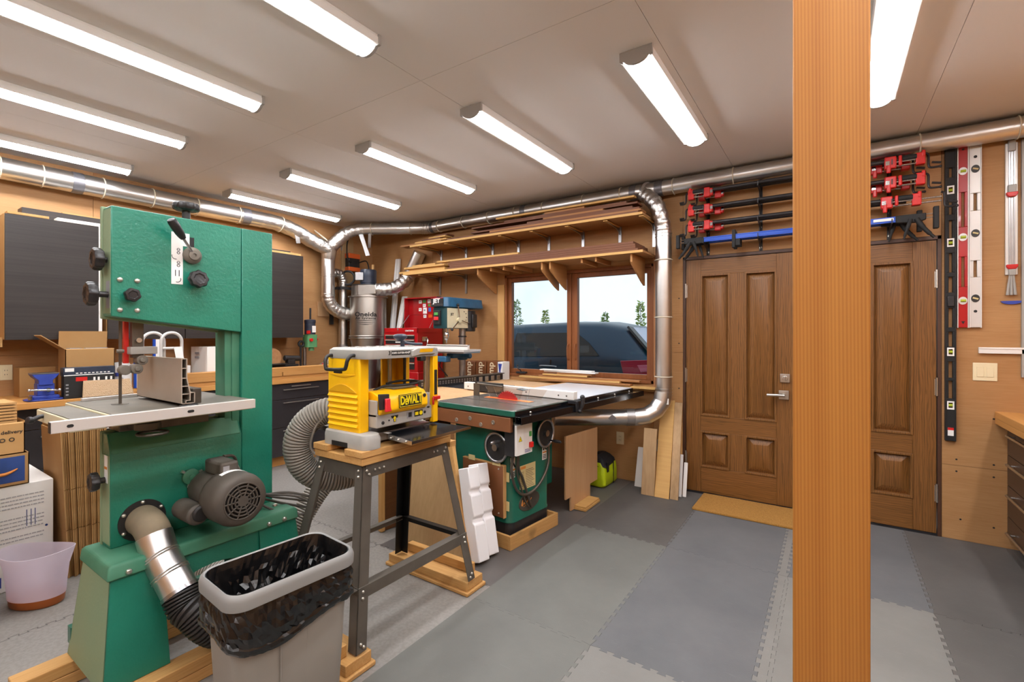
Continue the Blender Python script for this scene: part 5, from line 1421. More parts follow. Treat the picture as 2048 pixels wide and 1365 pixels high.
# blade guard: two clear cheeks
gd = None
m = MS()
for y in (.305, .385):
    m.prism([(-.45, y, .912), (-.17, y, .912), (-.14, y, .985), (-.20, y, .992), (-.50, y, .995)], (0, .003, 0))
m.hexa([(-.20, .305, .99), (-.14, .305, .983), (-.14, .388, .983), (-.20, .388, .99), (-.20, .305, .993), (-.14, .305, .986), (-.14, .388, .986), (-.20, .388, .993)])
gd = m.build('blade_guard', 'guard_plastic', t)
m = MS(); m.prism([(-.17, .40, .912), (-.08, .44, .912), (-.04, .46, .985), (-.16, .41, .985)], (0, .003, 0)); m.build('guard_flap', 'guard_plastic', gd)
m = MS(); m.cyl((-.62, .346, 1.0), (-.36, .346, .992), .008, n=12); m.build('guard_arm', 'gunmetal', gd)
m = MS(); m.box(-.66, -.60, .343, .349, .905, 1.0); m.build('riving_knife', 'gunmetal', t)
# white extension table
m = MS(); m.box(-.62, .06, .664, 1.62, .872, .904); ex = m.build('extension_table', 'melamine_white', t, bev=.002)
m = MS(); m.box(-.66, -.622, .664, 1.62, .862, .903); m.build('extension_edge', 'stack_wood', ex)
m = MS(); m.box(-.60, .0, 1.2, 1.26, .835, .871); m.box(-.6, .02, .68, .72, .83, .871); m.build_each('extension_rib', 'pale_board', ex)
# handwheels
def handwheel(c, ax, par):
    c = Vector(c); ax = Vector(ax)
    mm = MS(); mm.ring(c+ax*.035, ax, .093, .0105, 44, 10); w = mm.build('handwheel', 'steel', par)
    mm = MS(); mm.lathe(c, ax, [(.022, 0), (.022, .03), (.088, .034), (.088, .028), (.03, .012)], 40); mm.build('wheel_web', 'motor_dark', w)
    mm = MS(); mm.cyl(c+ax*.028, c+ax*.052, .022, n=20); mm.build('wheel_hub', 'steel', w)
    u = Vector((0, 1, 0)) if abs(ax.x) > .5 else Vector((1, 0, 0))
    g = c+ax*.04+u*.045+Vector((0, 0, -.058 if abs(ax.x) > .5 else .05))
    mm = MS(); mm.cyl(g, g+ax*.03, .006, n=10); mm.tube([g+ax*.028, g+ax*.05, g+ax*.085, g+ax*.095], [.009, .012, .011, .005], 12)
    mm.build('crank_handle', 'black_plastic' if abs(ax.x) > .5 else 'steel', w)
    return w
handwheel((-.045, .401, .688), (1, 0, 0), t); handwheel((-.136, .05, .64), (0, -1, 0), t)
# switch box
m = MS(); m.box(-.045, .05, .0, .165, .612, .806); sb = m.build('switch_box', 'white_plastic', t, bev=.003)
m = MS(); m.box(-.046, .035, -.004, .0, .606, .81); m.build('switch_back', 'black_steel', sb, bev=.001)
m = MS(); m.box(.05, .0515, .0, .07, .614, .804); m.build('switch_panel', 'paper_white', sb)
m = MS(); m.prism([(.0518, .018, .70), (.0518, .055, .70), (.0518, .0365, .735)], (.0006, 0, 0)); wt = m.build('warning_triangle', 'safety_yellow', sb)
m = MS(); m.frame_prism([(.0522, .018, .70), (.0522, .055, .70), (.0522, .0365, .735)], [(.0522, .0212, .702), (.0522, .0518, .702), (.0522, .0365, .731)], (.0004, 0, 0)); m.prism([(.0522, .0385, .7055), (.0522, .0335, .7155), (.0522, .037, .7155), (.0522, .0355, .7235), (.0522, .0405, .714), (.0522, .0368, .714)], (.0005, 0, 0)); m.build('warning_bolt', 'ink_black', wt)
m = MS(); m.box(.05, .06, .13, .148, .72, .752); m.build('start_button', 'sticker_green', sb, bev=.002)
m = MS(); m.box(.05, .068, .128, .158, .648, .682); m.build('stop_button', 'clamp_red', sb, bev=.003)
m = MS()
for k in range(3): m.box(.0502, .0508, .085, .145-.01*k, .622+.008*k, .6255+.008*k)
m.build('switch_print', 'ink_blue', sb)
# motor cover, cables, labels, badge
m = MS(); m.box(-.5, -.16, .5, .70, .235, .80); m.build('motor_cover', 'saw_green', t, bev=.012, seg=3)
m = MS()
m.tube(smooth_path([(.0, .03, .62), (-.02, .035, .5), (-.03, .10, .36), (-.025, .2, .305), (-.02, .33, .34), (-.02, .44, .45), (-.03, .462, .60), (-.05, .465, .70)]), .0095, 10)
m.tube(smooth_path([(.0, .08, .62), (-.02, .11, .5), (-.03, .16, .43), (-.03, .20, .34), (-.025, .24, .24), (-.03, .26, .205)]), .0085, 10)
m.tube(smooth_path([(.0, .075, .6), (-.025, .10, .47), (-.032, .15, .36), (-.03, .20, .25), (-.03, .235, .215)]), .006, 8)
m.build('power_cable', 'gunmetal', t)
m = MS(); m.prism([(-.0448, .19, .335), (-.0448, .325, .335), (-.0448, .325, .50), (-.0448, .15, .50), (-.0448, .15, .345)], (.0008, 0, 0)); yl = m.build('instruction_sticker', 'paper_tan', cab)
m = MS()
for k in range(11): m.box(-.0442, -.0436, .215, .31-.012*(k % 3), .345+.0115*k, .349+.0115*k)
for k in range(9): m.box(-.0442, -.0436, .16, .195, .36+.0115*k, .3635+.0115*k)
m.build('sticker_print', 'flange_dust', yl)
m = MS(); m.box(-.0442, -.0436, .16, .215, .475, .492); m.build('sticker_heading', 'ink_orange', yl)
for y0, z0, zz in ((.055, .44, .575), (.405, .49, .60)):
    m = MS(); xx = -.0448 if y0 > .1 else -.0462; m.box(xx, xx+.001, y0, y0+.055, z0, zz); wl = m.build('warning_label', 'paper_white', cab)
    m = MS(); m.box(xx+.001, xx+.0016, y0+.004, y0+.051, z0+.048, z0+.058); m.build('label_band', 'ink_orange', wl)
    m = MS()
    for k in range(3): m.box(xx+.001, xx+.0016, y0+.008, y0+.045, z0+.010+.011*k, z0+.015+.011*k)
    m.tube([(xx+.001, y0+.012, z0+.07), (xx+.001, y0+.03, z0+.095), (xx+.001, y0+.045, z0+.07)], .006, 6); m.build('label_print', 'ink_black', wl)
m = MS(); m.prism([(-.0455, .255+.115*math.cos(a_), .245+.062*math.sin(a_)) for a_ in [2*PI*i/32 for i in range(32)]], (.004, 0, 0)); bd = m.build('oval_badge', 'gunmetal', t, bev=.001)
o = text('lettering', 'Jancsi', 'ink_orange', .05, (-.041, .22, .25), (0, 1, .12), (0, 0, 1), bd, .001, shear=.3) if False else None
m = MS(); m.tube(smooth_path([(-.0405, .165, .235), (-.0405, .178, .268), (-.0405, .172, .23), (-.0405, .195, .25), (-.0405, .20, .235), (-.0405, .215, .255), (-.0405, .22, .238), (-.0405, .238, .258), (-.0405, .25, .24), (-.0405, .275, .262)]), .0022, 6); m.tube([(-.0405, .185, .222), (-.0405, .235, .228)], .0015, 6); m.build('script_lettering', 'ink_orange', bd)
# wooden access panel taped to the near side
m = MS(); m.box(-.45, -.075, .02, .044, .185, .525); pn = m.build('access_panel', 'brown_laminate', t, bev=.002)
m = MS(); m.box(-.0775, -.0715, .0185, .0445, .184, .526); m.box(-.45, -.075, .0185, .0445, .5235, .5285); m.build('panel_edge', 'cardboard_light', pn)
m = MS()
for x, z in ((-.115, .50), (-.115, .21), (-.26, .42), (-.2, .38), (-.23, .3), (-.25, .27)): screw(m, (x, .02, z), (0, -1, 0), .006)
m.build_each('panel_screw', 'bolt_zinc', pn)
m = MS(); m.box(-.17, -.1, .0165, .0175, .52, .56); m.box(-.39, -.33, .0165, .0175, .52, .555); m.box(-.08, -.05, .043, .049, .42, .48); m.box(-.08, -.05, .043, .049, .23, .29); m.build_each('masking_tape', 'paper_tan', pn)
m = MS(); m.lathe((-.365, .02, .30), (0, -1, 0), [(.085, 0), (.085, .015), (.07, .02), (.066, .05), (.075, .052)], 32); m.build('dust_port', 'iron_dusty', pn)

# outfeed table behind the saw with router fence
t = thing('outfeed_table', 'wooden outfeed table behind the saw with a dark router plate', 'table', SX @ Vector((-1.0, .4, 0)), SR)
m = MS(); m.box(-1.45, -.68, -.35, 1.50, .868, .9); m.build('table_top', 'maple_ply', t, bev=.002)
m = MS(); m.box(-1.42, -.86, .62, 1.1, .9003, .903); m.build('router_plate', 'black_steel', t)
m = MS(); m.box(-.90, -.875, -.33, .3, .006, .867); pl = m.build('side_panel', 'brown_panel', t)
m = MS(); m.box(-.903, -.865, -.36, -.33, .006, .867); m.build('panel_stud', 'pine_z', t, bev=.002)
for x, y in ((-1.4, 1.45), (-.74, 1.45)): M(SX).box(x-.02, x+.02, y-.02, y+.02, .006, .867).build('leg', 'pine_z', t)
t = thing('router_fence', 'black slotted router fence lying across the outfeed table', 'fence', SX @ Vector((-1.1, .9, .904)), SR)
m = MS(); m.box(-1.38, -1.335, .35, 1.48, .9045, .918); m.box(-1.345, -1.335, .35, 1.48, .918, .962); m.build('fence_face', 'black_steel', t, bev=.001)
m = MS()
for i in range(20):
    for j in range(2): m.box(-1.334, -1.3325, .38+.035*i, .40+.035*i, .922+.018*j, .935+.018*j)
m.build('fence_slot', 'steel', t)
m = MS(); m.box(-1.40, -1.32, .33, 1.49, .963, .972); m.build('fence_cap', 'gunmetal', t, bev=.001)
m = MS()
for y in (1.10, 1.19, 1.28, 1.37): m.box(-1.332, -1.32, y, y+.05, .9045, .955)
m.build_each('fence_block', 'steel', t, bev=.002)
# ------------------------------------------------------------------ things round the saw
m = M(); a = [Vector(p) for p in ((-2.30, 2.20, .012), (-1.81, 2.19, .012), (-2.09, 2.36, .70), (-2.42, 2.37, .70))]
n_ = (a[1]-a[0]).cross(a[3]-a[0]).normalized()*.018
m.hexa(a+[p+n_ for p in a]); t = thing('leaning_plywood', 'slanted tan plywood panel with a pine edge leaning behind the planer stand', 'plywood', (-2.05, 2.2, .01)); m.build('panel', 'tan_panel', t, bev=.001)
m = M(); b_ = Vector((-2.075, 2.325, .66)); c_ = Vector((-1.805, 2.165, .02)); d_ = Vector((.034, .0, 0)); e_ = Vector((0, .03, 0))
m.hexa([c_, c_+d_, c_+d_+e_, c_+e_, b_, b_+d_, b_+d_+e_, b_+e_]); m.build('edge_stick', 'pine_z', t, bev=.002)
def eps(x, y, lab, dz=0):
    mm = M()
    pr = [(0, 0), (.085, 0), (.085, .21), (.07, .225), (.07, .245), (.085, .26), (.085, .38), (.07, .395), (.07, .41), (.085, .425), (.085, .55), (0, .55)]
    R_m = Matrix.Translation((x, y, .008)) @ Matrix.Rotation(math.radians(-16), 4, 'Y') @ Matrix.Rotation(math.radians(-8), 4, 'X')
    mm.xf = R_m
    mm.prism([(px, 0, pz) for px, pz in pr], (0, .10, 0))
    return mm.build('foam_block', 'eps_foam', bev=.006, label=lab, cat='foam packing')
eps(-1.80, 2.20, 'stepped white foam packing block leaning beside the saw, front one'); eps(-1.805, 2.305, 'stepped white foam packing block leaning beside the saw, rear one')
# crosscut fixture
t = thing('plywood_fixture', 'pale plywood jig standing upright under the white extension table', 'jig', (-1.68, 3.45, .005))
m = M(); m.prism([(-1.69, 3.216, .115), (-1.69, 3.30, .115), (-1.69, 3.30, .005), (-1.69, 3.655, .005), (-1.69, 3.655, .125), (-1.69, 3.80, .125), (-1.69, 3.80, .578), (-1.69, 3.216, .60)], (.014, 0, 0)); m.build('panel', 'maple_ply', t, bev=.001)
m = M(); m.box(-1.675, -1.575, 3.35, 3.625, .005, .021); m.box(-1.675, -1.58, 3.36, 3.62, .022, .036); m.build('foot', 'pale_board', t, bev=.001)
# lime tool bag
t = thing('lime_tool_bag', 'lime green tool bag with dark top on the floor by the wall', 'bag', (-1.74, 4.1, .005))
m = M(); rg = []
for z, kx, ky in ((.008, .9, .92), (.03, 1, 1), (.12, 1.0, 1.02), (.19, .92, .97), (.225, .7, .9)): rg.append([(x, y, z) for x, y, _ in rrect(-1.775, 4.09, .11*kx, .155*ky, .035, z, 0, 8)])
m.loft(crumple(rg, .006, 14, 2.2)); m.build('bag_body', 'bag_lime', t)
m = M(); rg = []
for z, kx, ky in ((.19, .93, .98), (.225, .8, .92), (.26, .55, .8), (.275, .25, .6)): rg.append([(x, y, z+.001) for x, y, _ in rrect(-1.775, 4.09, .112*kx, .157*ky, .035, z, 0, 8)])
m.loft(crumple(rg, .012, 12, 4.2)); m.build('bag_top', 'bag_navy', t)
m = M(); m.box(-1.666, -1.658, 3.985, 4.02, .14, .23); m.box(-1.668, -1.66, 4.13, 4.137, .01, .22); m.build('strap', 'black_rubber', t, bev=.002)
# boards leaning on the wall beside the door
def lean(name, mat_, x0, x1, yb, yt, zt, th, lab, cat='board', skew=0):
    mm = M(); mm.hexa([(x0, yb, .006), (x1, yb, .006), (x1, yb+th, .006), (x0, yb+th, .006), (x0+skew, yt, zt), (x1+skew, yt, zt), (x1+skew, yt+th, zt), (x0+skew, yt+th, zt)])
    return mm.build(name, mat_, bev=.001, label=lab, cat=cat)
lean('leaning_board', 'white_plastic', -1.475, -1.405, 4.16, 4.24, .345, .012, 'narrow white board leaning on the wall left of the plywood strips', skew=.008)
lean('leaning_board', 'knotty_ply', -1.354, -1.243, 3.985, 4.05, .565, .013, 'grey streaked plywood strip leaning under the duct elbow', skew=.006)
lean('leaning_board', 'pale_board', -1.240, -1.118, 3.985, 4.285, .79, .012, 'golden pine board leaning between two plywood strips', skew=-.032)
lean('leaning_board', 'knotty_ply', -1.114, -1.048, 4.0, 4.285, .775, .013, 'narrow streaked plywood strip leaning nearest the door', skew=-.036)
lean('leaning_board', 'pine_z', -1.092, -1.058, 4.17, 4.29, .60, .01, 'slim wood strip leaning behind the white offcuts by the door', skew=-.03)
lean('white_offcut', 'white_plastic', -1.072, -1.046, 4.10, 4.20, .34, .010, 'white offcut leaning beside the plywood strips near the door', skew=-.01)
lean('white_offcut', 'white_plastic', -1.043, -1.013, 4.12, 4.22, .27, .010, 'shorter white offcut leaning at the door hinge', skew=-.01)
def plate(name, lab, xyz, n, w, h, mat_='cream_plastic', gang=1, rocker=False, cat='outlet'):
    """wall plate: n is the direction it faces"""
    x, y, z = xyz; tt_ = thing(name, lab, cat, xyz)
    def B(a, b, c, d, e, f, nm, ma, par, bv=0):
        mm = M()
        if n == '-y': mm.box(x+a, x+b, y-d, y-c, z+e, z+f)
        else: mm.box(x+c, x+d, y+a, y+b, z+e, z+f)
        return mm.build(nm, ma, par, bev=bv)
    pl = B(-w/2, w/2, -.0005, .006, -h/2, h/2, 'wall_plate', mat_, tt_, .002)
    for g in range(gang):
        c0 = (g-(gang-1)/2)*.046
        if rocker: B(c0-.0165, c0+.0165, .006, .010, -.033, .033, 'rocker_switch', mat_, tt_, .001)
        else:
            B(c0-.0165, c0+.0165, .006, .0085, -.033, .033, 'receptacle', mat_, tt_, .001)
            for zz in (-.016, .016):
                B(c0-.008, c0-.0055, .0084, .0092, zz-.005, zz+.005, 'slot', 'ink_black', tt_); B(c0+.0055, c0+.008, .0084, .0092, zz-.004, zz+.004, 'slot', 'ink_black', tt_)
    return tt_
plate('wall_outlet', 'cream wall outlet under the saw extension beside the tool bag', (-1.665, YF, .39), '-y', .075, .118)
plate('light_switch', 'cream double rocker light switch right of the double door', (.838, YF, 1.136), '-y', .117, .118, gang=2, rocker=True, cat='light switch')
plate('wall_outlet', 'cream double wall outlet on the left wall above the vise', (XL, .80, 1.09), '+x', .117, .118, gang=2)
m = M(); m.box(-1.345, -1.30, 4.28, YF-.001, .32, .42); m.build('small_wall_box', 'grey_plastic', bev=.003, label='small grey wall box half hidden behind the leaning boards', cat='wall box')
# ------------------------------------------------------------------ red tool chest on its cabinet
def drawer_rows(t, x0, x1, yf, zs, chest):
    for z0, z1 in zs:
        m = M(); m.box(x0, x1, yf-.006, yf, z0, z1); d = m.build('drawer', 'black_steel', t, bev=.001)
        m = M(); m.box(x0, x1, yf-.016, yf-.006, z1-.014, z1); m.build('drawer_pull', 'brushed_alu', d, bev=.002)
        m = M(); xc = (x0+x1)/2-.02; m.box(xc-.05, xc+.05, yf-.0075, yf-.0062, (z0+z1)/2-.011, (z0+z1)/2+.003); m.build('drawer_label', 'paper_white', d)
CX0, CX1, CYF, CYB = -4.45, -3.89, 3.84, 4.26
t = thing('tool_cabinet', 'red rolling tool cabinet with dark drawers carrying the open tool chest', 'tool cabinet', (-4.17, 4.05, 0))
M().box(CX0-.03, CX1+.03, CYF-.02, CYB, .09, .945).build('body', 'red_paint', t, bev=.006)
drawer_rows(t, CX0+.02, CX1-.02, CYF-.0205, [(.80, .87), (.72, .79), (.64, .71), (.50, .63), (.34, .49), (.14, .33)], False)
m = M()
for x in (CX0+.03, CX1-.03):
    for y in (CYF+.05, CYB-.05): m.cyl((x-.015, y, .045), (x+.015, y, .045), .044, n=20)
m.build_each('caster', 'black_rubber', t)
t = thing('tool_chest', 'red tool chest with raised sticker covered lid beside the drill press', 'tool chest', (-4.17, 4.05, .946))
m = M(); m.box(CX0, CX1, CYF, CYB, .946, 1.40); m.box(CX0, CX0+.012, CYF, CYB, 1.39, 1.452); m.box(CX1-.012, CX1, CYF, CYB, 1.39, 1.452); m.box(CX0, CX1, CYF, CYF+.012, 1.39, 1.452); m.box(CX0, CX1, CYB-.012, CYB, 1.39, 1.452)
m.build('body', 'red_paint', t, bev=.003)
m = M(); m.box(CX0+.02, CX1-.02, CYF+.05, CYB-.06, 1.401, 1.445); m.build('tray_contents', 'black_steel', t)
drawer_rows(t, CX0+.035, CX1-.045, CYF-.0005, [(1.325, 1.372), (1.265, 1.315), (1.205, 1.255), (1.135, 1.195), (1.06, 1.125), (.975, 1.05)], True)
text('lettering', 'CRAFTSMAN', 'paper_white', .024, (-4.02, CYF-.001, 1.418), (1, 0, 0), (0, 0, 1), t, .001, bold=.02)
M().cyl((-4.21, CYF-.004, 1.435), (-4.21, CYF+.001, 1.435), .009, n=14).build('lock', 'chrome', t)
m = M(); m.box(CX0, CX1, CYB-.025, CYB-.013, 1.455, 1.83); m.box(CX0, CX0+.012, CYB-.10, CYB-.013, 1.455, 1.83); m.box(CX1-.012, CX1, CYB-.10, CYB-.013, 1.455, 1.83); m.box(CX0, CX1, CYB-.10, CYB-.013, 1.818, 1.83); m.box(CX0+.03, CX1-.03, CYB-.031, CYB-.025, 1.62, 1.625)
ld = m.build('lid', 'red_paint', t, bev=.003)
m = M(); m.tube([(CX0+.03, CYB-.2, 1.45), (CX0+.05, CYB-.06, 1.62)], .004, 8); m.tube([(CX1-.03, CYB-.2, 1.45), (CX1-.05, CYB-.06, 1.62)], .004, 8); m.build('lid_stay', 'steel', t)
yl_ = CYB-.0262
for x, z, w_, h_, c_ in ((-4.24, 1.78, .05, .04, 'paper_white'), (-4.17, 1.785, .055, .035, 'sticker_green'), (-4.09, 1.785, .05, .05, 'paper_white'), (-4.17, 1.735, .05, .04, 'paper_white'), (-4.24, 1.685, .05, .04, 'paper_white'), (-4.16, 1.67, .065, .075, 'paper_white'), (-4.08, 1.68, .045, .05, 'sticker_blue'), (-4.16, 1.60, .05, .04, 'paper_white'), (-4.07, 1.605, .06, .045, 'sticker_orange'), (-4.09, 1.735, .035, .03, 'sticker_green')):
    m = M(); m.box(x-w_/2, x+w_/2, yl_-.001, yl_, z-h_/2, z+h_/2); s_ = m.build('sticker', c_, ld, label={'paper_white': 'white sticker', 'sticker_green': 'green sticker', 'sticker_blue': 'blue sticker', 'sticker_orange': 'orange sticker'}[c_])
    if c_ == 'paper_white':
        m = M(); m.box(x-w_*.3, x+w_*.15, yl_-.0016, yl_-.0011, z-h_*.05, z+h_*.2); m.build('sticker_print', 'paper_grey', s_)
m = M(); m.tube(smooth_path([(CX1+.001, 3.92, 1.18), (CX1+.03, 3.92, 1.19), (CX1+.04, 3.945, 1.25), (CX1+.03, 3.975, 1.32), (CX1+.001, 3.975, 1.33)]), .006, 8); m.box(CX1, CX1+.012, 3.905, 3.985, 1.30, 1.35); m.build('side_handle', 'chrome', t)

# ------------------------------------------------------------------ drill press
t = thing('drill_press', 'blue and white drill press beside the red tool chest', 'drill press', (-3.35, 3.95, .006))
m = M(); m.box(-3.55, -3.17, 3.62, 4.12, .001, .05); m.build('base', 'blue_machine', t, bev=.012)
m = M(); m.cyl((-3.345, 3.98, .05), (-3.345, 3.98, 1.56), .037, n=28); m.build('column', 'steel', t)
m = M(); m.ring((-3.345, 3.98, 1.355), (0, 0, 1), .04, .008, 28, 8); m.build('column_collar', 'black_steel', t)
m = M(); m.loft([rrect(-3.355, 3.79, .10, .16, .03, 1.44), rrect(-3.355, 3.79, .105, .165, .03, 1.46), rrect(-3.355, 3.79, .105, .165, .03, 1.655)]); hd_ = m.build('head', 'teal_machine', t)
m = M(); m.box(-3.2495, -3.2465, 3.625, 3.955, 1.445, 1.65); sp_ = m.build('side_panel', 'cream_metal', hd_, bev=.001)
text('lettering', 'JET', 'ink_black', .035, (-3.2462, 3.70, 1.585), (0, 1, 0), (0, 0, 1), sp_, .0008, bold=.03)
text('lettering', 'DRILL', 'ink_red', .02, (-3.2462, 3.79, 1.588), (0, 1, 0), (0, 0, 1), sp_, .0008) if False else None
m = M()
for y, z in ((3.89, 1.62), (3.92, 1.60), (3.93, 1.56), (3.92, 1.53)): m.cyl((-3.247, y, z), (-3.244, y, z), .006, n=10)
m.build_each('panel_screw', 'ink_black', sp_)
m = M(); m.loft([rrect(-3.355, 3.93, .095, .31, .07, 1.655, 0, 8), rrect(-3.355, 3.93, .115, .335, .08, 1.665, 0, 8), rrect(-3.355, 3.93, .115, .335, .08, 1.69, 0, 8), rrect(-3.355, 3.93, .11, .33, .075, 1.70, 0, 8), rrect(-3.355, 3.93, .105, .32, .07, 1.758, 0, 8), rrect(-3.355, 3.93, .085, .29, .05, 1.765, 0, 8)]); cv = m.build('belt_cover', 'blue_machine', t)
m = M(); m.box(-3.44, -3.275, 3.588, 3.597, 1.665, 1.755); fp = m.build('front_plate', 'ink_black', cv, bev=.002)
text('lettering', 'JET', 'paper_white', .062, (-3.362, 3.5875, 1.722), (1, 0, 0), (0, 0, 1), fp, .001, squash=1.1, bold=.03)
m = M()
for z in (1.672, 1.684): m.box(-3.44, -3.275, 3.586, 3.588, z, z+.005)
m.build_each('plate_stripe', 'steel', fp)
m = M(); m.box(-3.44, -3.27, 3.586, 3.588, 1.748, 1.754); m.build_each('plate_stripe', 'ink_red', fp)
m = M(); m.prism([(-3.42, 3.625, 1.47), (-3.42, 3.60, 1.48), (-3.42, 3.60, 1.62), (-3.42, 3.625, 1.63)], (.09, 0, 0)); fsw = m.build('switch_panel', 'black_plastic', hd_, bev=.002)
M().box(-3.40, -3.35, 3.590, 3.600, 1.575, 1.605).build('start_button', 'sticker_green', fsw, bev=.003)
M().box(-3.40, -3.345, 3.586, 3.600, 1.525, 1.56).build('stop_button', 'red_plastic', fsw, bev=.003)
m = M(); m.cyl((-3.345, 4.07, 1.41), (-3.345, 4.07, 1.64), .085, n=28); m.box(-3.27, -3.24, 4.03, 4.11, 1.45, 1.6); m.build('motor', 'black_plastic', t, bev=.01)
m = M(); m.lathe((-3.34, 3.715, 0), (0, 0, 1), [(.02, 1.44), (.02, 1.40), (.026, 1.395), (.03, 1.375), (.03, 1.355), (.024, 1.35), (.024, 1.335), (.01, 1.32), (.008, 1.30), (.004, 1.285)], 20); m.build('chuck', 'chrome', t)
m = M(); m.cyl((-3.247, 3.79, 1.53), (-3.215, 3.79, 1.53), .028, n=20); hb_ = m.build('feed_hub', 'cream_metal', t)
m = M()
for a_ in (100, 220, -12):
    d_ = Vector((0, math.cos(math.radians(a_)), math.sin(math.radians(a_)))); c_ = Vector((-3.222, 3.79, 1.53))
    m.tube([c_, c_+d_*.15], .006, 8)
m.build_each('feed_spoke', 'chrome', hb_)
m = M()
for a_ in (100, 220, -12):
    d_ = Vector((0, math.cos(math.radians(a_)), math.sin(math.radians(a_)))); c_ = Vector((-3.222, 3.79, 1.53)); m.sph(tuple(c_+d_*.158), .016, 14, 10)
m.build_each('feed_knob', 'black_plastic', hb_)
m = M(); m.cyl((-3.345, 3.98, 1.10), (-3.345, 3.98, 1.19), .055, n=24); m.obox((-3.345, 3.87, 1.15), .09, .2, .05); m.box(-3.46, -3.30, 3.66, 3.74, 1.09, 1.15); m.cyl((-3.31, 3.98, 1.145), (-3.23, 3.98, 1.145), .03, n=18); m.build('table_bracket', 'blue_machine', t, bev=.008)
m = M(); m.box(-3.60, -3.06, 3.66, 3.93, 1.183, 1.198); m.build('table', 'steel', t, bev=.003)
m = M(); m.box(-3.61, -3.05, 3.65, 3.93, 1.199, 1.222); tbl = m.build('table_board', 'alu_white', t, bev=.001)
m = M(); m.box(-3.60, -3.04, 3.70, 3.73, 1.2225, 1.272); m.box(-3.6, -3.04, 3.695, 3.735, 1.265, 1.272); m.build('table_fence', 'white_plastic', tbl, bev=.001)
m = M(); m.box(-3.60, -3.04, 3.6985, 3.6998, 1.255, 1.260); m.build('fence_slot', 'ink_black', tbl)
m = M(); m.tube(smooth_path([(-3.42, 3.72, 1.10), (-3.44, 3.72, 1.04), (-3.42, 3.76, .98), (-3.40, 3.80, .93)]), .006, 8); m.build('lamp_cable', 'black_rubber', t)
m = M(); m.box(-3.52, -3.17, 3.95, 4.03, .8, .83)
m.bm.clear()

# brown cartons by the window on a small side bench
t = thing('side_bench', 'small wooden bench under the window left of the outfeed table', 'bench', (-3.25, 4.2, .006))
m = M(); m.box(-3.60, -2.95, 4.12, 4.30, .84, .87); m.build('bench_top', 'pine_x', t, bev=.002)
for x in (-3.57, -2.98):
    for y in (4.15, 4.27): M().box(x-.02, x+.02, y-.02, y+.02, .001, .839).build('leg', 'pine_z', t)
def carton(x0, x1, lab, z1, txt=True, mat_='brown_paper'):
    tt_ = thing('brown_package', lab, 'package', ((x0+x1)/2, 4.21, .871))
    b_ = M().box(x0, x1, 4.15, 4.29, .871, z1).build('package_body', mat_, tt_, bev=.008)
    if txt: text('lettering', 'amp', 'brown_print', .105, ((x0+x1)/2-.005, 4.149, .985), (0, 0, 1), (-1, 0, 0), tt_, .001, bold=.02)
    return tt_
carton(-3.47, -3.31, 'brown package, left one behind the drill press column', 1.075)
carton(-3.30, -3.155, 'brown package printed with pale letters, middle one by the window', 1.08)
carton(-3.145, -3.005, 'brown package printed with pale letters, nearest the window', 1.085)
tt_ = thing('blue_package', 'white package with blue stripes beside the brown ones under the window', 'package', (-2.965, 4.21, .871))
M().box(-2.995, -2.93, 4.15, 4.29, .871, 1.08).build('package_body', 'paper_white', tt_, bev=.006)
m = M(); m.prism([(-2.985, 4.149, .88), (-2.945, 4.149, .88), (-2.955, 4.149, .98), (-2.935, 4.149, 1.06), (-2.985, 4.149, 1.06), (-2.97, 4.149, .97)], (0, .0006, 0)); m.build('blue_print', 'vise_blue', tt_)

# ------------------------------------------------------------------ left wall: upper cabinets
XC = -4.90
for k, (y0, y1, lab) in enumerate(((.765, 1.29, 'dark fronted wall cabinet left of the bandsaw, nearest the camera'), (1.345, 1.905, 'dark fronted wall cabinet hidden mostly behind the bandsaw head'), (1.908, 2.488, 'dark fronted wall cabinet seen under the bandsaw arm'), (2.491, 3.075, 'dark fronted wall cabinet right of the bandsaw column'))):
    t = thing('wall_cabinet', lab, 'cabinet', (XC-.15, (y0+y1)/2, 1.345), 0, 'wall cabinets')
    m = M(); m.box(XL+.001, XC-.02, y0, y0+.018, 1.345, 2.255); m.box(XL+.001, XC-.02, y1-.018, y1, 1.345, 2.255); m.box(XL+.001, XC-.02, y0+.018, y1-.018, 1.345, 1.363); m.box(XL+.001, XC-.02, y0+.018, y1-.018, 2.237, 2.255); m.box(XL+.001, XL+.01, y0+.018, y1-.018, 1.363, 2.237)
    m.build('carcass', 'cardboard_light', t, bev=.001)
    M().box(XC-.019, XC, y0+.002, y1-.002, 1.342, 2.252).build('door', 'cabinet_dark', t, bev=.001)
    if k == 0: M().box(XC-.02, XC-.003, 1.2905, 1.312, 1.345, 2.25).build('edge_strip', 'white_plastic', t, label='thin white strip')
m = M(); m.box(XL+.0005, XC-.06, .745, .764, 1.29, 1.36); m.build('cabinet_rail', 'cardboard_light', label='pale wooden rail under the near end of the wall cabinets', cat='rail')
def cboard(mat_, x0, x1, y0, y1, z0, z1, lab):
    M().box(x0, x1, y0, y1, z0, z1).build('stored_board', mat_, bev=.001, label=lab, cat='board')
cboard('cardboard_light', -5.0, -4.91, .78, 1.0, 2.256, 2.274, 'short pale board on top of the nearest wall cabinet')
cboard('white_plastic', -5.02, -4.93, 1.05, 1.95, 2.257, 2.282, 'white moulding lying on top of the wall cabinets')
cboard('cabinet_dark', -5.18, -5.04, .86, 1.98, 2.256, 2.3, 'dark plank, lower one on top of the near wall cabinets')
cboard('cabinet_dark', -5.19, -5.06, .88, 2.0, 2.3005, 2.345, 'dark plank, upper one on top of the near wall cabinets')
cboard('cardboard_light', -5.20, -5.12, 1.12, 2.0, 2.3455, 2.365, 'tan plank topping the pile on the near wall cabinets')
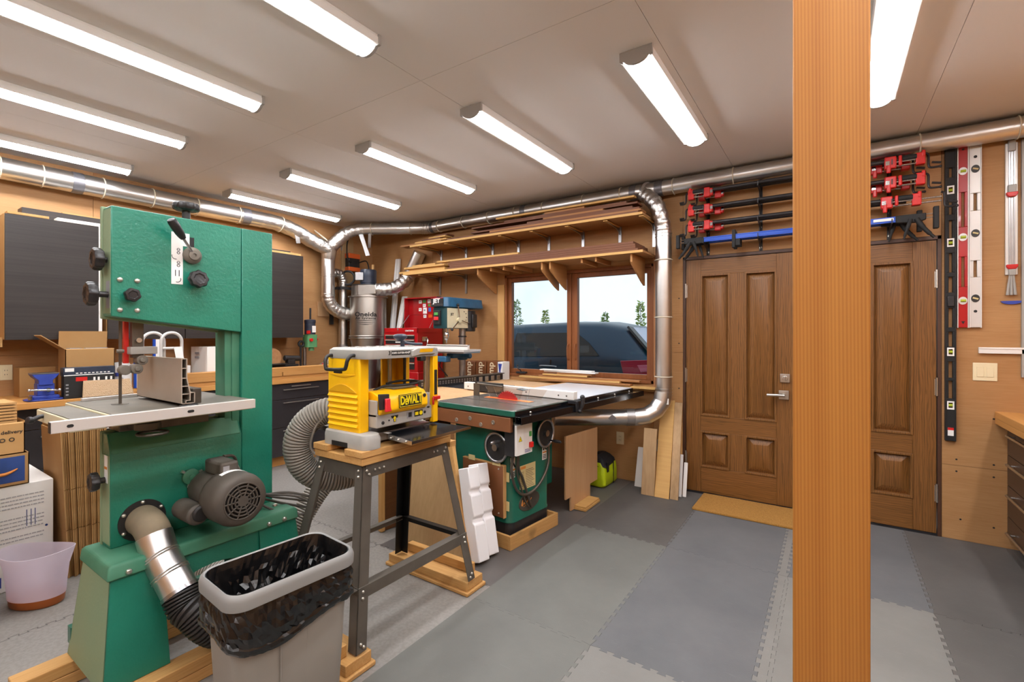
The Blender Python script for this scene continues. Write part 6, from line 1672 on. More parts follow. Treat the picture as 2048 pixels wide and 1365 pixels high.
cboard('pale_board', -5.0, -4.92, 2.6, 3.06, 2.256, 2.276, 'pale board on top of the far wall cabinet')
cboard('cabinet_dark', -5.16, -5.03, 2.5, 3.0, 2.256, 2.31, 'dark plank on top of the far wall cabinet')

# ------------------------------------------------------------------ long bench along the left wall
XW = -4.70
t = thing('long_workbench_top', 'long wooden worktop along the left wall carrying vise and lumber', 'worktop', (-4.96, 2.1, .86))
m = M(); m.box(XL+.001, XW, 1.46, 3.44, .865, .91); m.box(XL+.001, -4.575, .76, 1.46, .865, .91); m.build('worktop_board', 'bench_wood', t, bev=.003)
for k, (y0, y1, lab) in enumerate(((.80, 1.45, 'dark drawer base unit below the vise'), (1.453, 2.10, 'dark drawer base unit behind the bandsaw'), (2.103, 2.45, 'narrow dark base unit behind the bandsaw column'), (2.453, 3.42, 'dark drawer base unit right of the bandsaw with long bar handles'))):
    t = thing('drawer_unit', lab, 'cabinet', (-5.0, (y0+y1)/2, 0), 0, 'base units of the long bench')
    M().box(XL+.001, XW-.045, y0, y1, .10, .864).build('carcass', 'cardboard_light', t)
    M().box(XL+.001, XW-.10, y0, y1, .001, .0995).build('toe_kick', 'bench_wood', t)
    for z0, z1 in ((.70, .858), (.41, .695), (.112, .405)):
        m = M(); m.box(XW-.044, XW-.025, y0+.002, y1-.002, z0, z1); d_ = m.build('drawer_front', 'dark_laminate', t, bev=.001)
        yc = (y0+y1)/2; hl = min(.30, (y1-y0)*.3)
        if z0 > .6:
            hd = [(yc-.21, yc+.20, .80), (yc-.12, yc+.10, .832)] if k == 3 else [(yc-hl, yc+hl, .80)]
        else: hd = [(yc-.21, yc+.20, z1-.03 if k == 3 else z1-.05)]
        for a_, b_, z in hd:
            if k != 3: a_, b_ = max(a_, y0+.05), min(b_, y1-.05)
            m = M(); m.cyl((XW-.003, a_, z), (XW-.003, b_, z), .006, n=12)
            for y in (a_+.02, b_-.02): m.cyl((XW-.025, y, z), (XW-.003, y, z), .005, n=8)
            m.build('bar_handle', 'satin_nickel', d_)
# lumber on the bench
for k, (x0, x1, y0, y1, z0, z1, lab) in enumerate(((-4.86, -4.72, 1.75, 3.43, .911, .945, 'long board, undermost on the left bench, behind the bandsaw'), (-4.85, -4.71, 1.70, 2.72, .9455, .985, 'board in the middle layer on the left bench, left half'), (-4.85, -4.71, 2.73, 3.60, .9455, .985, 'board in the middle layer on the left bench, right half'), (-4.85, -4.715, 1.72, 3.46, .9855, 1.03, 'thick plank topping the lumber on the left bench'), (-5.0, -4.87, 2.0, 3.07, .911, .95, 'rear plank lying behind the lumber on the left bench'))):
    M().box(x0, x1, y0, y1, z0, z1).build('bench_lumber', 'stack_wood', bev=.002, label=lab, cat='board')
M().box(-4.82, -4.72, 3.45, 3.72, .9115, .944).build('bench_lumber', 'stack_wood', bev=.002, label='short plank end overhanging the bench behind the planer', cat='board')
# white carton and bits
def carton_box(name, lab, x0, x1, y0, y1, z0, z1, mat_, rz=0, cat='box'):
    tt_ = thing(name, lab, cat, ((x0+x1)/2, (y0+y1)/2, z0))
    m = M(); m.obox(((x0+x1)/2, (y0+y1)/2, (z0+z1)/2), x1-x0, y1-y0, z1-z0, rz=rz); m.build('carton', mat_, tt_, bev=.003)
    return tt_
t = carton_box('white_carton', 'white carton with printed end standing on the rear bench', -5.18, -4.92, 2.07, 2.42, .951, 1.26, 'paper_white', 8)
m = M()
for z in (1.16, 1.20): m.obox((-5.03, 2.055, z), .06, .003, .02, rz=8)
m.build('carton_print', 'paper_grey', t)
t = carton_box('white_jar_box', 'small white box with blue lids behind the bandsaw fence', -5.12, -4.95, 1.83, 1.97, .911, 1.09, 'jar_white')
m = M()
for y in (1.86, 1.93): m.cyl((-5.03, y, 1.0905), (-5.03, y, 1.125), .035, n=20)
m.build_each('blue_lid', 'vise_blue', t)
m = M(); m.lathe((-4.98, 1.46, .911), (0, 0, 1), [(.06, 0), (.07, .01), (.07, .20), (.05, .23), (.03, .235)], 28); m.build('white_jug', 'jar_white', label='white plastic jug with blue cap standing behind the saw blade', cat='jug')
t = thing('blue_cap_bottle', 'small bottle with blue cap on the bench near the saw blade', 'bottle', (-4.80, 1.385, .911))
M().lathe((-4.80, 1.385, .911), (0, 0, 1), [(.03, 0), (.035, .006), (.035, .11), (.015, .13)], 20).build('bottle_body', 'paper_grey', t)
M().cyl((-4.80, 1.385, 1.041), (-4.80, 1.385, 1.07), .02, n=18).build('cap', 'vise_blue', t)
# two roller stands: white tube arches with blue and white uprights
for k, (yy, xx, lab) in enumerate(((1.50, -4.62, 'white arched tube stand with blue upright, left one behind the bandsaw fence'), (1.615, -4.58, 'white arched tube stand with blue upright and cloth, right one behind the bandsaw fence'))):
    t = thing('roller_stand', lab, 'stand', (xx, yy+.08, .003), 0)
    R_a = .075; yc = yy+.065; zt = 1.395
    arch = [(xx, yc-R_a, .01), (xx, yc-R_a, 1.0), (xx, yc-R_a, 1.2)]+[(xx, yc-R_a*math.cos(a_), zt-R_a+R_a*math.sin(a_)) for a_ in [PI*i/14 for i in range(0, 15)]]+[(xx, yc+R_a, 1.2), (xx, yc+R_a, 1.0), (xx, yc+R_a, .01)]
    M().tube(arch, .0125, 12).build('arch_tube', 'alu_white', t)
    M().cyl((xx, yc-R_a, 1.265), (xx, yc+R_a, 1.265), .011, n=12).build('cross_tube', 'alu_white', t)
    M().box(xx-.012, xx+.012, yc-R_a-.055, yc-R_a-.04, .95, 1.34).build('upright', 'clamp_blue', t, bev=.001)
    M().box(xx-.012, xx+.012, yc-R_a-.04, yc-R_a-.014, .95, 1.34).build('upright_face', 'white_plastic', t, bev=.001)
    if k:
        m = M(); pr = []
        for i in range(8): q = i/7; pr.append([(xx+.014+.02*q, yc+.01+.035*q, 1.275-.25*q), (xx+.014+.02*q, yc+.07+.03*q, 1.277-.25*q), (xx+.018+.02*q, yc+.07+.03*q, 1.277-.25*q), (xx+.018+.02*q, yc+.01+.035*q, 1.275-.25*q)])
        m.loft(pr); m.build('hanging_cloth', 'paper_white', t)
# vise
VX = Matrix.Translation((.11, 0, 0))
t = thing('bench_vise', 'blue bench vise with steel bar at the near end of the long bench', 'vise', (-4.80, .93, .911))
V = M(VX)
V.loft([rrect(-4.80, .93, .085, .105, .06, .911), rrect(-4.80, .93, .085, .105, .06, .922)]); V.box(-4.86, -4.745, .86, 1.0, .922, .945); V.box(-4.85, -4.755, .885, .975, .945, 1.03)
V.prism([(-4.855, .855, 1.10), (-4.855, 1.0, 1.10), (-4.855, .985, 1.075), (-4.855, .965, 1.055), (-4.855, .965, 1.02), (-4.855, .89, 1.02), (-4.855, .89, 1.055), (-4.855, .87, 1.075)], (.11, 0, 0)); V.build('vise_body', 'vise_blue', t, bev=.004)
m = M(VX); m.cyl((-4.755, .93, .99), (-4.68, .93, .99), .014, n=16); m.cyl((-4.685, .83, .995), (-4.685, .985, .985), .0065, n=12); m.sph((-4.685, .83, .995), .011); m.sph((-4.685, .985, .985), .011); m.cyl((-4.73, .845, .925), (-4.73, .845, .95), .012, n=14); m.build('screw_and_bar', 'chrome', t)
m = M(VX); m.box(-4.857, -4.743, .857, .998, 1.1, 1.106); m.build('jaw_plate', 'steel', t)
# cartons on the near bench
def open_box(name, lab, x0, x1, y0, y1, z0, z1, flaps, mat_='cardboard'):
    tt_ = thing(name, lab, 'box', ((x0+x1)/2, (y0+y1)/2, z0)); th = .004
    m = M(); m.box(x0, x1, y0, y1, z0, z0+th); m.box(x0, x0+th, y0, y1, z0, z1); m.box(x1-th, x1, y0, y1, z0, z1); m.box(x0, x1, y0, y0+th, z0, z1); m.box(x0, x1, y1-th, y1, z0, z1); m.build('carton', mat_, tt_)
    for side, a_, L in flaps:
        c, s = math.cos(math.radians(a_))*L, math.sin(math.radians(a_))*L
        m = M()
        if side == '-y': m.hexa([(x0, y0, z1), (x1, y0, z1), (x1, y0-c, z1+s), (x0, y0-c, z1+s), (x0, y0+th, z1+.001), (x1, y0+th, z1+.001), (x1, y0-c+th, z1+s+th), (x0, y0-c+th, z1+s+th)])
        if side == '+y': m.hexa([(x0, y1, z1), (x1, y1, z1), (x1, y1+c, z1+s), (x0, y1+c, z1+s), (x0, y1-th, z1+.001), (x1, y1-th, z1+.001), (x1, y1+c-th, z1+s+th), (x0, y1+c-th, z1+s+th)])
        if side == '-x': m.hexa([(x0, y0, z1), (x0, y1, z1), (x0-c, y1, z1+s), (x0-c, y0, z1+s), (x0+th, y0, z1+.001), (x0+th, y1, z1+.001), (x0-c+th, y1, z1+s+th), (x0-c+th, y0, z1+s+th)])
        if side == '+x': m.hexa([(x1, y0, z1), (x1, y1, z1), (x1+c, y1, z1+s), (x1+c, y0, z1+s), (x1-th, y0, z1+.001), (x1-th, y1, z1+.001), (x1+c-th, y1, z1+s+th), (x1+c-th, y0, z1+s+th)])
        m.build('flap', mat_, tt_)
    return tt_
t = open_box('open_carton', 'open cardboard carton with raised flaps on the long bench', -4.885, -4.70, 1.045, 1.335, .911, 1.268, [('-y', 38, .17), ('-x', 97, .135), ('+x', 178, .02)], 'cardboard')
m = M(); m.obox((-4.79, 1.19, 1.258), .15, .26, .012, rx=2); m.box(-4.84, -4.74, 1.08, 1.15, 1.264, 1.276); m.obox((-4.78, 1.24, 1.272), .03, .14, .01, rz=10); m.build('box_contents', 'paper_grey', t)
m = M(); m.box(-4.6998, -4.6988, 1.11, 1.31, 1.055, 1.135); m.build('printed_panel', 'motor_dark', t)
m = M(); m.prism([(-4.6988, 1.13+.16*i/10, 1.10+.025*math.sin(PI*i/10)) for i in range(11)], (.0006, 0, 0)); m.build('printed_disc', 'cardboard_light', t)
BXM = Matrix.Translation((.11, -.018, 0))
t = thing('black_product_box', 'black retail box with white print standing on the long bench', 'box', (-4.665, 1.15, .911))
M(BXM).box(-4.79, -4.72, 1.035, 1.325, .911, 1.075).build('carton', 'motor_dark', t, bev=.003)
M(BXM).box(-4.792, -4.719, 1.03, 1.33, 1.0755, 1.138).build('box_lid', 'dark_navy', t, bev=.002); lb = KIDS[t.name][-1]
M(BXM).box(-4.7188, -4.718, 1.04, 1.09, 1.108, 1.133).build('bar_code', 'paper_white', lb)
m = M(BXM)
for i in range(9): m.box(-4.7188, -4.718, 1.10+.023*i, 1.114+.023*i, 1.091, 1.098)
m.build('white_print', 'paper_white', lb)
M(BXM).box(-4.7188, -4.718, 1.035, 1.32, 1.078, 1.084).build('white_stripe', 'paper_white', lb)
M(BXM).box(-4.7195, -4.7188, 1.10, 1.165, 1.035, 1.065).build('red_print', 'clamp_red', t)
for y in (1.20, 1.225, 1.27, 1.30): M(BXM).box(-4.7195, -4.7188, y, y+.012, 1.035, 1.06).build('white_print', 'paper_white', t)
for k in range(4): M(BXM).box(-4.7195, -4.7188, 1.045, 1.06, .935+.024*k, .945+.024*k).build('icon_print', 'paper_grey', t)
m = M(); m.prism([(-4.582, 1.11, .9112), (-4.582, 1.42, .9112), (-4.602, 1.40, 1.03), (-4.602, 1.12, 1.035)], (.012, 0, .003)); m.build('bubble_wrapped_parcel', 'bubble_wrap', label='brown parcel in bubble wrap leaning against the black box', cat='parcel', bev=.003)
carton_box('flat_carton', 'closed cardboard carton behind the vise against the left wall', -5.2, -5.02, .86, 1.06, .911, 1.13, 'cardboard')
# green mortiser
t = thing('hollow_mortiser', 'green and black mortising machine at the far end of the long bench', 'mortiser', (-4.95, 3.18, .911))
M().box(-5.05, -4.86, 3.10, 3.27, .911, .94).build('base', 'mortiser_green', t, bev=.005)
M().cyl((-5.03, 3.17, .94), (-5.03, 3.17, 1.35), .02, n=16).build('post', 'steel', t)
m = M(); m.loft([rrect(-4.97, 3.20, .06, .062, .02, z) for z in (1.23, 1.25, 1.36, 1.375)]); m.cyl((-4.96, 3.21, 1.19), (-4.96, 3.21, 1.23), .03, n=18); m.build('head', 'mortiser_green', t)
m = M(); m.lathe((-4.97, 3.20, 1.376), (0, 0, 1), [(.058, 0), (.058, .13), (.062, .135), (.062, .165), (.05, .172)], 28); mt2 = m.build('motor', 'dark_navy', t)
M().box(-4.913, -4.908, 3.19, 3.235, 1.40, 1.475).build('motor_label', 'paper_white', mt2)
M().cyl((-4.97, 3.205, 1.55), (-4.97, 3.205, 1.68), .011, n=10).build('bit', 'black_steel', t)
m = M(); m.cyl((-4.91, 3.17, 1.315), (-4.885, 3.17, 1.315), .018, n=14); m.cyl((-4.95, 3.262, 1.32), (-4.95, 3.285, 1.32), .012, n=12); m.box(-4.92, -4.89, 3.125, 3.155, 1.385, 1.42); m.build_each('red_knob', 'clamp_red', t)
m = M(); m.cyl((-4.96, 3.08, .95), (-4.96, 3.08, 1.25), .012, n=10); m.ring((-4.96, 3.085, 1.27), (1, 0, 0), .028, .014, 18, 8); m.build('feed_lever', 'black_rubber', t)
m = M(); m.lathe((-4.892, 3.315, .911), (0, 0, 1), [(.028, 0), (.03, .01), (.03, .09), (.012, .12), (.012, .135)], 18); m.build('red_bottle', 'red_paint', label='small red bottle standing at the mortiser foot', cat='bottle')
# disc sander
t = thing('disc_sander', 'small disc sander on the long bench right of the bandsaw column', 'sander', (-5.0, 2.83, .911))
M().box(-5.1, -4.9, 2.72, 3.02, .951, 1.05).build('base', 'motor_dark', t, bev=.004)
m = M(); m.cyl((-4.95, 2.74, 1.13), (-4.93, 2.74, 1.13), .098, n=36); m.build('sanding_disc', 'sander_disc', t)
M().cyl((-5.03, 2.74, 1.13), (-4.952, 2.74, 1.13), .102, n=32).build('disc_guard', 'steel', t)
M().box(-4.94, -4.84, 2.66, 2.86, 1.055, 1.067).build('sander_table', 'black_steel', t)
m = M(); m.cyl((-4.93, 2.87, 1.12), (-4.93, 3.04, 1.11), .03, n=18); m.box(-4.97, -4.9, 2.9, 2.98, 1.05, 1.10); m.build('motor', 'black_plastic', t, bev=.004)
m = M(); corrugated(m, [(-4.98, 3.33, .96), (-4.95, 3.36, 1.0), (-4.93, 3.44, 1.05), (-4.95, 3.56, 1.09), (-5.0, 3.66, 1.1)], .045, .012, .003, 24); m.build('bench_hose', 'hose_grey', label='short grey hose lying at the far end of the long bench', cat='hose')
# ------------------------------------------------------------------ boxes and bin at the left edge
t = carton_box('white_shipping_box', 'large white shipping box with printed text standing behind the translucent bin', -4.22, -3.665, .36, .764, .001, .565, 'paper_white')
rr = random.Random(5)
xf = -3.664
m = M()
for row in range(18):
    if row in (4, 5, 10, 13, 14): continue
    z = .50-.020*row; y = .52
    while y < .72:
        w_ = rr.uniform(.006, .02); m.box(xf, xf+.0006, y, min(y+w_, .725), z, z+.006); y += w_+.003
m.build('print_lines', 'print_grey', t, kind='stuff')
m = M(); m.box(xf, xf+.0006, .50, .56, .03, .085); m.build('blue_print', 'vise_blue', t)
m = M()
for y in (.655, .672, .688): m.box(xf, xf+.0006, y, y+.003, .33, .42)
m.cyl((xf, .735, .31), (xf+.0006, .735, .31), .006, n=14); m.build('ink_marks', 'ink_blue', t)
t = open_box('delivery_carton', 'cardboard delivery carton with blue printed side on the white box', -4.02, -3.66, .36, .665, .566, .735, [], 'cardboard')
m = M(); m.box(-3.6595, -3.6588, .40, .648, .585, .722); pn_ = m.build('blue_panel', 'ink_blue', t)
m = M(); m.tube([(-3.658, .50+.12*i/10, .655-.022*math.sin(PI*i/10)) for i in range(11)], [.003+.006*math.sin(PI*i/10) for i in range(11)], 8); m.build('curved_mark', 'ink_orange', pn_)
m = M(); m.box(-3.6588, -3.6582, .50, .545, .655, .70); m.build('white_mark', 'paper_white', pn_)
t = open_box('kraft_carton', 'plain cardboard carton with printed lettering on the delivery carton', -4.05, -3.67, .32, .650, .736, .90, [('+y', 82, .0+.01), ('+x', 178, .01)], 'cardboard_light')
text('lettering', 'delivery', 'gunmetal', .026, (-3.669, .60, .855), (0, 1, 0), (0, 0, 1), t, .0006, bold=.02)
m = M()
for y in (.565, .60): m.ring((-3.669, y, .815), (1, 0, 0), .009, .0025, 16, 6)
m.build('printed_mark', 'gunmetal', t)
for k in range(7):
    z = .902+.0165*k
    for j in range(2):
        m = M(); y0 = .33+.15*j; m.hexa([(-4.0, y0, z), (-3.70, y0, z+.0), (-3.70, y0+.145, z), (-4.0, y0+.145, z), (-4.0, y0, z+.005), (-3.70, y0, z+.013), (-3.70, y0+.145, z+.011), (-4.0, y0+.145, z+.005)])
        m.build('folded_carton', 'cardboard_light', label='flattened carton lying in the pile on the kraft carton', cat='carton', group='flattened cartons lying on the kraft carton')
m = M(); m.loft([rrect(-3.98, .42, .1, .14, .04, z) for z in (1.02, 1.03, 1.14, 1.15)]); m.build('white_tub', 'jar_white', label='rounded white tub on top of the flattened cartons at the left edge', cat='tub', bev=.006)
t = carton_box('side_carton', 'cardboard carton cut by the left edge of the frame', -3.62, -3.25, .14, .478, .001, .80, 'cardboard')
# standing pack of flattened boxes
for k in range(26):
    y = .808+.0066*k; top = .835+.015*math.sin(k*1.7)+.004*(k % 3); lean_ = -.035+.0014*k
    xf_ = -3.575-.004*(k % 4)-.006*math.sin(k)
    m = M()
    for z0, z1 in ((.002, .27), (.274, .50), (.504, top)):
        a_ = lean_*z0/.84; b_ = lean_*z1/.84
        m.hexa([(xf_-.40, y+a_, z0), (xf_, y+a_, z0), (xf_, y+a_+.0052, z0), (xf_-.40, y+a_+.0052, z0), (xf_-.40, y+b_, z1), (xf_, y+b_, z1), (xf_, y+b_+.0052, z1), (xf_-.40, y+b_+.0052, z1)])
    m.hexa([(xf_-.399, y+.001+lean_*.32, .268), (xf_-.008, y+.001+lean_*.32, .268), (xf_-.008, y+.0042+lean_*.32, .268), (xf_-.399, y+.0042+lean_*.32, .268), (xf_-.399, y+.001+lean_*.6, .506), (xf_-.008, y+.001+lean_*.6, .506), (xf_-.008, y+.0042+lean_*.6, .506), (xf_-.399, y+.0042+lean_*.6, .506)])
    m.build('flattened_box', 'corrugated_edge' if k else 'cardboard', label='flattened cardboard box standing in the pack behind the bandsaw', cat='carton', group='flattened boxes standing behind the bandsaw')
# translucent bin with an amber bottom
bx, by = -3.39, .645
t = thing('translucent_bin', 'translucent oval waste bin with amber base on the floor', 'bin', (bx, by, 0))
def oval(a, b, z, rz=34, tilt=0.0, n=40): 
    c, s = math.cos(math.radians(rz)), math.sin(math.radians(rz)); o = []
    for i in range(n):
        x = a*math.cos(2*PI*i/n); y = b*math.sin(2*PI*i/n); o.append((bx+x*c-y*s, by+x*s+y*c, z+tilt*(x/a)**2))
    return o
M().loft([oval(.115, .075, .002), oval(.122, .082, .01), oval(.126, .086, .045), oval(.116, .076, .045), oval(.11, .07, .012)], cap=True).build('bin_base', 'amber_plastic', t)
M().loft([oval(.128, .088, .046), oval(.132, .09, .10), oval(.142, .098, .19), oval(.172, .112, .265, tilt=.02), oval(.169, .109, .266, tilt=.02), oval(.139, .095, .19), oval(.129, .087, .10), oval(.125, .085, .046)], cap=False).build('bin_wall', 'frosted_plastic', t)

# ------------------------------------------------------------------ clamps over the door
def clamp_rack(x, lab):
    t_ = thing('clamp_rack', lab, 'rack', (x, YF-.01, 2.06))
    m = M(); m.box(x-.013, x+.013, YF-.008, YF-.0005, 2.06, 2.60)
    m.build('rail', 'black_steel', t_, bev=.001)
    for z in (2.555, 2.42, 2.285, 2.15):
        m = M(); m.prism([(x-.003, YF-.008, z-.09), (x-.003, YF-.008, z-.005), (x-.003, 4.125, z-.0), (x-.003, 4.12, z+.022), (x-.003, 4.112, z+.022), (x-.003, 4.115, z-.012), (x-.003, YF-.06, z-.045)], (.006, 0, 0)); m.build('arm', 'black_steel', t_)
    m = M(); m.cyl((x, YF-.012, 2.085), (x, YF-.007, 2.085), .009, n=12); m.cyl((x, YF-.012, 2.25), (x, YF-.007, 2.25), .007, n=12); m.build_each('rack_screw', 'bolt_zinc', t_)
    return t_
for x, lab in ((-.875, 'black clamp rack bracket above the door near the downpipe'), (-.472, 'black clamp rack bracket above the middle of the door'), (.345, 'black clamp rack bracket right of the wooden post')): clamp_rack(x, lab)
def pipe_clamp(y, z, x0, x1, lab, left=True, right=True, ext=0.0):
    t_ = thing('pipe_clamp', lab, 'clamp', ((x0+x1)/2, y, z), 0, None)
    m = M(); m.cyl((x0+.03, y, z), (x1-.02, y, z), .0155, n=16); m.build('pipe', 'clamp_black', t_)
    zz = z-.028
    if left:
        m = M(); m.box(x0+.0, x0+.05, y-.025, y+.02, zz-.035, z+.022); m.box(x0+.008, x0+.028, y-.03, y+.025, z-.01, z+.034); m.build('screw_head', 'clamp_red', t_, bev=.006)
        m = M(); m.box(x0+.125, x0+.175, y-.028, y+.022, zz-.03, z+.022); m.box(x0+.165, x0+.195, y-.022, y+.018, zz-.02, z+.012); m.build('sliding_jaw', 'clamp_red', t_, bev=.007)
        m = M()
        for dz in (-.008, -.035): m.cyl((x0+.02, y-.018, z+dz-.01), (x0+.15, y-.018, z+dz-.01), .006, n=10)
        m.box(x0+.178, x0+.196, y-.03, y-.02, z-.03, z-.005); m.build('clamp_screw', 'chrome', t_)
        m = M(); m.cyl((x0+.04, y-.012, z), (x0+.13, y-.012, z), .02, n=14); m.build('sleeve', 'clamp_pad', t_)
        m = M(); m.tube(smooth_path([(x0+.0, y, zz+.03), (x0-.018, y, zz+.02), (x0-.018, y-.01, zz-.045), (x0-.03, y-.012, zz-.062), (x0-.065, y-.012, zz-.062)]), .007, 8); m.tube([(x0-.03, y-.025, zz-.05), (x0-.065, y-.025, zz-.052)], .008, 8); m.build('crank_handle', 'clamp_black', t_)
    if right:
        e = x1+ext
        m = M(); m.box(x1-.215, x1-.15, y-.03, y+.022, zz-.03, z+.024); m.box(x1-.14, x1-.12, y-.03, y+.022, zz-.02, z+.024); m.box(x1-.205, x1-.18, y-.034, y-.02, zz-.06, zz+.0); m.build('sliding_jaw', 'clamp_red', t_, bev=.007)
        m = M(); m.box(x1-.05, x1-.0, y-.028, y+.02, zz-.03, z+.022); m.box(x1-.02, x1+.0, y-.03, y+.02, z-.01, z+.034); m.build('screw_head', 'clamp_red', t_, bev=.006)
        m = M()
        for dz in (-.008, -.035): m.cyl((x1-.16, y-.018, z+dz-.01), (e, y-.018, z+dz-.01), .006, n=10)
        m.box(x1-.21, x1-.188, y-.035, y-.03, z-.035, z-.008); m.build('clamp_screw', 'chrome', t_)
        m = M(); m.cyl((x1-.12, y-.012, z), (x1-.045, y-.012, z), .021, n=14); m.build('sleeve', 'clamp_pad', t_)
        m = M(); m.tube(smooth_path([(e, y, zz+.045), (e+.016, y, zz+.03), (e+.016, y-.01, zz-.035), (e+.026, y-.012, zz-.058), (e+.07, y-.012, zz-.06)]), .007, 8); m.tube([(e+.03, y-.03, zz-.03), (e+.075, y-.03, zz-.04)], .0075, 8); m.sph((e+.075, y-.012, zz-.06), .009); m.build('crank_handle', 'clamp_black', t_)
        m = M(); m.box(x1-.36, x1-.30, y-.0165, y-.0155, z-.008, z+.008); m.build('pale_label', 'paper_tan', t_)
    return t_
rows = [(2.575, 'top row'), (2.44, 'second row'), (2.305, 'third row')]
for z, rn in rows:
    pipe_clamp(4.15, z, -1.0, .52 if z > 2.4 else .50, 'black pipe clamp with red jaws, front one in the %s above the door' % rn, ext=0 if z > 2.4 else .10)
    pipe_clamp(4.225, z-.002, -.93, .45, 'black pipe clamp with red jaws, rear one in the %s above the door' % rn, left=True, right=z > 2.31)
def bar_clamp(y, z, x0, x1, lab):
    t_ = thing('blue_bar_clamp', lab, 'clamp', ((x0+x1)/2, y, z))
    m = M(); m.box(x0+.16, x1-.20, y-.008, y+.008, z-.018, z+.018); m.box(x0+.16, x1-.2, y-.011, y+.011, z+.010, z+.020); m.box(x0+.16, x1-.2, y-.011, y+.011, z-.020, z-.010); m.build('bar', 'clamp_blue', t_, bev=.002)
    m = M(); m.box(x1-.33, x1-.22, y-.0125, y-.0115, z-.006, z+.012); m.build('paper_label', 'paper_white', t_)
    for s, e in ((1, x0), (-1, x1)):
        m = M(); m.prism([(e+s*.21, y-.014, z+.024), (e+s*.05, y-.014, z+.024), (e+s*.05, y-.014, z-.02), (e+s*.1, y-.014, z-.034), (e+s*.21, y-.014, z-.026)], (0, .028, 0)); m.build('grip_body', 'clamp_pad', t_, bev=.005)
        m = M(); m.tube(smooth_path([(e+s*.10, y-.012, z-.01), (e+s*.075, y-.016, z-.06), (e+s*.04, y-.018, z-.11), (e+s*.01, y-.018, z-.145)]), [.016]*8+[.013]*6+[.009]*5, 10); m.build('grip', 'clamp_pad', t_)
        m = M(); m.tube(smooth_path([(e+s*.13, y-.016, z-.01), (e+s*.145, y-.02, z-.06), (e+s*.16, y-.02, z-.115), (e+s*.165, y-.02, z-.14)]), [.012]*8+[.009]*6+[.006]*5, 8); m.build('trigger', 'clamp_pad', t_)
        m = M()
        for dz in (.016, -.008): m.cyl((e, y, z+dz), (e+s*.12, y, z+dz), .0045, n=8)
        m.build('rod', 'chrome', t_)
        m = M(); m.box(e-.014, e+.014, y-.02, y+.02, z-.085 if s < 0 else z-.055, z+.06); m.build('jaw_pad', 'clamp_pad', t_, bev=.004)
    m = M(); m.box(-.66, -.635, y-.02, y+.012, z-.09, z+.055); m.box(-.635, -.60, y-.018, y+.01, z-.075, z-.02); m.build('middle_jaw', 'clamp_pad', t_, bev=.004)
    return t_
bar_clamp(4.15, 2.1685, -1.085, .575, 'blue bar clamp with black pistol grips, front one over the door')
bar_clamp(4.225, 2.168, -1.06, .50, 'blue bar clamp with black pistol grips, rear one over the door')

# ------------------------------------------------------------------ levels and rules on the wall right of the door
def slot_plate(x0, x1, z0, z1, y0, y1, holes):
    """flat bar with rectangular windows: holes = [(za, zb, inset)]"""
    mm = M(); prev = z0
    for za, zb, ins in holes:
        mm.box(x0, x1, y0, y1, prev, za); mm.box(x0, x0+ins, y0, y1, za, zb); mm.box(x1-ins, x1, y0, y1, za, zb); prev = zb
    mm.box(x0, x1, y0, y1, prev, z1)
    return mm
t = thing('black_level', 'long black box level hanging right of the double door', 'level', (.666, YF-.012, .665))
hs = [(2.44, 2.505, .017), (2.335, 2.375, .012), (2.19, 2.285, .017), (2.02, 2.15, .017), (1.985, 2.015, .012), (1.80, 1.93, .017), (1.665, 1.77, .015), (1.58, 1.63, .011), (1.43, 1.56, .015), (1.30, 1.40, .015), (1.245, 1.285, .011), (1.09, 1.2, .015), (.95, 1.07, .015), (.885, .925, .011)]
hs = sorted(hs)
slot_plate(.642, .692, .665, 2.665, YF-.028, YF-.004, hs).build('level_body', 'clamp_pad', t, bev=.003)
m = M(); m.box(.639, .645, YF-.031, YF-.0005, .665, 2.665); m.box(.689, .695, YF-.031, YF-.0005, .665, 2.665); m.build_each('level_flange', 'motor_dark', t, bev=.001)
for z0, z1, c in ((2.335, 2.375, 1), (1.985, 2.015, 1), (1.245, 1.285, 1), (.885, .925, 1)):
    zc = (z0+z1)/2
    m = M(); m.frame_prism([(.649, YF-.03, zc-.028), (.685, YF-.03, zc-.028), (.685, YF-.03, zc+.028), (.649, YF-.03, zc+.028)], [(.656, YF-.03, zc-.018), (.678, YF-.03, zc-.018), (.678, YF-.03, zc+.018), (.656, YF-.03, zc+.018)], (0, .01, 0)); vf = m.build('vial_frame', 'paper_white', t)
    m = M(); m.cyl((.657, YF-.022, zc), (.677, YF-.022, zc), .009, n=12); m.build('vial', 'lime_label', vf)
m = M(); m.box(.65, .685, YF-.038, YF-.026, 1.57, 1.64); m.build('centre_clip', 'black_plastic', t, bev=.004)
m = M(); m.box(.652, .682, YF-.0292, YF-.0282, .70, .755); m.build('price_label', 'paper_white', t)
m = M(); m.box(.652, .682, YF-.0298, YF-.0292, .738, .755); m.build('label_band', 'clamp_red', t)
t = thing('red_level', 'red box level hanging between the black and silver levels', 'level', (.728, YF-.012, 1.425))
slot_plate(.704, .753, 1.428, 2.668, YF-.024, YF-.004, [(1.70, 1.90, .017), (2.10, 2.33, .017)]).build('level_body', 'red_paint', t, bev=.003)
m = M(); m.box(.700, .706, YF-.028, YF-.0005, 1.426, 2.67); m.box(.751, .757, YF-.028, YF-.0005, 1.426, 2.67); m.build_each('level_flange', 'alu_white', t, bev=.001)
for z in (2.47, 2.03, 1.607):
    m = M(); m.prism([(.728+.022*math.cos(a_), YF-.0275, z+.026*math.sin(a_)) for a_ in [2*PI*i/20 for i in range(20)]], (0, .006, 0)); vf = m.build('vial_frame', 'alu_white', t)
    m = M(); m.cyl((.716, YF-.028, z), (.742, YF-.028, z), .009, n=12); m.build('vial', 'lime_label', vf)
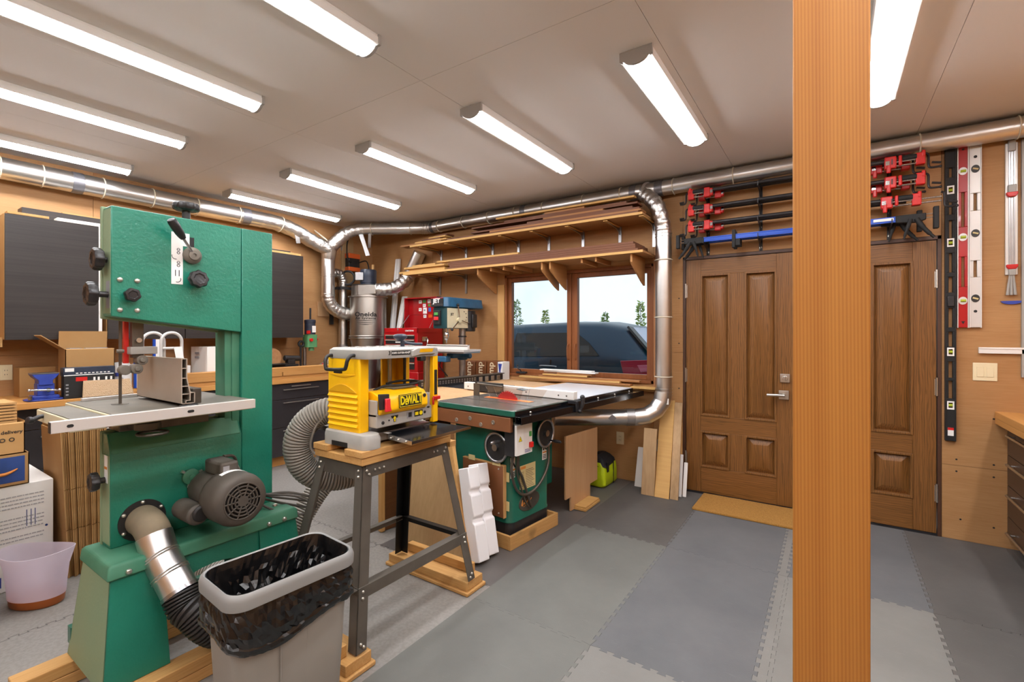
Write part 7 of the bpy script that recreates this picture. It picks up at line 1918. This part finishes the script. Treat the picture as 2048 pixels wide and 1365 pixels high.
m = M(); m.prism([(.719, YF-.0245, 1.47), (.739, YF-.0245, 1.47), (.729, YF-.0245, 1.45)], (0, .0005, 0)); m.cyl((.729, YF-.0245, 2.615), (.729, YF-.024, 2.615), .007, n=14); m.build('black_mark', 'ink_black', t)
t = thing('silver_level', 'silver aluminium level, rightmost of the three levels by the door', 'level', (.788, YF-.012, 1.425))
slot_plate(.762, .816, 1.428, 2.672, YF-.022, YF-.004, [(1.76, 1.87, .019), (2.20, 2.315, .019)]).build('level_body', 'alu_white', t, bev=.003)
m = M(); m.box(.759, .764, YF-.027, YF-.0005, 1.426, 2.674); m.box(.814, .819, YF-.027, YF-.0005, 1.426, 2.674); m.build_each('level_flange', 'white_plastic', t, bev=.001)
for z in (2.475, 2.05, 1.62):
    m = M(); m.prism([(.789+.021*math.cos(a_), YF-.0245, z+.026*math.sin(a_)) for a_ in [2*PI*i/20 for i in range(20)]], (0, .004, 0)); vf = m.build('vial_frame', 'black_plastic', t)
    m = M(); m.obox((.789, YF-.026, z), .028, .003, .010, ry=20); m.build('vial', 'paper_tan', vf)
m = M()
for z in (2.555, 1.535): m.cyl((.789, YF-.0232, z), (.789, YF-.0215, z), .009, n=16)
m.build_each('hang_hole', 'ink_black', t)
t = thing('clamp_guide_rail', 'white clamping guide rail with red grips hanging right of the levels', 'guide rail', (.957, YF-.012, 1.63))
m = M(); m.box(.930, .987, YF-.014, YF-.0005, 1.765, 2.61); m.build('rail_body', 'alu_white', t, bev=.002)
m = M(); m.box(.945, .951, YF-.02, YF-.014, 1.77, 2.60); m.box(.968, .974, YF-.02, YF-.014, 1.77, 2.60); m.box(.955, .964, YF-.017, YF-.014, 1.77, 2.60); m.build_each('rail_rib', 'steel', t)
m = M(); m.box(.942, .976, YF-.03, YF-.0005, 2.555, 2.625); m.box(.940, .978, YF-.035, YF-.014, 2.29, 2.34); m.box(.943, .975, YF-.035, YF-.014, 1.76, 1.80); m.build_each('grey_clamp_block', 'grey_plastic', t, bev=.004)
for z in (2.275, 1.812):
    m = M(); m.prism([(.932, YF-.036, z+.018), (.985, YF-.036, z+.018), (.985, YF-.036, z+.004), (.975, YF-.036, z-.012), (.942, YF-.036, z-.012), (.932, YF-.036, z+.004)], (0, .024, 0)); m.build('red_grip', 'clamp_red', t, bev=.004)
for dx in (-.012, 0, .012):
    m = M(); m.tube(smooth_path([(.957+dx*.6, YF-.025, 1.77), (.957+dx, YF-.02, 1.71), (.957+dx*1.5, YF-.018, 1.635)]), [.006]*6+[.007]*4+[.008]*3, 8); m.build('lever_fork', 'grey_plastic', t)
m = M(); m.prism([(.96+.05*math.cos(a_), YF-.012, 1.598-.022*abs(math.sin(a_))) for a_ in [PI+PI*i/14 for i in range(15)]], (0, .0115, 0)); m.build('blue_hook', 'vise_blue', label='small blue plastic piece on the wall near the right edge', cat='hook')
m = M(); m.box(.806, 1.2, YF-.02, YF-.0005, 1.258, 1.298); m.box(.806, 1.2, YF-.023, YF-.02, 1.286, 1.298); m.build('white_rail', 'white_plastic', bev=.001, label='short white horizontal rail on the wall above the light switch', cat='rail')
m = M(); m.box(1.003, 1.045, YF-.02, YF-.0005, 1.11, 2.62); m.build('upright_strip', 'grey_plastic', bev=.001, label='grey upright strip at the right edge of the wall', cat='strip')

# ------------------------------------------------------------------ drawer bench along the right wall
t = thing('right_bench_top', 'wooden worktop of the drawer bench at the right edge', 'worktop', (1.24, 3.2, .80))
m = M(); m.box(.885, XR-.001, 2.2, YF-.001, .838, .881); m.box(.885, .91, 2.2, YF-.001, .80, .838); m.build('worktop_board', 'bench_wood', t, bev=.003)
t = thing('right_drawer_unit', 'dark brown drawer unit under the worktop at the right edge', 'cabinet', (1.25, 3.3, 0))
m = M(); m.box(.962, XR-.001, 2.25, YF-.001, .08, .799); m.box(1.03, XR-.001, 2.25, YF-.001, .001, .08); m.build('carcass', 'cabinet_dark_brown', t)
for y0, y1 in ((3.62, YF-.002), (2.93, 3.617), (2.26, 2.927)):
    for z0, z1, zh in ((.61, .79, .745), (.415, .605, .565), (.215, .41, .37), (.085, .21, .135)):
        m = M(); m.box(.942, .961, y0, y1, z0, z1); d_ = m.build('drawer_front', 'cabinet_dark_brown', t, bev=.001)
        m = M(); yc = (y0+y1)/2; m.cyl((.912, yc-.22, zh), (.912, yc+.22, zh), .0085, n=12)
        for y in (yc-.19, yc+.19): m.cyl((.942, y, zh), (.916, y, zh), .005, n=8)
        m.build('bar_handle', 'satin_nickel', d_)

# ------------------------------------------------------------------ outside the window
M().box(-30, 20, YF+.6, 45, 0.0, .08).build('ground_outside', 'asphalt', kind='structure')
# parked dark car, rear to the right
t = thing('parked_car', 'dark blue station car parked right outside the window', 'car', (-4.2, 7.1, .08))
GZ = .08
CXF = Matrix.Translation((-1.87, 6.0, GZ)) @ Matrix.Rotation(math.radians(-4), 4, 'Z') @ Matrix.Diagonal((1, 1, .82, 1))
# local frame: x forward negative from the rear bumper at 0, y from near side 0 to far side 1.8
st = [  # x, roof z, half-inset of the roof, shoulder z
    (-5.6, .86, .25, .70), (-5.2, .98, .2, .86), (-4.6, 1.10, .12, .98), (-4.2, 1.20, .16, 1.02), (-3.6, 1.60, .24, 1.06), (-3.0, 1.76, .27, 1.10),
    (-1.5, 1.81, .27, 1.13), (-.9, 1.79, .27, 1.16), (-.52, 1.70, .27, 1.18), (-.12, 1.26, .12, 1.17), (.0, 1.19, .06, 1.12), (.03, 1.02, .06, .98)]
W_ = 1.8
def sect(x, rz, ins, sh):
    pts_ = [(0.04, .35), (.0, .62), (.0, sh-.12), (.03, sh), (.05+ins*.35, sh+(rz-sh)*.45), (ins*.85+.03, rz-.09), (ins+.10, rz-.02), (ins+.30, rz), (W_/2, rz+.02)]
    full = pts_+[(W_-y, z) for y, z in pts_[-2::-1]]
    return [(x, y, z) for y, z in full]
m = M(CXF); m.loft([sect(*s_) for s_ in st], cap=True); body = m.build('car_body', 'car_paint', t, ang=60)
def on_side(x, f):
    """point on the near greenhouse side: f 0 at the shoulder, 1 at the roof edge"""
    for a_, b_ in zip(st, st[1:]):
        if a_[0] <= x <= b_[0]:
            k = (x-a_[0])/(b_[0]-a_[0]); rz, ins, sh = [a_[i]+(b_[i]-a_[i])*k for i in (1, 2, 3)]
            y = .03+(ins*.85)*f; z = sh+(rz-.09-sh)*f
            return (x, y-.006-.02*math.sin(PI*f), z)
for poly_, nm in (([(-3.45, .08), (-2.45, .06), (-2.45, .84), (-3.0, .84)], 'front_window'), ([(-2.36, .06), (-.80, .10), (-1.0, .5), (-1.25, .82), (-2.36, .84)], 'rear_window')):
    m = M(CXF); q_ = [on_side(*p_) for p_ in poly_]
    m.prism(q_, (0, .012, 0)); m.build(nm, 'car_glass', t)
m = M(CXF); m.prism([(-.49, .42, 1.675), (-.145, .27, 1.295), (-.145, W_-.27, 1.295), (-.49, W_-.42, 1.675)], (.028, 0, .025)); m.build('rear_screen', 'car_glass_rear', t)
m = M(CXF); m.prism([(-.52, .33, 1.70), (-.14, .16, 1.285), (-.145, .27, 1.295), (-.49, .42, 1.675)], (.026, -.004, .024)); m.build('pillar_trim', 'car_trim', t)
m = M(CXF); m.prism([(-.46, -.012, 1.15), (-.05, -.004, 1.18), (.0, -.002, 1.02), (-.02, -.008, .90), (-.42, -.014, .95)], (0, .04, 0)); m.prism([(-.05, -.004, 1.18), (.035, .05, 1.13), (.05, .05, .92), (-.02, -.008, .90)], (0, .35, 0)); tl = m.build('tail_lamp', 'tail_lamp', t, bev=.006)
m = M(CXF); m.prism([(-.22, -.018, 1.09), (-.09, -.016, 1.10), (-.06, -.016, 1.0), (-.17, -.02, .98)], (0, .02, 0)); m.build('lamp_lens', 'tail_lamp_pale', tl, bev=.004)
m = M(CXF); m.tube(smooth_path([(-1.75, -.02, 1.0), (-1.70, -.045, 1.01), (-1.6, -.05, 1.012), (-1.5, -.045, 1.01), (-1.46, -.02, 1.0)]), .013, 8); m.build('door_handle', 'steel', t)
m = M(CXF); m.box(-1.585, -1.578, -.004, .02, .45, 1.12); m.box(-2.7, -2.692, -.004, .02, .45, 1.06); m.build_each('door_gap', 'car_trim', t)
m = M(CXF)
for x in (-.85, -3.7):
    for y in (.0, W_-.2): m.cyl((x, y, .32), (x, y+.2, .32), .32, n=28)
m.build_each('wheel', 'tyre', t)
# saplings beyond the car
def sapling(x, y, h, sp, lab, seed, mat_='leaf_light', n=260):
    t_ = thing('sapling', lab, 'tree', (x, y, GZ))
    r_ = random.Random(seed)
    M().tube([(x, y, GZ), (x+.02, y, GZ+h*.5), (x-.01, y, GZ+h)], [.02, .014, .004], 8).build('stem', 'gunmetal', t_)
    m = M()
    for i in range(n):
        k = r_.random()**.8; z = GZ+h*(.25+.75*k); rad = sp*(1.05-k)*(.3+.7*r_.random()); a_ = r_.uniform(0, 2*PI)
        c_ = Vector((x+rad*math.cos(a_), y+rad*math.sin(a_), z-.15*rad)); L = r_.uniform(.05, .10)
        d_ = Vector((math.cos(a_)+r_.uniform(-.6, .6), math.sin(a_)+r_.uniform(-.6, .6), r_.uniform(-.5, .8))).normalized()*L
        w_ = d_.orthogonal().normalized()*L*.22
        m.f([m.v(c_), m.v(c_+d_*.5+w_), m.v(c_+d_), m.v(c_+d_*.5-w_)])
    m.build('foliage', mat_, t_, flat=True)
for k, (x, y, h, sp, lab) in enumerate(((-6.35, 9.6, 2.1, .30, 'slim sapling beyond the car, at the left edge of the left pane'), (-5.6, 9.7, 1.85, .22, 'low sapling beyond the car in the middle of the left pane'), (-4.05, 9.6, 1.75, .22, 'small sapling beyond the car at the left of the right pane'), (-3.2, 9.4, 1.95, .2, 'drooping sapling beyond the car in the middle of the right pane'), (-2.3, 8.9, 2.35, .30, 'leafy sapling beyond the car at the right edge of the window'), (-2.75, 9.5, 1.7, .26, 'low bushy sapling beyond the car roof by the rear screen'))):
    sapling(x, y, h, sp, lab, k, 'leaf_light' if k % 2 else 'leaf_dark', 420)
# ------------------------------------------------------------------ camera, world, view
cd = bpy.data.cameras.new('camera'); cam = bpy.data.objects.new('camera', cd); COL.objects.link(cam)
cam.location = (0, 0, 1.39); cam.rotation_euler = (PI/2, 0, math.radians(34.05))
cd.sensor_width = 36; cd.lens = 36*944/2048; cd.shift_x = 0; cd.shift_y = -(682.5-667)/2048
cd.clip_start = .05; cd.clip_end = 200
SC.camera = cam
w = bpy.data.worlds.new('sky'); SC.world = w; w.use_nodes = True
nt = w.node_tree; bg = nt.nodes['Background']
tc = nt.nodes.new('ShaderNodeTexCoord')
f = noise(nt, tc.outputs['Generated'], 3.2, 5, .55)
c = ramp(nt, f, [(.38, '#dcebf7'), (.6, '#fbfdfd')])
nt.links.new(c, bg.inputs['Color']); bg.inputs['Strength'].default_value = 1.45
SC.view_settings.view_transform = 'Standard'; SC.view_settings.look = 'None'; SC.view_settings.gamma = 1
SC.view_settings.exposure = -.1; SC.view_settings.use_curve_mapping = False
SC.cycles.max_bounces = 8; SC.cycles.diffuse_bounces = 5; SC.cycles.transparent_max_bounces = 12
SC.cycles.caustics_reflective = False; SC.cycles.caustics_refractive = False
SC.cycles.sample_clamp_indirect = 6
